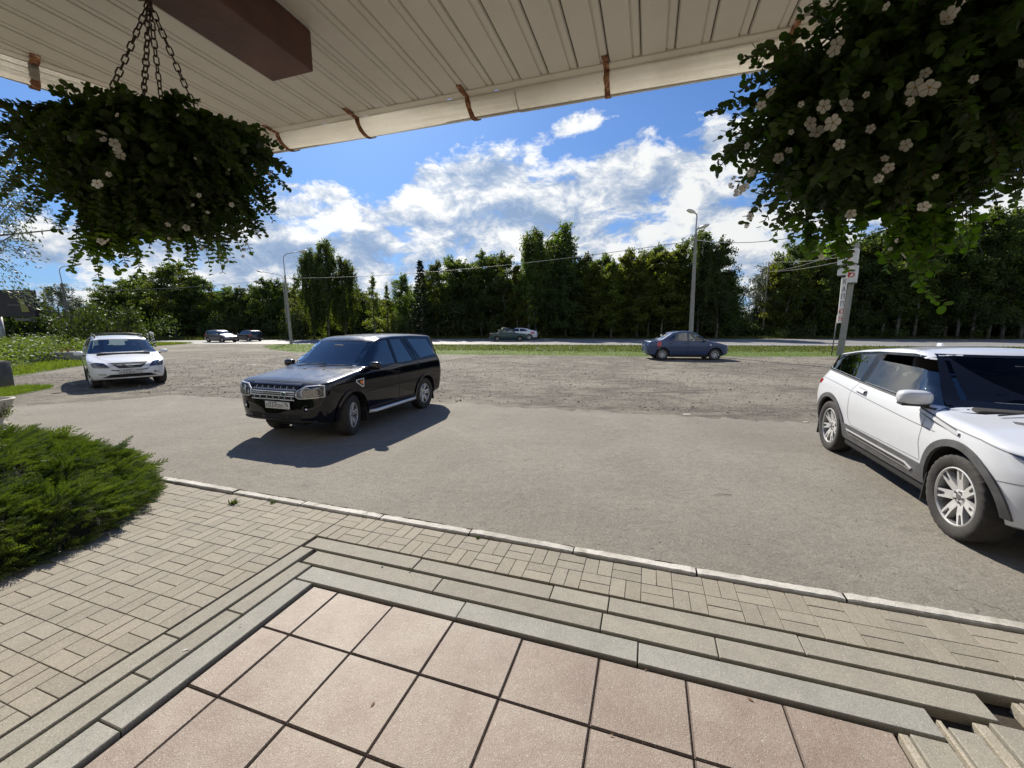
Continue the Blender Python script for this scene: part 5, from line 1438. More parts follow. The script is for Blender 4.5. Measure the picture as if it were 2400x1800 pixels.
rx.stroke('bumper_slot', 0, [(-.44, .625), (-.36, .60), (.36, .60), (.44, .625)], .030, M_seam, .004)
rx.patch('lower_intake', 0, [(-.66, .375), (.66, .375), (.56, .42), (.46, .475), (-.46, .475), (-.56, .42)], M_under, .008, .04)
headlight(rx, 30, [(-.08, .68), (.34, .70), (.44, .82), (.30, .86), (.12, .835), (.0, .77)], [(.10, .735, .04, M_lampin), (.24, .765, .05, M_chrome)], 0)
rx.patch('fog_lamp', 28, [(.05, .45), (.24, .46), (.26, .505), (.06, .50)], M_lampin, .008, .05, thick=.006, mirror=True)
rx.patch('tow_cover_hole', 0, [(.57, .475), (.62, .475), (.62, .53), (.57, .53)], M_seam, .006, .05)
mirror_house(rx, .82, 1.045, 1.10, P_white2, .085, .115, .070)
for sg in (1, -1):
    bm = bmesh.new(); zz = 1.63; tube(bm, [(.12, sg * .60, 1.60), (.0, sg * .60, 1.685), (-1.4, sg * .60, 1.70), (-1.62, sg * .60, 1.62)], .020, 8); bm_obj('roof_rail', bm, M_plast, rx.root)
for xx in (-.15, -1.15):
    bm = bmesh.new(); tube(bm, [(xx, -.60, 1.70), (xx, -.3, 1.725), (xx, .3, 1.725), (xx, .60, 1.70)], .017, 8); bm_obj('roof_bar', bm, M_plast, rx.root)
bm = bmesh.new(); pa = rx.proj('top', 1.18, .05, .02); pb = rx.proj('top', 1.10, .60, .02); tube(bm, [pa, pb], .008, 5); pa = rx.proj('top', 1.18, -.60, .02); pb = rx.proj('top', 1.12, .0, .02); tube(bm, [pa, pb], .008, 5); bm_obj('wiper', bm, M_plast, rx.root)
for wx in (1.36, -1.36):
    for sg in (1, -1): wheel(rx.root, (wx, sg * .79, .36), .36, .225, .225, 'five', R(8) if wx > 0 else 0, sg, False)
plate(rx, [('K', -.215, -.012, .088, 1), ('333', -.10, 0, .125, .95), ('KA', .045, -.012, .088, 1.0), ('777', .19, .012, .088, .8)], 2.335, .552)
seats(rx, .1, .64, .37, M_seat, -.8); dash(rx, .95, 1.0, 1.3)
rx.finish([(1.36, .79, .36), (-1.36, .79, .36)], .425, [rw_f, rw_r, rw_q], scr_r, rear_r, (-2.0, 1.05), .55)

# ================================================================== blue saloon
T_lo = [(-2.12, .93), (-2.05, 1.0), (-1.60, 1.035), (-1.50, 1.06), (-.86, 1.43), (-.5, 1.50), (0, 1.515), (.25, 1.49), (.42, 1.43), (1.06, 1.02), (1.18, .985), (1.7, .89), (2.0, .80), (2.12, .70)]
S_lo = [(.2, .90), (.36, .95), (.55, .985), (.75, 1.0), (.92, .975), (1.0, .945), (1.1, .90), (1.42, .76), (1.54, .72)]
b_lo = Body(T_lo, S_lo, .87, -2.12, 2.12, lambda x: .23 + max(0, abs(x) - 1.6) * .15, [(.2, .08), (.42, .0), (.55, 0), (.75, .05), (.95, .12)], [(.2, .08), (.42, .0), (.7, .0), (1.0, .08)], cf=.55, cr=.40, nf=2.7, nr=3.4, corner=.08, crown=.04, wbend=.12, belt=.99)
clo, rlo = place(gp(1674, 844.5), gp(1550.5, 843.5), 2.63, -.74)
lo = Car('parked_car', b_lo, P_blue, clo, rlo, 'dusty blue saloon with clear front side window by the grass strip', 'car')
lw_f = [(.86, 1.005), (.30, 1.395), (.0, 1.42), (-.02, 1.0)]; lw_r = [(-.10, 1.0), (-.10, 1.42), (-.50, 1.405), (-.80, 1.27), (-.92, 1.15), (-.92, 1.01)]
scr_l = [(-.62, 1.055), (.62, 1.055), (.53, 1.40), (-.53, 1.40)]; rear_l = [(-.58, 1.12), (.58, 1.12), (.50, 1.38), (-.50, 1.38)]
lo.scrx = (.2, 2.6); lo.rearx = (-.6, -2.8)
lo.patch('windscreen', 0, grow(scr_l, 1.04), M_wind, -.006, .06); lo.patch('rear_window', 180, grow(rear_l), M_glass, -.006, .08)
M_clear = glass_mat('clear_glass', (.88, .92, .90), 0, 1.45)
lo.patch('window', 90, grow(lw_f), M_clear, -.006, .08, mirror=True); lo.patch('window', 90, grow(lw_r), M_glassd, -.006, .08, mirror=True)
lo.stroke('window_trim', 90, [(.95, .985), (-.95, .990)], .018, M_plast, .003, mirror=True)
for sm_ in ([(.92, .96), (.90, .35)], [(-.06, 1.40), (-.06, .35)], [(-1.0, 1.0), (-.98, .85), (-.76, .45)]): lo.stroke('door_seam', 90, sm_, .012, M_seam, .0015, mirror=True)
lo.stroke('rub_strip', 90, [(.88, .60), (-.78, .62)], .03, P_blue, .012, .012, mirror=True)
for x_ in (-.22, -1.00): lo.stroke('door_handle', 90, [(x_, .865), (x_ + .17, .865)], .035, M_plast, .03, .025, mirror=True)
headlight(lo, 36, [(-.06, .60), (.30, .63), (.38, .78), (.24, .79), (-.04, .72)], [(.12, .69, .06, M_chrome), (.25, .70, .05, M_lampin)], 0)
lo.patch('grille', 0, [(-.36, .60), (.36, .60), (.40, .72), (-.40, .72)], M_seam, .006, .06); lo.patch('lower_grille', 0, [(-.45, .32), (.45, .32), (.48, .42), (-.48, .42)], M_seam, .006, .08)
lo.patch('tail_light', 140, [(-.60, .70), (-.47, .70), (-.46, .98), (-.58, .98)], M_red, .01, .05, thick=.01, mirror=True)
lo.stroke('side_repeater', 90, [(1.03, .80), (1.09, .80)], .035, M_chrome, .008, mirror=True)
lo.stroke('sill', 90, [(.88, .27), (-.86, .27)], .05, M_plast, .004, mirror=True)
mirror_house(lo, .72, .96, 1.03, P_blue, .07, .09, .06)
bm = bmesh.new(); tube(bm, [lo.proj('top', 1.12, -.45, .02), lo.proj('top', 1.02, .05, .02)], .012, 5); bm_obj('wiper', bm, M_plast, lo.root)
for wx in (1.315, -1.315):
    for sg in (1, -1): wheel(lo.root, (wx, sg * .74, .30), .30, .19, .195, 'cap', 0, sg, False, M_hubcap)
seats(lo, .0, .50, .34, M_seatl, -.72); dash(lo, .85, .90, 1.2, M_seatl)
bm = bmesh.new(); box(bm, (.45, 0, .68), (1.0, 1.4, .3), None, .03); bm_obj('console', bm, M_seat, lo.root)
lo.finish([(1.315, .74, .30), (-1.315, .74, .30)], .365, [lw_f, lw_r], scr_l, rear_l, (-1.45, .98), .48, inset=.045)

# ================================================================== dark green old saloon on the road
T_la = [(-2.02, .85), (-1.98, .90), (-1.25, .93), (-1.12, .95), (-.80, 1.33), (-.62, 1.40), (-.2, 1.425), (.22, 1.40), (.36, 1.34), (.76, .95), (.86, .925), (1.6, .86), (1.98, .81), (2.02, .72)]
S_la = [(.2, .92), (.36, .97), (.55, 1.0), (.85, .985), (.93, .96), (1.0, .92), (1.36, .79), (1.46, .76)]
b_la = Body(T_la, S_la, .81, -2.02, 2.02, lambda x: .26, [(.2, .05), (.42, .0), (.9, .0)], [(.2, .05), (.42, .0), (1.0, .0)], cf=.16, cr=.16, nf=2.6, nr=2.6, corner=.045, crown=.025, wbend=.05, Tw=.03, belt=.94)
cla, rla = place(gp(1218, 800.6), gp(1166, 800.8), 2.42, -.68)
la = Car('passing_car', b_la, P_green, cla, rla, 'old boxy dark green saloon driving along the highway', 'car')
aw_f = [(.56, .97), (.30, 1.29), (-.16, 1.32), (-.16, .96)]; aw_r = [(-.24, .96), (-.24, 1.32), (-.62, 1.31), (-.82, .99), (-.82, .96)]
scr_a = [(-.60, .99), (.60, .99), (.55, 1.31), (-.55, 1.31)]; rear_a = [(-.60, .99), (.60, .99), (.54, 1.30), (-.54, 1.30)]
la.scrx = (.1, 2.6); la.rearx = (-.5, -2.6)
la.patch('windscreen', 0, grow(scr_a, 1.04), M_clear, -.006, .1); la.patch('rear_window', 180, grow(rear_a), M_clear, -.006, .1)
for w_ in (aw_f, aw_r): la.patch('window', 90, grow(w_), M_clear, -.006, .1, mirror=True)
la.stroke('screen_pillar_trim', 90, [(-1.13, .96), (-.84, 1.31)], .05, M_chrome, .006, mirror=True)
la.stroke('drip_rail', 90, [(-.80, 1.33), (-.5, 1.375), (.1, 1.375), (.32, 1.32), (.72, .96)], .03, M_chrome, .006, mirror=True)
for th_, zz in ((0, .44), (180, .44)): la.stroke('bumper', th_, [(-.78, zz), (.78, zz)], .09, M_chrome, .08, .07)
la.patch('grille', 0, [(-.72, .58), (.72, .58), (.72, .74), (-.72, .74)], M_seam, .01, .1)
la.patch('headlight', 0, [(-.72, .58), (-.50, .58), (-.50, .74), (-.72, .74)], M_chrome, .03, .05, thick=.03, mirror=True)
la.patch('tail_light', 180, [(-.74, .60), (-.52, .60), (-.52, .78), (-.74, .78)], M_red, .02, .05, mirror=True)
for xx in (-.5, .05):
    bm = bmesh.new(); tube(bm, [(xx, -.58, 1.40), (xx, -.58, 1.47), (xx, .58, 1.47), (xx, .58, 1.40)], .018, 6); bm_obj('roof_rack_bar', bm, M_plast, la.root)
bm = bmesh.new()
for yy in (-.5, -.17, .17, .5): tube(bm, [(-.75, yy, 1.49), (.22, yy, 1.49)], .014, 5)
bm_obj('roof_rack', bm, M_plast, la.root)
for wx in (1.21, -1.21):
    for sg in (1, -1): wheel(la.root, (wx, sg * .66, .29), .29, .17, .175, 'plain', 0, sg, False, M_alloyd)
seats(la, -.05, .48, .32, M_seatl, -.62); dash(la, .62, .86, 1.1)
la.finish([(1.21, .66, .29), (-1.21, .66, .29)], .345, [aw_f, aw_r], scr_a, rear_a, (-1.05, .72), .46, inset=.04)

# ================================================================== far traffic: one simpler builder
def far_car(name, loc, rz, label, mat, T, S, hw, L2, wbx, wr, wins, scr, rear, cab, glass=M_glassd, belt=1.0, rails=False, inset=.05, lights=True, fs=1.0):
    b = Body(T, S, hw, -L2, L2, lambda x: .26 + max(0, abs(x) - 1.6) * .12, [(.2, .1), (.5, .0), (.75, .05), (1.0, .15)], [(.2, .1), (.5, .0), (1.0, .05), (1.5, .05)], cf=.6, cr=.45, nf=2.7, nr=3.0, corner=.08, crown=.04, wbend=.12, belt=belt)
    b.nst = 44; c = Car(name, b, mat, loc, rz, label, 'car'); c.scrx = (.2, 2.8); c.rearx = (-.8, -2.9)
    c.patch('windscreen', 0, grow(scr, 1.04), M_wind, -.006, .1); c.patch('rear_window', 180, grow(rear), glass, -.006, .1)
    for w_ in wins: c.patch('window', 90, grow(w_), glass, -.006, .1, mirror=True)
    if lights:
        c.patch('headlight', 33, [(-.06, .62), (.36, .66), (.40, .80), (.0, .74)], M_chrome, .01, .08, mirror=True)
        c.patch('tail_light', 148, [(-.62, .74), (-.36, .76), (-.36, .96), (-.60, .96)], M_red, .01, .08, mirror=True)
    c.patch('grille', 0, [(-.35, .58), (.35, .58), (.40, .72), (-.40, .72)], M_seam, .006, .1); c.patch('lower_grille', 0, [(-.5, .30), (.5, .30), (.55, .45), (-.55, .45)], M_plast, .006, .1)
    c.stroke('sill', 90, [(wbx - .45, .30), (-wbx + .45, .30)], .10, M_plast, .006, mirror=True)
    mirror_house(c, .75, hw + .11, belt + .07, mat, .07, .09, .06)
    if rails:
        for sg in (1, -1):
            bm = bmesh.new(); zt = max(t[1] for t in T); tube(bm, [(.1, sg * hw * .68, zt - .05), (.0, sg * hw * .68, zt + .03), (-1.3, sg * hw * .68, zt + .03), (-1.45, sg * hw * .68, zt - .05)], .018, 6); bm_obj('roof_rail', bm, M_plast, c.root)
    for wx in (wbx, -wbx):
        for sg in (1, -1): wheel(c.root, (wx, sg * (hw - .13), wr), wr, .21, wr * .64, 'five', 0, sg, False)
    seats(c, .0, .58, .36, M_seat, -.75); c.root.scale = (fs,) * 3
    c.finish([(wbx, hw - .13, wr), (-wbx, hw - .13, wr)], wr + .065, wins, scr, rear, cab, .52, inset=inset); return c
T_suv = [(-2.2, 1.0), (-2.12, 1.15), (-1.95, 1.38), (-1.75, 1.55), (-1.0, 1.60), (-.2, 1.60), (.2, 1.55), (.42, 1.48), (1.10, 1.05), (1.22, 1.01), (1.75, .92), (2.1, .80), (2.2, .68)]
S_suv = [(.2, .9), (.36, .95), (.75, 1.0), (.95, .98), (1.05, .94), (1.5, .76), (1.62, .72)]
W_suv = [[(.95, 1.05), (.40, 1.42), (.0, 1.47), (.0, 1.05)], [(-.10, 1.05), (-.10, 1.48), (-.95, 1.47), (-.98, 1.06)], [(-1.08, 1.08), (-1.05, 1.46), (-1.55, 1.44), (-1.82, 1.18)]]
SC_suv = [(-.68, 1.09), (.68, 1.09), (.58, 1.46), (-.58, 1.46)]; RE_suv = [(-.6, 1.12), (.6, 1.12), (.52, 1.44), (-.52, 1.44)]
def yrz(dx_, dy_): return math.atan2(dy_, dx_)
far_car('passing_car', gp(520, 802.0), yrz(.93, -.36), 'grey multi seat hatchback with glinting bonnet approaching along the highway', P_silver, T_suv, S_suv, .89, 2.2, 1.33, .32, W_suv, SC_suv, RE_suv, (-1.9, 1.0), M_glassd, 1.02, fs=.80)
far_car('passing_car', gp(583, 799.5), yrz(-.90, .42), 'dark estate driving away on the highway behind the grey hatchback', P_dark, T_suv, S_suv, .91, 2.25, 1.34, .34, W_suv, SC_suv, RE_suv, (-1.9, 1.0), M_glassd, 1.02, True, fs=.76)
far_car('passing_car', gp(272, 803.5) + Vector((-6, 8, 0)), yrz(.90, -.40), 'dark car on the highway seen above the roof of the white crossover', P_dark, T_suv, S_suv, .89, 2.2, 1.33, .34, W_suv, SC_suv, RE_suv, (-1.9, 1.0), M_glassd, 1.02, fs=.80)
T_fb = [(-2.4, 1.0), (-2.34, 1.10), (-2.0, 1.14), (-1.2, 1.36), (-.6, 1.44), (0, 1.455), (.3, 1.41), (1.15, 1.0), (1.3, .96), (1.9, .86), (2.3, .74), (2.4, .62)]
S_fb = [(.2, .9), (.36, .95), (.75, 1.0), (.90, .98), (1.0, .94), (1.38, .74), (1.46, .70)]
far_car('passing_car', gp(1213, 796.6), yrz(-1, .06), 'white sloping backed saloon passing behind the old green saloon', P_white2, T_fb, S_fb, .91, 2.4, 1.42, .34, [[(.9, 1.02), (.3, 1.33), (-.2, 1.36), (-.2, 1.02)], [(-.3, 1.02), (-.3, 1.36), (-.9, 1.29), (-1.25, 1.08)]], [(-.66, 1.05), (.66, 1.05), (.56, 1.36), (-.56, 1.36)], [(-.58, 1.20), (.58, 1.20), (.52, 1.32), (-.52, 1.32)], (-1.4, 1.0), M_glassd, .99)
# ================================================================== VEGETATION
L_birch = leaf_mat('birch_leaves', (.042, .064, .016), (.100, .130, .034), .50, (2.0, 2.1, .7), .7, .5, .35, .35)
L_dense = leaf_mat('dense_leaves', (.030, .048, .015), (.078, .102, .028), .46, (1.9, 2.0, .7), .7, .55, .3, .35)
L_yel = leaf_mat('yellow_green_leaves', (.068, .088, .016), (.135, .150, .030), .52, (2.0, 2.0, .6), .7, .5, .35, .3)
L_willow = leaf_mat('silver_leaves', (.060, .080, .050), (.14, .165, .11), .25, (1.3, 1.4, .9), .9, .42, .5, .25)
L_shrub = leaf_mat('shrub_leaves', (.028, .042, .012), (.070, .095, .020), .3, (1.6, 1.7, .5), 1.2, .55, .3, .4)
L_spruce = leaf_mat('needles', (.016, .030, .012), (.034, .050, .018), .08, None, 1.0, .6, .3, .2)
M_bark = pbr('bark_grey', (.12, .105, .085), .9, var=.35, vscale=3, bump=.5, bscale=12)
def birch_bark():
    m, g, out = mat_new('birch_bark'); b = g.n('ShaderNodeBsdfPrincipled'); g.l(b.outputs[0], out.inputs[0]); b.inputs['Roughness'].default_value = .8
    p = g.vmath('MULTIPLY', g.n('ShaderNodeTexCoord').outputs['Object'], (1, 1, 3.2)); g.l(g.ramp(g.noise(p, 2.2, 6, .7), [(.38, (.03, .028, .025)), (.55, (.13, .125, .11)), (.75, (.24, .235, .215))]), b.inputs['Base Color']); return m
M_birch = birch_bark()
QL = (np.array([(0, 0, 0), (.5, -.36, .06), (1, 0, 0), (.5, .36, .06)], float), np.array([(0, 1, 2, 3)]))
def norm(v): return v / (np.linalg.norm(v, axis=-1, keepdims=True) + 1e-9)
def crown_points(rg, kind, H):
    """returns leaf positions, directions; and branch polylines"""
    P_, Dd, br = [], [], []
    spec = dict(birch=(64, .14, .25, .55, 180), dense=(74, .10, .33, .35, 200), weeping=(46, .25, .17, .6, 90), poplar=(62, .10, .19, .9, 180), willow=(55, .12, .34, .45, 150), young=(44, .12, .21, .8, 120))[kind]
    nb, z0, Rf, up, nl = spec; R0 = Rf * H
    for i in range(nb):
        f = z0 + (1 - z0) * ((i + rg.random()) / nb) ** .92
        prof = {'birch': math.sin(PI * min(1, (1 - f) * 1.15 + .02) ** .75) ** .7, 'dense': max(.12, (1 - ((f - .45) / .58) ** 2)) ** .6, 'weeping': max(.15, 1 - ((f - .55) / .5) ** 2) ** .5,
                'poplar': max(.1, 1 - ((f - .4) / .62) ** 2) ** .6, 'willow': max(.15, 1 - ((f - .5) / .55) ** 2) ** .5, 'young': max(.06, (1 - f)) ** .6}[kind]
        L = R0 * prof * rg.uniform(.62, 1.18); a = rg.uniform(0, 2 * PI); e = rg.uniform(.1, .9) * up * (.6 + f)
        p0 = np.array([0, 0, f * H * .93]); d = np.array([math.cos(a) * math.cos(e), math.sin(a) * math.cos(e), math.sin(e)])
        pts = [p0]; n = 6
        for k in range(n):
            d = norm(d + rg.normal(0, .12, 3) + np.array([0, 0, -.05 if kind != 'poplar' else .05])); pts.append(pts[-1] + d * L / n)
        pts = np.array(pts); br.append((pts, f))
        m = int(nl * (.35 + L / max(R0, .1)))
        t = rg.uniform(.12, 1.0, m) ** .75 * n; k = np.minimum(t.astype(int), n - 1); q = pts[k] + (pts[k + 1] - pts[k]) * (t - k)[:, None]
        sp = (.05 + .055 * L) * np.array([1, 1, .75]); q = q + rg.normal(0, 1, (m, 3)) * sp * H / 10 * 1.35
        dd = norm(rg.normal(0, 1, (m, 3)) + np.array([0, 0, -.25]))
        P_.append(q); Dd.append(dd)
        if kind in ('weeping', 'willow'):
            ns = 7 if kind == 'weeping' else 4
            for s_ in range(ns):
                t = rg.uniform(.35, 1) * n; k = min(int(t), n - 1); b0 = pts[k] + (pts[k + 1] - pts[k]) * (t - k) + rg.normal(0, .12, 3)
                ln = rg.uniform(.10, .24) * H * (1 if kind == 'weeping' else .6); mm = int(ln * 26)
                u = np.sort(rg.random(mm)); q = b0 + np.stack([rg.normal(0, .05, mm) + u * rg.normal(0, .1), rg.normal(0, .05, mm) + u * rg.normal(0, .1), -u * ln], 1)
                P_.append(q); Dd.append(norm(np.stack([rg.normal(0, .5, mm), rg.normal(0, .5, mm), -np.ones(mm)], 1)))
    # leader
    m = int(nl * .8); q = np.stack([rg.normal(0, .10, m), rg.normal(0, .10, m), rg.uniform(.72, 1.0, m) * H], 1); P_.append(q); Dd.append(norm(rg.normal(0, 1, (m, 3)) + [0, 0, .4]))
    return np.concatenate(P_), np.concatenate(Dd), br
def spruce_points(rg, H):
    P_, Dd, br = [], [], []
    for i in range(110):
        f = .06 + .92 * (i / 110); L = (1 - f) ** .85 * H * .19 * rg.uniform(.75, 1.15) + .06; a = i * 2.4 + rg.uniform(-.3, .3); m = int(60 + 110 * (1 - f))
        u = rg.random(m) ** .7; d = np.array([math.cos(a), math.sin(a), 0]); q = np.array([0, 0, f * H]) + u[:, None] * L * d + np.stack([rg.normal(0, .07, m), rg.normal(0, .07, m), -.22 * L * u + .25 * L * u ** 3 + rg.normal(0, .05, m)], 1)
        P_.append(q); Dd.append(norm(d + rg.normal(0, .5, (m, 3)) + [0, 0, -.3]))
    return np.concatenate(P_), np.concatenate(Dd), br
_tv = {}
ORD = ['first', 'second', 'third', 'fourth', 'fifth', 'sixth', 'seventh', 'eighth', 'ninth', 'tenth', 'eleventh', 'twelfth', 'thirteenth', 'fourteenth', 'fifteenth', 'sixteenth', 'seventeenth', 'eighteenth', 'nineteenth', 'twentieth'] + ['twenty ' + w for w in ('first', 'second', 'third', 'fourth', 'fifth', 'sixth', 'seventh', 'eighth', 'ninth')]
KA = {'birch': 'tall dark birch', 'dense': 'dark leafy tree', 'poplar': 'yellow green aspen', 'young': 'light green birch', 'willow': 'pale willow'}
def row(items, phrase, grp):
    for i, (k_, x_, t_, Y_, w_) in enumerate(sorted(items, key=lambda q: q[1])): tree(k_, x_, t_, Y_, w_, KA[k_] + ', ' + ORD[i] + ' from left in the row ' + phrase, grp)
def tree_variant(kind, k, lm, bark, leaf=.20):
    key = (kind, k)
    if key in _tv: return _tv[key]
    rg = np.random.default_rng(100 + 17 * k + len(kind) * 5); H = 10.0
    if kind == 'spruce': P_, Dd, br = spruce_points(rg, H)
    else: P_, Dd, br = crown_points(rg, kind, H)
    n = len(P_); nr = rg.normal(0, 1, (n, 3)) + norm(P_ - np.array([0, 0, H * .45])) * .9
    crown = scatter('crown', P_, Dd, nr, rg.uniform(.65, 1.35, n) * leaf, lm, None, QL, None)
    bm = bmesh.new(); wob_ = [Vector((rg.normal(0, .05) * i, rg.normal(0, .05) * i, H * .95 * i / 8)) for i in range(9)]
    tube(bm, wob_, [.13 * (1 - .88 * i / 8) + .01 for i in range(9)], 7)
    for pts, f in br[::2]:
        tube(bm, [Vector(p) for p in pts[::2]], [.035 * (1.15 - f), .02 * (1.15 - f), .012 * (1.1 - f), .006][:len(pts[::2])], 4, False)
    me = bpy.data.meshes.new('trunk'); bm.to_mesh(me); bm.free(); me.materials.append(bark)
    _tv[key] = (crown, me); return _tv[key]
KM = {'birch': (L_birch, M_birch, .19), 'dense': (L_dense, M_bark, .21), 'weeping': (L_birch, M_birch, .15), 'poplar': (L_yel, M_bark, .19), 'willow': (L_willow, M_bark, .17), 'young': (L_yel, M_birch, .18), 'spruce': (L_spruce, M_bark, .16)}
KN = {'birch': 'birch_tree', 'dense': 'leafy_tree', 'weeping': 'weeping_birch_tree', 'poplar': 'aspen_tree', 'willow': 'willow_tree', 'young': 'young_birch_tree', 'spruce': 'spruce_tree'}
def tree(kind, x, top, Y, w=1.0, label='', group=None, sink=.0, X=None, Hh=None, var=None):
    p = atY(x, top, Y); H = Hh or max(2.0, p.z); lm, bk_, lf_ = KM[kind]
    k = random.randrange(3) if var is None else var
    cm, tm = tree_variant(kind, k, lm, bk_, lf_)
    r = empty(KN[kind], (X if X is not None else p.x, Y, -sink), random.uniform(0, 6.28), label, 'tree', group)
    s = H / 10; ws = s * w * random.uniform(.90, 1.28); H *= random.uniform(.94, 1.05) if group else 1; s = H / 10
    for nm, me in (('crown', cm), ('trunk', tm)):
        o = mesh_obj(nm, me, r); o.scale = (ws, ws, s) if nm == 'crown' else ((s * .8 + .25), (s * .8 + .25), s)
    return r
random.seed(21)
# ---- far bank of the road, left to right: (kind, x, top y, distance, width factor)
LB = [  # far left group behind the billboard and lamp
 ('willow', 128, 664, 54, 1.0, 'drooping pale willow standing behind the leftmost street lamp'),
 ('willow', 175, 700, 56, .8, 'lower thin willow just right of the leftmost street lamp'),
 ('dense', 60, 742, 46, 1.0, 'small round tree in the weeds below the dark billboard'),
 ('dense', 215, 735, 52, 1.2, 'low bushy tree behind the roof of the white crossover')]
for k_, x_, t_, Y_, w_, l_ in LB: tree(k_, x_, t_, Y_, w_, l_)
GL = 'trees behind the highway left of the tall feathery birches'
row([('birch', 240, 655, 55, .95), ('dense', 285, 648, 57, .8), ('birch', 318, 640, 56, .9), ('dense', 352, 650, 58, .9), ('birch', 392, 615, 54, 1.05), ('birch', 420, 612, 57, 1.0), ('dense', 455, 640, 56, .9),
      ('young', 492, 662, 56, 1.0), ('birch', 525, 668, 57, .95), ('dense', 560, 662, 57, .85), ('birch', 590, 668, 59, .9), ('dense', 615, 655, 56, .9), ('dense', 650, 648, 57, .8), ('birch', 640, 660, 62, .9), ('dense', 500, 690, 60, 1.0), ('birch', 345, 665, 62, 1.0), ('dense', 265, 680, 60, 1.0), ('dense', 575, 690, 62, 1.1)], 'left of the feathery birches', GL)
for x_, t_, w_, l_ in [(722, 575, .85, 'left one of the three tall feathery birches right of the second lamp'), (757, 556, .95, 'tallest of the three feathery birches right of the second lamp'), (800, 596, .85, 'right one of the three tall feathery birches right of the second lamp')]:
    tree('weeping', x_, t_, 52 + random.uniform(-1, 1), w_, l_)
tree('young', 690, 640, 53, .9, 'slim light green birch directly behind the second street lamp')
tree('young', 872, 640, 52, .9, 'loose light green birch right of the feathery tall birches'); tree('young', 905, 662, 55, 1.0, 'lower loose birch behind the black estate car, left of the spruce')
GM = 'trees behind the highway between the spruce and the big birch pair'
tree('spruce', 984, 606, 54, .9, 'narrow dark spruce with pointed top above the black estate car')
row([('birch', 940, 645, 56, .8), ('dense', 835, 668, 58, .9), ('birch', 1022, 612, 55, .9), ('birch', 1060, 605, 56, .85), ('dense', 1092, 608, 56, .85), ('birch', 1128, 590, 56, .85), ('dense', 1150, 600, 58, .9), ('birch', 1182, 592, 55, .8), ('poplar', 1212, 606, 55, .9), ('dense', 1085, 640, 60, 1.0), ('dense', 1000, 650, 60, 1.0), ('dense', 1170, 640, 60, 1.0)], 'between spruce and birch pair', GM)
tree('weeping', 1256, 528, 56, 1.05, 'left tree of the tall drooping birch pair above the green saloon', var=0); tree('weeping', 1315, 514, 57, 1.05, 'right tree of the tall drooping birch pair above the green saloon', var=1)
tree('weeping', 1288, 552, 58, 1.0, 'shorter birch squeezed between the tall drooping birch pair', var=2)
GR_ = 'yellow green trees behind the highway right of the big birch pair'
row([('birch', 1240, 610, 54, .85), ('dense', 1330, 615, 55, .9), ('birch', 1372, 598, 56, .85), ('poplar', 1395, 612, 54, 1.1), ('birch', 1415, 585, 57, .85), ('poplar', 1438, 600, 54, 1.1), ('poplar', 1470, 588, 55, 1.15), ('poplar', 1500, 598, 54, 1.1), ('birch', 1485, 585, 58, .9), ('poplar', 1528, 585, 55, 1.1), ('birch', 1545, 572, 57, .85), ('poplar', 1560, 586, 54, 1.1), ('poplar', 1590, 575, 55, 1.1), ('birch', 1600, 562, 57, .9), ('dense', 1290, 650, 60, 1.1), ('dense', 1450, 640, 60, 1.1), ('dense', 1540, 640, 60, 1.1)], 'right of the birch pair', GR_)
tree('weeping', 1650, 530, 54, 1.05, 'drooping birch directly behind the tall concrete lamp post', var=0)
tree('dense', 1695, 552, 53, .66, 'broad dark tree with overhanging right side at the gap in the wood', var=1); tree('dense', 1668, 585, 56, .9, 'dark tree filling the space behind the overhanging tree at the gap', var=2)
for k_, x_, t_, Y_, w_, l_ in [('dense', 1722, 735, 80, 1.3, 'low round bush seen far off through the gap in the wood'), ('dense', 1748, 728, 95, 1.3, 'second far bush seen through the gap in the wood'), ('young', 1700, 740, 75, 1.5, 'light green bush at the left side of the gap in the wood'),
      ('dense', 1770, 722, 110, 1.2, 'grey green far crown at the right side of the gap'), ('dense', 1725, 716, 130, 1.4, 'farthest round tree on the skyline in the gap')]: tree(k_, x_, t_, Y_, w_, l_)
tree('willow', 1788, 640, 58, .62, 'pale willow leaning into the gap beside the power pole', var=0); tree('willow', 1812, 612, 60, .7, 'taller pale willow right of the power pole', var=1)
GX = 'trees behind the highway right of the gap in the wood'
row([('poplar', 1830, 590, 57, 1.1), ('birch', 1862, 572, 56, .9), ('poplar', 1895, 575, 58, 1.1), ('birch', 1930, 560, 56, .9), ('poplar', 1958, 562, 57, 1.1), ('birch', 1990, 560, 56, .9), ('dense', 2025, 555, 56, .85), ('birch', 2060, 540, 55, .9),
      ('birch', 2100, 520, 54, .9), ('birch', 2140, 500, 53, .95), ('birch', 2180, 508, 54, .95), ('dense', 2216, 565, 55, .8), ('dense', 2250, 545, 54, .85), ('birch', 2285, 520, 53, .9), ('birch', 2325, 492, 52, .95), ('dense', 2360, 515, 52, .8), ('birch', 2400, 488, 52, .95), ('birch', 2445, 495, 52, .9), ('dense', 2490, 500, 52, .9),
      ('dense', 1850, 640, 61, 1.1), ('dense', 1920, 640, 61, 1.1), ('dense', 2000, 620, 60, 1.1), ('dense', 2080, 610, 59, 1.1), ('dense', 2160, 600, 58, 1.1), ('dense', 2240, 600, 58, 1.1), ('dense', 2320, 600, 57, 1.1), ('dense', 2400, 600, 57, 1.1)], 'right of the gap', GX)
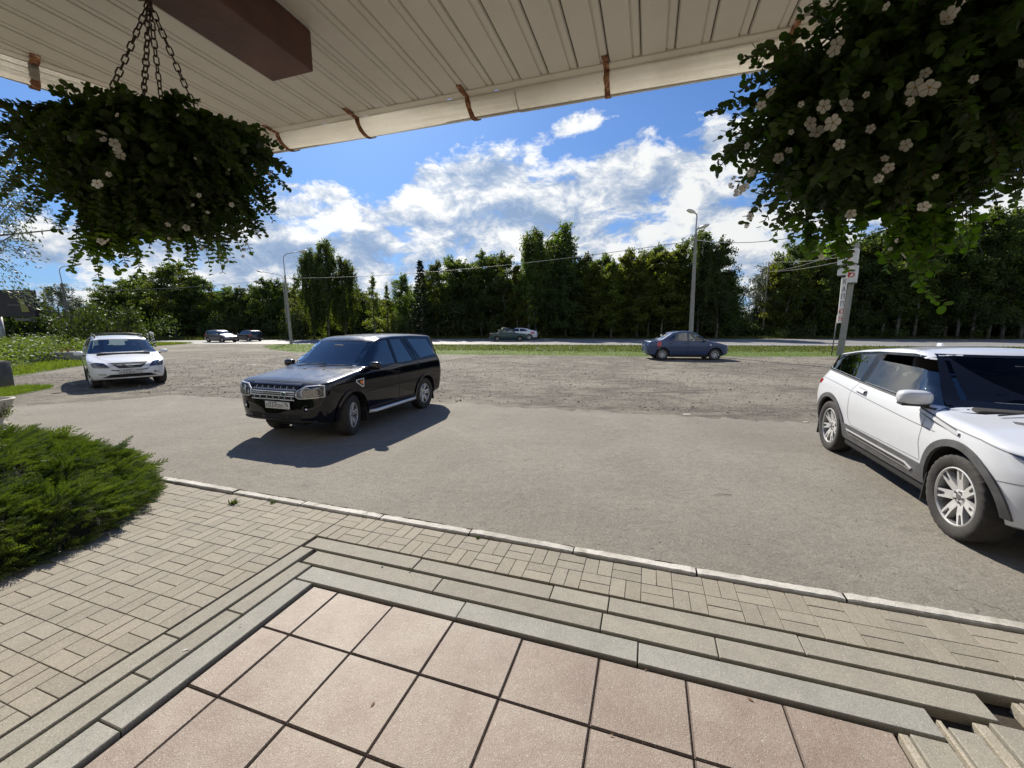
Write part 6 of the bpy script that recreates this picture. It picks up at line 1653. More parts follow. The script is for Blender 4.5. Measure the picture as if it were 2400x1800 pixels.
# second and third rows thicken the wood
GB = 'trees deeper inside the wood behind the front row'
for Yr, dens_ in ((64, 52), (70, 56), (78, 48)):
    xs_ = list(range(230, 2480, dens_))
    for x_ in xs_:
        if 1690 < x_ < 1830: continue
        base_t = float(np.interp(x_, [230, 420, 600, 760, 900, 1000, 1180, 1300, 1560, 1690, 1830, 2000, 2150, 2220, 2330, 2480], [690, 660, 690, 650, 680, 660, 640, 600, 625, 620, 640, 610, 560, 590, 560, 555]))
        tree(random.choice(['birch', 'dense', 'dense']), x_ + random.uniform(-14, 14), base_t + random.uniform(5, 30), Yr + random.uniform(-2, 2), 1.1, 'tree deeper inside the wood, partly hidden by the front row', GB)
# ---- shrubs along the forest edge
def shrub_mesh(k, lm=L_shrub, n=2600, leaf=.13):
    rg = np.random.default_rng(300 + k); c = rg.normal(0, 1, (14, 3)) * [.65, .65, .30] + [0, 0, .55]; idx = rg.integers(0, 14, n)
    P_ = c[idx] + rg.normal(0, .24, (n, 3)); P_[:, 2] = np.abs(P_[:, 2]); return scatter('foliage', P_, norm(rg.normal(0, 1, (n, 3)) + [0, 0, .3]), norm(P_ - [0, 0, .2]) + rg.normal(0, .6, (n, 3)), rg.uniform(.6, 1.3, n) * leaf, lm, None, QL, None)
SH = [shrub_mesh(k) for k in range(4)]
SHt = []
for k in range(2):
    bm = bmesh.new()
    for i in range(6):
        a = i * 1.05 + k; tube(bm, [(0, 0, -.05), (math.cos(a) * .2, math.sin(a) * .2, .5), (math.cos(a) * .5, math.sin(a) * .5, 1.0)], [.03, .02, .008], 4, False)
    me = bpy.data.meshes.new('stems'); bm.to_mesh(me); bm.free(); me.materials.append(M_bark); SHt.append(me)
def shrub(x, y, w, h, label, group=None, k=None):
    r = empty('shrub', (x, y, 0), random.uniform(0, 6), label, 'shrub', group)
    o = mesh_obj('foliage', SH[random.randrange(4) if k is None else k], r); o.scale = (w, w, h); o['kind'] = 'stuff'
    o = mesh_obj('stems', random.choice(SHt), r); o.scale = (w, w, h); return r
GS = 'shrubs along the foot of the wood'
x_ = -62.0
while x_ < 92:
    base = 56.5 + .0 * x_
    if 33 < x_ < 38: h_ = 1.0
    else: h_ = random.uniform(1.0, 2.6)
    shrub(x_, base + random.uniform(-.8, 1.6), random.uniform(1.3, 1.9), h_, 'dark shrub at the foot of the wood behind the highway', GS); x_ += random.uniform(1.3, 1.9)
for x_ in np.arange(-66, 95, 2.3): shrub(x_, 60.5 + random.uniform(-1, 1), 2.0, random.uniform(2.4, 3.6), 'dark shrub in the shade between the trunks of the wood', 'undergrowth shrubs between the trunks')
for (px, Y_, w_, h_, l_) in [(705, 50.5, 1.4, 2.6, 'light green shrub right beside the second street lamp'), (512, 53, 1.3, 2.0, 'round light green shrub behind the grey hatchback'), (548, 53, 1.3, 2.1, 'round light green shrub behind the dark estate'),
      (930, 54, .7, 2.2, 'small upright sapling at the wood edge above the black car, left'), (955, 54, .7, 2.4, 'small upright sapling at the wood edge above the black car, right'), (235, 51, 1.6, 2.0, 'green shrub at the roadside left of the striped posts'), (195, 51, 1.8, 1.9, 'wide green shrub at the foot of the leftmost lamp')]:
    p = atY(px, 780, Y_); shrub(p.x, Y_, w_, h_, l_)
for (px, py, w_, h_, l_) in [(35, 838, 1.6, 2.2, 'dark round bush at the left edge under the billboard'), (100, 815, 2.0, 2.4, 'dark round bush behind the weeds left of the lamp')]:
    p = gp(px, py); shrub(p.x - 2, p.y + 8, w_, h_, l_)

for (px, w_, h_, l_) in [(10, 3.0, 3.2, 'green bush below the left part of the dark billboard'), (50, 2.6, 2.6, 'green bush below the right part of the dark billboard'), (95, 2.2, 2.2, 'green bush between the billboard and the leftmost lamp')]:
    p = atY(px, 780, 41); shrub(p.x, 41, w_, h_, l_)
# ---- weeds in the meadow at the left
M_weed = leaf_mat('weed_leaves', (.058, .085, .022), (.135, .165, .045), .45, (1.6, 1.7, .5), 1.1, .55, .35, 0)
M_grassb = leaf_mat('grass_blades', (.085, .125, .022), (.17, .20, .045), .45, (1.5, 1.6, .5), .9, .6, .3, 0)
M_grassd = leaf_mat('rank_grass', (.055, .075, .020), (.12, .13, .04), .35, (1.5, 1.5, .6), .6, .6, .3, 0)
rg = np.random.default_rng(5)
def inside_poly(P_, poly):
    x, y = P_[:, 0], P_[:, 1]; c = np.zeros(len(P_), bool)
    for i in range(len(poly)):
        (x1, y1), (x2, y2) = poly[i], poly[(i + 1) % len(poly)]
        m = ((y1 > y) != (y2 > y)) & (x < (x2 - x1) * (y - y1) / ((y2 - y1) if y2 != y1 else 1e-9) + x1); c ^= m
    return c
def sample_poly(poly, n):
    pl = [(p[0], p[1]) for p in poly]; lo = np.min(pl, 0); hi = np.max(pl, 0); out = np.zeros((0, 2))
    while len(out) < n: q = rg.uniform(lo, hi, (n, 2)); out = np.concatenate([out, q[inside_poly(q, pl)]])
    return out[:n]
weed_poly = [gp(-40, 868), gp(28, 866), gp(110, 852), gp(205, 843), gp(232, 822), gp(252, 812), Vector((-42, 44, 0)), Vector((-62, 47, 0)), Vector((-50, 26, 0)), Vector((-34, 18, 0))]
wp = sample_poly(weed_poly, 2600); hts = .45 + .55 * rg.random(2600) ** 1.5; m = 26
base = np.repeat(wp, m, 0); hh = np.repeat(hts, m); u = rg.random(len(base)) ** .8
P_ = np.stack([base[:, 0] + rg.normal(0, .16, len(base)) * (1.2 - u * .5), base[:, 1] + rg.normal(0, .16, len(base)) * (1.2 - u * .5), u * hh], 1)
o = scatter('weed_thicket', P_, norm(rg.normal(0, 1, (len(P_), 3)) + [0, 0, .25]), rg.normal(0, .6, (len(P_), 3)) + [0, 0, 1], rg.uniform(.07, .17, len(P_)), M_weed, None, QL)
tag(o, 'thicket of tall green weeds filling the meadow at the left', 'weeds', None, 'stuff')
n = 800; q = sample_poly(weed_poly, n); P_ = np.stack([q[:, 0], q[:, 1], rg.uniform(.7, 1.15, n)], 1)
disc = (np.array([(math.cos(a) * .5, math.sin(a) * .5, 0) for a in np.linspace(0, 2 * PI, 7)[:-1]]), np.array([(0, 1, 2, 3), (0, 3, 4, 5)]))
M_umbel = pbr('umbel_white', (.60, .60, .54), .8)
o = scatter('weed_blossom', P_, rg.normal(0, 1, (n, 3)) * [1, 1, .1], rg.normal(0, .25, (n, 3)) + [0, 0, 1], rg.uniform(.06, .15, n), M_umbel, None, disc)
tag(o, 'white umbel blossoms scattered over the weeds at the left', 'wildflowers', None, 'stuff')
blade = (np.array([(0, -.03, 0), (0, .03, 0), (.55, .02, .03), (.55, -.02, .03), (1, 0, .16)], float), np.array([(0, 1, 2, 3), (3, 2, 4, 4)]))
blade = (np.array([(0, -.035, 0), (0, .035, 0), (.6, .022, .05), (1, 0, .2)], float), np.array([(0, 1, 2), (0, 2, 3)]))
def grass(name, poly, n, h, mat, label, z0=0.0, wide=1.0, zf=None):
    q = sample_poly(poly, n); z = np.full(n, z0) if zf is None else zf(q)
    P_ = np.stack([q[:, 0], q[:, 1], z], 1); Dd = norm(rg.normal(0, .45, (n, 3)) * [1, 1, .2] + [0, 0, 1]); s = h * rg.uniform(.5, 1.3, n)
    S3 = np.stack([s, s * wide, s], 1); o = scatter(name, P_, Dd, rg.normal(0, 1, (n, 3)), S3, mat, None, blade); tag(o, label, 'grass', None, 'stuff'); return o
verge = [gp(-60, 895), gp(28, 882), gp(200, 856), gp(335, 821), gp(362, 811), Vector((-31, 40, 0)), Vector((-40, 42, 0)), gp(232, 820), gp(205, 841), gp(110, 850), gp(28, 864), gp(-60, 866)]
grass('meadow_grass', verge, 26000, .17, M_grassb, 'short yellow green grass between the weeds and the rough lot', 0, 2.2)
grass('verge_grass', [gp(-60, 946), gp(20, 930), gp(118, 910), gp(126, 906), gp(60, 906), gp(0, 913), gp(-60, 920)], 5000, .09, M_grassb, 'thin tongue of grass below the grey concrete block', .01, 1.6)
far_poly = [Vector((p[0], p[1], 0)) for p in gs_near[:7]] + [Vector((44, 23.4, 0))] + [Vector((44, 33.0, 0))] + [Vector((p[0], p[1], 0)) for p in gs_far[2:]]
NP = np.array([(p.x, p.y) for p in [Vector((*a, 0)) for a in gs_near]]); FPp = np.array(gs_far[::-1])
def bank_z(q):
    yn = np.interp(q[:, 0], NP[:, 0], NP[:, 1]); yf = np.interp(q[:, 0], FPp[:, 0], FPp[:, 1]); w = np.clip((q[:, 1] - yn) / np.maximum(.5, yf - yn), 0, 1); return .05 * np.sin(PI * w) ** .7 - .01
grass('bank_grass', far_poly, 42000, .10, M_grassb, 'mown bright grass on the strip between lot and highway', 0, 2.6, bank_z)
mid = []
for a in np.linspace(-14, 44, 24): mid.append(Vector((a, float(np.interp(a, NP[:, 0], NP[:, 1])) + 3.0, 0)))
for a in np.linspace(44, -12, 24): mid.append(Vector((a, float(np.interp(a, FPp[:, 0], FPp[:, 1])) - 1.4, 0)))
q = sample_poly(mid, 30000); z = bank_z(q); n = len(q); lump = .04 + .10 * (np.sin(q[:, 0] * 2.1) * np.sin(q[:, 1] * 1.7 + q[:, 0]) > -.2) * rg.random(n)
o = scatter('rank_herbs', np.stack([q[:, 0], q[:, 1], z + rg.random(n) * lump], 1), norm(rg.normal(0, 1, (n, 3)) + [0, 0, .5]), rg.normal(0, .7, (n, 3)) + [0, 0, 1], rg.uniform(.05, .12, n), M_grassd, None, QL); tag(o, 'darker rank herbs along the highway side of the grass strip', 'herbs', None, 'stuff')
grass('roadside_grass', [Vector((-60, 48, 0)), Vector((-38, 47.6, 0)), Vector((-20, 50.6, 0)), Vector((-5, 53.9, 0)), Vector((64, 52.3, 0)), Vector((80, 53, 0)), Vector((80, 57.5, 0)), Vector((-60, 57.5, 0))], 26000, .38, M_grassd, 'tall rough grass beyond the highway before the wood', 0, 2.5)

# ---- juniper in the bed beside the paving
M_jun = leaf_mat('juniper_green', (.062, .092, .021), (.145, .178, .042), .25, (1.5, 1.7, .5), 2.6, .55, .35, 0)
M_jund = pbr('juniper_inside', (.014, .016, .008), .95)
def jun_h(s, t):
    u = (s + 7.15) / 2.70; v = (t - 1.45) / 1.80; r2 = np.abs(u) ** 2.4 + np.abs(v) ** 2.4
    cut = np.clip(((-s - t * 1.25) + 8.55 - 8.9 + 0) , -9, 9)
    h = .50 * np.clip(1 - r2, 0, 1) ** .42
    lim = np.clip((-(s + 5.05) - (t - 2.75) * 1.1) / .9 + .55, 0, 1)       # bevelled corner toward the kerb end
    b = np.sin(s * 4.3 + 1.7 * np.sin(t * 2.9)) * np.sin(t * 5.1 + 1.2 * np.sin(s * 2.3 + 1)); b2 = np.sin(s * 9.1 + t * 3.3) * np.sin(t * 10.3 - s * 2.7)
    return h * lim ** .5 * (1 + .26 * b + .12 * b2)
jr = empty('juniper_bush', st(-6.6, 1.5), 0, 'spreading green juniper bush in the bed at the lower left corner', 'juniper')
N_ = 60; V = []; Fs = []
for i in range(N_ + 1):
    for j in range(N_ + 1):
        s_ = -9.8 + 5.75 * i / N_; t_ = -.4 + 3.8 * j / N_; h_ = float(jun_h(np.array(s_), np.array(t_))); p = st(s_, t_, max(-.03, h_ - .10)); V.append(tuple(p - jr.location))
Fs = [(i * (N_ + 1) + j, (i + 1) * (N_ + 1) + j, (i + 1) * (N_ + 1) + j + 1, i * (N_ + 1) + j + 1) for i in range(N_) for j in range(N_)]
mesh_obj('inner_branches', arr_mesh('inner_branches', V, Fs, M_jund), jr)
# spray template: feathery flattened twig
def spray_tmpl(nl=13, seed=0):
    r_ = np.random.default_rng(seed); V = []; Fs = []
    def sl(p, d, L, w):
        nn_ = np.array([-d[1], d[0], 0]); nn_ = nn_ / (np.linalg.norm(nn_) + 1e-6); n0 = len(V)
        V.extend([p - nn_ * w, p + nn_ * w, p + d * L]); Fs.append((n0, n0 + 1, n0 + 2))
    sl(np.array([0, 0, 0.]), np.array([1, 0, .0]), 1.0, .02)
    for k in range(nl):
        u = .08 + .86 * k / nl; sg = 1 if k % 2 else -1; a = .55 + r_.uniform(-.15, .15)
        d = np.array([math.cos(a), sg * math.sin(a), r_.uniform(-.15, .4)]); L = .34 * (1.15 - u) * r_.uniform(.7, 1.2)
        p = np.array([u, 0, .05 * math.sin(u * 3)]); sl(p, d, L, .030)
        for q_ in (.4, .7):
            d2 = np.array([math.cos(a - .55 * sg * (1)), sg * math.sin(a) * .4 + sg * .3, r_.uniform(-.1, .5)]); sl(p + d * L * q_, d2, L * .5, .026)
    return np.array(V), np.array(Fs)
SPT = [spray_tmpl(13, k) for k in range(3)]
for k in range(3):
    n = 5200; s_ = rg.uniform(-9.4, -4.05, n * 3); t_ = rg.uniform(-.35, 3.4, n * 3); h_ = jun_h(s_, t_); keep = (h_ > .03); s_, t_, h_ = s_[keep][:n], t_[keep][:n], h_[keep][:n]; n = len(s_)
    e = .04; gx = (jun_h(s_ + e, t_) - jun_h(s_ - e, t_)) / (2 * e); gy = (jun_h(s_, t_ + e) - jun_h(s_, t_ - e)) / (2 * e)
    nrm_ = np.stack([-gx, -gy, np.ones(n)], 1); nrm_ = norm(np.clip(nrm_, -3, 3)); cl_ = np.sin(s_ * 5.3 + 1.3 * np.sin(t_ * 4)) * np.sin(t_ * 6.1 + s_)
    lz = np.where(rg.random(n) < .45, rg.uniform(-.16, -.02, n), rg.uniform(-.03, .035, n)) + .035 * cl_
    loc = np.stack([s_, t_, np.maximum(.01, h_ + lz)], 1)
    dir_ = norm(np.stack([.75 + rg.normal(0, .45, n), .45 + rg.normal(0, .45, n), .30 + rg.normal(0, .25, n)], 1) + nrm_ * [1.0, 1.0, .25])
    toW = np.array([[AX.x, AX.y, 0], [BX.x, BX.y, 0], [0, 0, 1.0]]); Pw = loc @ toW - np.array(jr.location); Dw = dir_ @ toW; Nw = (nrm_ + rg.normal(0, .5, (n, 3))) @ toW
    sz = rg.uniform(.10, .21, n); sz[rg.random(n) < .03] *= 1.7
    o = scatter('foliage', Pw, Dw, Nw, sz, M_jun, jr, SPT[k])
sheet('planting_bed', [st(-12, -1), st(-4.6, -1), st(-4.5, 2.0), st(-5.3, 3.06), st(-12, 3.06)], .0145, M_soil)

# ---- bright leafy branches of a tree reaching in at the left edge
nt_ = empty('silver_leaved_tree', (-12.15, 7.9, 0), 0, 'silver leaved tree at the left edge, its twigs reaching into the picture', 'tree')
n = 26000; c = rg.normal(0, 1, (150, 3)); c = norm(c) * rg.uniform(.45, 1.0, (150, 1)) * [3.0, 3.0, 2.6] + [0, 0, 4.6]; idx = rg.integers(0, 150, n)
axis_ = norm(rg.normal(0, 1, (150, 3)) + norm(c - [0, 0, 4.4]) * 1.2); u = rg.uniform(-.5, .7, n)
P_ = c[idx] + axis_[idx] * u[:, None] * 1.0 + rg.normal(0, .10, (n, 3)); P_[:, 2] -= np.maximum(0, u) ** 2 * .5
LTm = (np.array([(0, 0, 0), (.45, -.17, .03), (1, 0, -.05), (.45, .17, .03)], float), np.array([(0, 1, 2, 3)]))
scatter('crown', P_, norm(axis_[idx] + rg.normal(0, .6, (n, 3)) + [0, 0, -.3]), rg.normal(0, 1, (n, 3)), rg.uniform(.06, .11, n), L_willow, nt_, LTm)['kind'] = 'stuff'
bm = bmesh.new(); tube(bm, [(0, 0, -.1), (.1, 0, 2), (-.1, .1, 4), (0, 0, 6)], [.16, .13, .09, .03], 8)
for i in range(0, 150, 2): tube(bm, [Vector((0, 0, 2 + 2.5 * random.random())), Vector(c[i] - axis_[i] * .5), Vector(c[i] + axis_[i] * .6)], [.03, .012, .004], 4, False)
bm_obj('trunk', bm, M_bark, nt_)

# ---- small things on the ground
M_tuft = leaf_mat('tuft_green', (.05, .075, .02), (.10, .12, .035), .3, None, 6, .6, .3, 0)
for i, (px, py, sz_) in enumerate([(546, 1180, .06), (632, 1172, .03), (640, 1178, .04), (685, 1176, .03), (858, 1209, .05), (860, 1207, .045), (740, 1188, .025), (1120, 1262, .03), (895, 1321, .018), (960, 1333, .016)]):
    p = gp(px, py, .01); m = 70 if sz_ > .05 else 30; L = rg.uniform(.3, 1.0, m) * sz_
    o = scatter('weed_tuft', np.stack([rg.normal(0, sz_ * .25, m), rg.normal(0, sz_ * .25, m), np.zeros(m)], 1), norm(rg.normal(0, .7, (m, 3)) * [1, 1, .3] + [0, 0, .8]), rg.normal(0, 1, (m, 3)), np.stack([L, L * 4, L], 1), M_tuft, None, blade, None) if False else None
    me = scatter('weed_tuft', np.stack([rg.normal(0, sz_ * .25, m), rg.normal(0, sz_ * .25, m), np.zeros(m)], 1), norm(rg.normal(0, .7, (m, 3)) * [1, 1, .3] + [0, 0, .8]), rg.normal(0, 1, (m, 3)), np.stack([L, L * 4, L], 1), M_tuft, None, blade, None)
    o = mesh_obj('weed_tuft', me, None, p); tag(o, 'tiny green weed sprouting from a joint of the paving near the kerb', 'weed', 'weeds sprouting in the paving joints')
def pebbles(name, poly, n, size, mats, z, label, cat):
    q = sample_poly(poly, n); oc = np.array([(1, 0, 0), (0, 1, 0), (-1, 0, 0), (0, -1, 0), (0, 0, .7), (0, 0, -.5)], float); of = np.array([(0, 1, 4), (1, 2, 4), (2, 3, 4), (3, 0, 4)])
    s = size * rg.uniform(.4, 1.6, n) ** 1.3; o = scatter(name, np.stack([q[:, 0], q[:, 1], np.full(n, z)], 1), rg.normal(0, 1, (n, 3)) * [1, 1, .15], np.array([0, 0, 1]) + rg.normal(0, .2, (n, 3)), np.stack([s, s * rg.uniform(.5, 1, n), s * .6], 1), mats, None, (oc, of)); tag(o, label, cat, None, 'stuff')
M_peb = ground_mat('pebble', [(.3, (.10, .095, .085)), (.5, (.22, .205, .175)), (.7, (.38, .35, .30))], 3, 30, .2, 40)
pebbles('gravel', [Vector((-11, 10.6, 0)), Vector((-1, 9.6, 0)), Vector((6.5, 7.8, 0)), Vector((18, 9, 0)), Vector((22, 22, 0)), Vector((-4, 24, 0)), Vector((-16, 26, 0)), Vector((-18, 14, 0))], 14000, .026, M_peb, .003, 'loose stones strewn over the rough part of the lot', 'gravel')
pebbles('grit', [gp(380, 1125), gp(1300, 1280), gp(2400, 1460), gp(2400, 1100), gp(1700, 985), gp(1080, 950), gp(420, 930)], 2600, .006, M_peb, .008, 'small grit scattered on the smooth asphalt', 'grit')
M_dry = pbr('dry_leaf', (.22, .13, .06), .8); M_pale = pbr('pale_scrap', (.75, .74, .70), .8)
leafm = arr_mesh('dry_leaf', [(0, 0, 0), (.4, -.16, .05), (.75, -.10, .10), (1, 0, .02), (.75, .12, .09), (.4, .15, .06)], [(0, 1, 2, 3), (0, 3, 4, 5)], M_dry)
for px, py, sz_, rz_, z_, l_ in [(868, 1658, .035, 1.2, ZT + .002, 'small curled dead leaf on a pink tile left of centre'), (1768, 1645, .035, 2.4, ZT + .002, 'crumpled dry leaf on the tile right of centre'), (1510, 1572, .02, .5, ZT + .002, 'tiny dead leaf at the upper edge of a tile'), (558, 1466, .022, .6, -.004, 'dark seed husk on the pale border stone'), (1428, 1722, .02, 0, ZT + .002, 'pale snail shell bit on the tile bottom centre')]:
    o = mesh_obj('dry_leaf', leafm, None, gp(px, py, z_)); o.scale = (sz_,) * 3; o.rotation_euler = (0, 0, rz_); tag(o, l_, 'leaf')
o = mesh_obj('feather', leafm.copy(), None, gp(425, 1525, -.004)); o.data.materials[0] = M_pale; o.scale = (.045, .03, .04); o.rotation_euler = (0, 0, .25); tag(o, 'white feather lying on the pale border stone at left', 'feather')
bm = bmesh.new(); tube(bm, [(0, 0, .005), (.06, .008, .012), (.12, -.004, .012), (.19, .012, .006)], [.002, .003, .003, .002], 5); o = bm_obj('twig', bm, M_bark, None, None, gp(1675, 1160, .006)); o.rotation_euler = (0, 0, -.05); tag(o, 'thin dark twig lying on the open asphalt', 'twig')
for px, py, sz_, l_ in [(1610, 971, .16, 'flattened white paper scrap at the edge of the asphalt'), (588, 856, .45, 'long pale scrap lying on the rough lot behind the black car'), (1888, 989, .10, 'pale scrap beside the rear wheel of the white coupe')]:
    me = arr_mesh('paper_scrap', [(-.5, -.12, .01), (-.1, -.2, .04), (.5, -.08, .015), (.42, .14, .03), (-.05, .2, .02), (-.45, .1, .035)], [(0, 1, 2, 3), (0, 3, 4, 5)], M_pale)
    o = mesh_obj('paper_scrap', me, None, gp(px, py, .008)); o.scale = (sz_,) * 3; tag(o, l_, 'litter')
# ================================================================== STREET FURNITURE
M_conc = ground_mat('concrete', [(.3, (.20, .195, .18)), (.5, (.27, .262, .24)), (.72, (.35, .34, .31))], 3, 20, .5, 50)
M_concd = ground_mat('old_concrete', [(.3, (.10, .095, .09)), (.5, (.16, .155, .145)), (.72, (.24, .235, .22))], 2, 16, .8, 30)
M_steel = pbr('galvanised_steel', (.33, .33, .34), .55, .5, var=.2)
M_lamph = pbr('lamp_head_shell', (.62, .60, .60), .4); M_lampg = pbr('lamp_glass', (.75, .74, .72), .15, coat=1)
def lamp(base, lean, Hc, Ht, arm_dir, arm_len, r0, r1, label, mat=None, tilt=.25, arms=None, name='street_lamp'):
    """concrete pole up to Hc, steel tube with a curved arm to Ht"""
    r = empty(name, base, 0, label, 'street lamp')
    bm = bmesh.new(); topc = Vector(lean) * Hc + Vector((0, 0, Hc)); rings = tube(bm, [(0, 0, -.3), topc], [r0, r1], 8); bmesh.ops.split_edges(bm, edges=[]); 
    for f in bm.faces: f.smooth = False
    bm_obj('pole', bm, mat or M_conc, r)
    for (ad, al, ht) in (arms or [(arm_dir, arm_len, Ht)]):
        ad = Vector(ad).normalized(); bm = bmesh.new(); rr_ = .55 if al > .5 else .12; p0 = topc - Vector((0, 0, .9)); p1 = Vector(lean) * ht * .97 + Vector((0, 0, ht - rr_))
        pts = [p0 + ad * .06, topc + ad * .03, p1]
        for k in range(1, 7): a = PI / 2 * k / 6 * .86; pts.append(p1 + ad * rr_ * (1 - math.cos(a)) + Vector((0, 0, rr_ * math.sin(a))))
        end = pts[-1] + ad * (al - rr_) + Vector((0, 0, .13 * al)); pts.append(end)
        tube(bm, pts, [.045, .045, .04] + [.035] * 6 + [.028], 8); bm_obj('lamp_arm', bm, M_steel, r)
        bm = bmesh.new(); bmesh.ops.create_uvsphere(bm, u_segments=14, v_segments=8, radius=1); bmesh.ops.scale(bm, vec=(.40, .14, .09), verts=bm.verts[:])
        for v in bm.verts: v.co.y *= (1 + .25 * v.co.x / .4)
        for f in bm.faces: f.smooth = True
        h = bm_obj('lamp_head', bm, M_lamph, r, loc=end + ad * .32 + Vector((0, 0, .05))); h.rotation_euler = (0, -tilt, math.atan2(ad.y, ad.x))
        bm = bmesh.new(); bmesh.ops.create_uvsphere(bm, u_segments=14, v_segments=8, radius=1); bmesh.ops.scale(bm, vec=(.28, .11, .07), verts=bm.verts[:]); bmesh.ops.translate(bm, vec=(.06, 0, -.04), verts=bm.verts[:])
        for f in bm.faces: f.smooth = True
        bm_obj('lamp_glass', bm, M_lampg, h)
    return r
b1 = gp(171, 798.5); b2 = gp(683, 806.5)
t1 = atY(148, 640, b1.y)
lamp(b1, ((atY(145, 668, b1.y).x - b1.x) / 7.0, 0, 0), 6.4, 8.2, (1, .15, 0), 1.7, .17, .10, 'leftmost street lamp leaning left over the weeds', M_concd)
t2 = atY(668, 650, b2.y)
lamp(b2, ((t2.x - b2.x) / t2.z, 0, 0), 6.3, 8.25, (1, .1, 0), 1.55, .15, .085, 'street lamp on the tip of the grass strip behind the black car')
b2b = atY(676, 790, 51.5); b2b.z = 0
lamp(b2b, ((atY(664, 660, 51.5).x - b2b.x) / 7.5, 0, 0), 6.2, 7.9, (-1, .0, 0), 2.6, .14, .09, 'street lamp beyond the highway with its arm pointing left')
b3 = Vector((10.85, 25.2, 0)); tp = atY(1632, 530, 25.2)
b3.x = atY(1619, 800, 25.2).x
lmp3 = lamp(b3, ((tp.x - b3.x) / tp.z, 0, 0), 7.15, 8.3, (-1, -.55, 0), .45, .155, .085, 'tall concrete lamp post behind the blue saloon with two lamp heads', None, .1, [((-1, -.6, 0), .25, 8.28), ((.5, -1, 0), .2, 7.4)])
# power pole
def power_pole(base, H, lean, arms, label, r0=.12, name='power_pole', stay=None):
    r = empty(name, base, 0, label, 'utility pole'); bm = bmesh.new(); top = Vector((lean * H, 0, H)); tube(bm, [(0, 0, -.2), top], [r0, r0 * .6], 8); bm_obj('pole', bm, M_concd, r)
    for (h, w, a) in arms:
        bm = bmesh.new(); c = Vector((lean * h, 0, h)); d = Vector((math.cos(a), math.sin(a), 0)); tube(bm, [c - d * w, c + d * w], .035, 5); arm = bm_obj('crossarm', bm, M_steel, r)
        bm = bmesh.new()
        for k in (-1, 1): lathe(bm, [(.05, .0), (.06, .06), (.03, .14), (.001, .16)], 8, 'Z', c + d * w * .9 * k)
        bm_obj('insulator', bm, M_lamph, arm)
    if stay: bm = bmesh.new(); tube(bm, [Vector((lean * H * .85, 0, H * .85)), Vector(stay)], .07, 6); bm_obj('stay', bm, M_concd, r)
    return r
p4_ = atY(1786, 793, 56.5); p4_.z = 0
pp = power_pole(p4_, 10.2, (atY(1800, 640, 56.5).x - p4_.x) / 9.0, [(10.0, .5, .2), (8.9, 1.1, .2)], 'thin power pole with crossarms standing at the gap in the wood')
p5_ = atY(1682, 745, 95); p5_.z = 0
power_pole(p5_, 7.5, .05, [(7.2, .4, .1)], 'small distant pole with a slanting stay seen in the gap', .14, 'power_pole', (2.6, 0, 0))
# wires
M_wire = pbr('wire', (.20, .20, .20), .5); M_cable = pbr('bundled_cable', (.50, .50, .50), .5)
def wire(a, b_, sag, r, label, mat=M_wire, n=26):
    a = Vector(a); b_ = Vector(b_); bm = bmesh.new(); pts = [a.lerp(b_, i / n) - Vector((0, 0, sag * 4 * (i / n) * (1 - i / n))) for i in range(n + 1)]
    c = pts[0].copy(); tube(bm, [p - c for p in pts], r, 5); o = bm_obj('overhead_wire', bm, mat, None, None, c); tag(o, label, 'cable'); return o
w0 = atY(1634, 563, 25.2); sb = Vector((20.2, 25.2, 0))
wire(w0, atY(1990, 520, 26), .55, .022, 'thick pale cable sagging from the concrete lamp post to the sign pole', M_cable)
wire(atY(1990, 520, 26), atY(2480, 330, 22), .3, .02, 'cable rising from the sign pole to the right edge', M_wire)
wire(atY(1990, 540, 26), atY(2480, 390, 23), .3, .012, 'lower thin cable rising to the right edge', M_wire)
wire(w0, atY(668, 652, 39.8), .55, .018, 'long dark cable from the concrete lamp post to the left street lamp')
wire(atY(668, 652, 39.8), atY(147, 680, 48), .4, .016, 'dark cable between the two left street lamps')
wire(atY(1802, 613, 56.5), atY(2010, 596, 40), .3, .014, 'upper wire from the power pole to the right')
wire(atY(1790, 635, 56.5), atY(1975, 612, 26), .25, .012, 'lower wire from the power pole to the sign pole'); wire(atY(1820, 634, 56.5), atY(1975, 590, 26), .2, .012, 'middle wire from the power pole to the sign pole')
# sign pole
M_signw = pbr('sign_white', (.66, .65, .62), .5, var=.12, vscale=2); M_signr = pbr('sign_red', (.50, .06, .04), .5); M_signd = pbr('sign_dark', (.10, .09, .10), .5)
bs = gp(1968, 833.5); bs.z = 0; up_ = atY(1999, 640, bs.y); lean = (up_.x - bs.x) / up_.z
sp = empty('sign_pole', bs, 0, 'leaning square concrete pole carrying a vertical banner and white box signs', 'sign')
bm = bmesh.new(); Hs = 6.45
rg4 = [[Vector((lean * h + sx * w, sy * w, h)) for sx, sy in ((-1, -1), (1, -1), (1, 1), (-1, 1))] for h, w in ((-.3, .14), (Hs, .09))]
rot_ = Matrix.Rotation(.62, 4, 'Z')
vv = [[bm.verts.new(Vector((lean * h, 0, h)) + rot_ @ Vector((sx * w, sy * w, 0))) for sx, sy in ((-1, -1), (1, -1), (1, 1), (-1, 1))] for h, w in ((-.3, .145), (Hs, .09))]
for k in range(4): bm.faces.new((vv[0][k], vv[0][(k + 1) % 4], vv[1][(k + 1) % 4], vv[1][k]))
bm.faces.new(vv[1]); bm_obj('pole', bm, M_conc, sp)
def Yl(px, py): p = atY(px, py, bs.y - .25); return p - bs
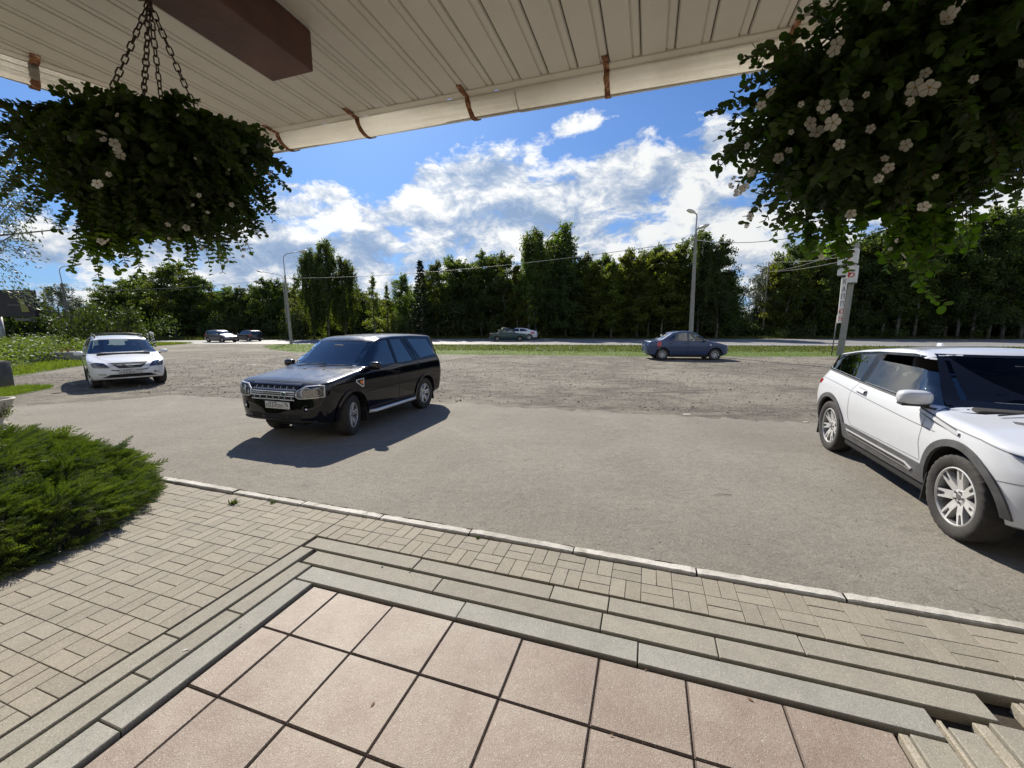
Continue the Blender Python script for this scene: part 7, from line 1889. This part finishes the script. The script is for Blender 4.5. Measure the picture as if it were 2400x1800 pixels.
# banner along the left face of the pole
ta = Yl(1975.5, 650); ba = Yl(1963.5, 756); wv = Vector((.33, -.04, 0))
bm = bmesh.new(); q0 = Yl(1963, 757); q1 = Yl(1974, 650); q1b = Yl(1988, 652); q0b = Yl(1972, 757)
vs = [bm.verts.new(q) for q in (q0, q0b, q1b, q1)]; f = bm.faces.new(vs); r_ = bmesh.ops.extrude_face_region(bm, geom=[f]); bmesh.ops.translate(bm, vec=(0, .05, 0), verts=[v for v in r_['geom'] if isinstance(v, bmesh.types.BMVert)]); bmesh.ops.recalc_face_normals(bm, faces=bm.faces[:])
bn = bm_obj('banner', bm, M_signw, sp)
for i, (ch, mt) in enumerate(zip('КАППЮН', [M_signd, M_signd, M_signd, M_signd, M_signr, M_signr])):
    t = (i + .55) / 6.1; c = q1.lerp(q0, t) * .5 + q1b.lerp(q0b, t) * .5; me = text_mesh(ch, .40, .004); me.materials.append(mt); o = mesh_obj('lettering', me, bn, c + Vector((0, -.012, 0))); o.rotation_euler = (PI / 2, 0, 0); o.scale = (.75, 1, 1)
def sign_box(px0, py0, px1, py1, dpt, rz, name, chs):
    a = atY(px0, py1, bs.y - .35) - bs; b_ = atY(px1, py0, bs.y - .35) - bs; w = (b_.x - a.x) * .72; h = b_.z - a.z; bm = bmesh.new()
    box(bm, (0, 0, 0), (w, dpt, h), None, .015); o = bm_obj(name, bm, M_signw, sp, loc=((a.x + b_.x) / 2, -.35 + dpt * .3, (a.z + b_.z) / 2)); o.rotation_euler = (0, lean * .8, rz)
    fr = bmesh.new(); box(fr, (0, 0, -h / 2 - .02), (w * .9, dpt * .9, .04)); bm_obj('box_frame', fr, M_signd, o)
    for (ch, x, z, sz, side) in chs:
        me = text_mesh(ch, sz, .004); me.materials.append(M_signr); t = mesh_obj('lettering', me, o)
        if side == 'l': t.location = (-w / 2 - .008, x, z); t.rotation_euler = (PI / 2, 0, -PI / 2)
        else: t.location = (x, -dpt / 2 - .008, z); t.rotation_euler = (PI / 2, 0, 0)
    return o
sign_box(1992, 622, 2012, 662, .50, .62, 'box_sign', [('Ь', 0, 0, .62, 'l')])
sign_box(1994, 583, 2014, 617, .50, .62, 'box_sign', [('Г', 0, 0, .55, 'l')])
sign_box(1974, 588, 1988, 620, .45, .62, 'box_sign', [('К', 0, 0, .45, 'f')]); sign_box(1971, 628, 1985, 645, .40, .62, 'box_sign', [])
bm = bmesh.new(); tube(bm, [(-.30, .25, -.1), (-.30 + lean * 2.4, .25, 2.4)], .03, 6); bm_obj('side_post', bm, M_signd, sp)
# billboard at the far left
bbY = 36.0
M_bbd = ground_mat('billboard_dark', [(.3, (.012, .010, .016)), (.7, (.045, .036, .045))], .6, 2, 0, 10, rough=.5); M_bbo = pbr('billboard_olive', (.22, .21, .055), .6); M_bbl = pbr('billboard_line', (.16, .14, .14), .6)
bb = empty('billboard', atY(30, 760, bbY) * 1, 0, 'dark billboard with an olive shape beyond the weeds at the left edge', 'billboard'); bb.location.z = 0
O = Vector(bb.location)
c0, c1, c2, c3 = [atY(x, y, bbY) - O for x, y in ((-70, 742), (84, 743), (74, 680), (-70, 678))]
bm = bmesh.new(); vs = [bm.verts.new(q) for q in (c0, c1, c2, c3)]; f = bm.faces.new(vs); r_ = bmesh.ops.extrude_face_region(bm, geom=[f]); bmesh.ops.translate(bm, vec=(0, .3, 0), verts=[v for v in r_['geom'] if isinstance(v, bmesh.types.BMVert)]); bmesh.ops.recalc_face_normals(bm, faces=bm.faces[:]); bo_ = bm_obj('panel', bm, M_bbd, bb)
def flat(name, pts, mat, parent, dy=-.02):
    bm = bmesh.new(); f = bm.faces.new([bm.verts.new(atY(x, y, bbY) - O + Vector((0, dy, 0))) for x, y in pts]); f.normal_update()
    if f.normal.y > 0: f.normal_flip()
    return bm_obj(name, bm, mat, parent)
flat('olive_shape', [(44, 702), (54, 700), (60, 714), (64, 716), (70, 731), (52, 731)], M_bbo, bo_)
flat('print_line', [(18, 714), (46, 714.5), (46, 716), (18, 715.5)], M_bbl, bo_); flat('print_line', [(60, 715.5), (72, 715.5), (72, 717), (60, 717)], M_bbl, bo_); flat('print_line', [(54, 700.5), (73, 701.5), (73, 702.5), (54, 701.5)], M_bbl, bo_)
bm = bmesh.new(); box(bm, (c1 + Vector((-.7, -.2, -.22))), (1.3, .5, .22)); bm_obj('catwalk', bm, M_signd, bb)
bm = bmesh.new(); tube(bm, [Vector((-1.5, .3, -.2)), Vector((-1.5, .3, c0.z))], .22, 10); bm_obj('post', bm, M_steel, bb)
# striped bollards with white globes
M_bb = pbr('bollard_black', (.012, .012, .012), .5); M_bw = pbr('bollard_white', (.78, .78, .76), .5)
for i, (px, py, hh, l_) in enumerate([(352, 816, 1.5, 'second striped post from the left, tilted'), (358, 808, 1.55, 'third striped post, set back between its neighbours'), (365, 813, 1.5, 'rightmost striped post on the grass tip'), (336, 810, 1.25, 'striped post half hidden by the white crossover'), (300, 812, 1.25, 'leftmost striped post, only its white ball above the crossover')]):
    p = gp(px, py); Yp = p.y; r = empty('striped_bollard', p, 0, l_, 'bollard', 'black and white striped posts at the lot entrance')
    topz = {0: 782, 1: 778, 2: 780, 3: 784, 4: 785}[i]; hh = atY(px, topz, Yp).z
    lx = (-.14, -.07, -.15, -.12, 0)[i]
    bm = bmesh.new(); n = 9
    for k in range(n):
        z0 = hh * .9 * k / n; z1 = hh * .9 * (k + 1) / n; tube(bm, [(lx * z0, 0, z0), (lx * z1, 0, z1)], .055, 10, True, 1 if k % 2 else 0)
    bm_obj('post', bm, [M_bb, M_bw], r)
    bm = bmesh.new(); bmesh.ops.create_uvsphere(bm, u_segments=14, v_segments=9, radius=.115)
    for f in bm.faces: f.smooth = True
    bm_obj('ball', bm, M_bw, r, loc=(lx * hh, 0, hh - .09))
# concrete blocks
bk1 = gp(20, 911); r = empty('concrete_block', bk1, .12, 'upright grey concrete block cut by the left edge', 'concrete block'); hb_ = atY(24, 850, bk1.y).z
bm = bmesh.new(); box(bm, (-1.0, .25, hb_ / 2), (1.4, .5, hb_), None, .02); bm_obj('block', bm, M_concd, r, smooth=30)
bm = bmesh.new(); box(bm, (-1.0, .25, hb_ + .01), (1.36, .46, .02)); bm_obj('block_top', bm, M_bark, r)
bk2 = gp(128, 849); s_ = (bk2.y / 955) ; r = empty('concrete_slab', bk2, -.12, 'flat weathered concrete foundation slab lying before the weeds', 'concrete block')
L_ = 88 * s_; hs2 = atY(150, 827, bk2.y).z
bm = bmesh.new(); poly = [(-L_ * .75, -.05), (.0, 0), (L_ * .42, .75), (L_ * .30, 1.6), (-L_ * .3, 1.5)]; M_t = None
a = [bm.verts.new((x, y, -.05)) for x, y in poly]; b_ = [bm.verts.new((x * .93 - .02, y * .9 + .10, hs2)) for x, y in poly]
bm.faces.new(a[::-1]); bm.faces.new(b_)
for i in range(5): j = (i + 1) % 5; bm.faces.new((a[i], a[j], b_[j], b_[i]))
bmesh.ops.bevel(bm, geom=bm.edges[:], offset=.04, segments=2, affect='EDGES'); slab_ = bm_obj('slab', bm, M_conc, r)
for k in range(3):
    bm = bmesh.new(); x0 = -L_ * .35 + k * L_ * .2; tube(bm, [(x0, .5, hs2 - .02), (x0 + .05, .5, hs2 + .13), (x0 + .45, .52, hs2 + .15), (x0 + .5, .5, hs2 - .02)], .022, 5); bm_obj('rebar_loop', bm, M_rust, r)
# round planter at the left edge
pl_ = gp(-22, 1006); r = empty('planter', pl_, 0, 'pale round concrete flower pot half hidden by the juniper at the left edge', 'planter'); sc_ = pl_.length / 11.0
bm = bmesh.new(); R_ = .33 
lathe(bm, [(.22, 0), (.24, .05), (.16, .12), (.20, .20), (.29, .36), (.31, .46), (.33, .50), (.345, .53), (.30, .535), (.28, .50), (.27, .40)], 40); lathe(bm, [(.27, .46), (.001, .47)], 30, mi=1)
bm_obj('pot', bm, [pbr('pot_concrete', (.50, .46, .38), .8, var=.2, vscale=6, bump=.3), M_soil], r)
n = 160; rgp = np.random.default_rng(9); pp_ = np.stack([.30 + rgp.normal(0, .05, n), rgp.normal(0, .06, n), .33 + rgp.normal(0, .06, n)], 1)
scatter('trailing_plant', pp_, norm(rgp.normal(0, 1, (n, 3))), rgp.normal(0, 1, (n, 3)), rgp.uniform(.02, .045, n), L_dense, r, QL)
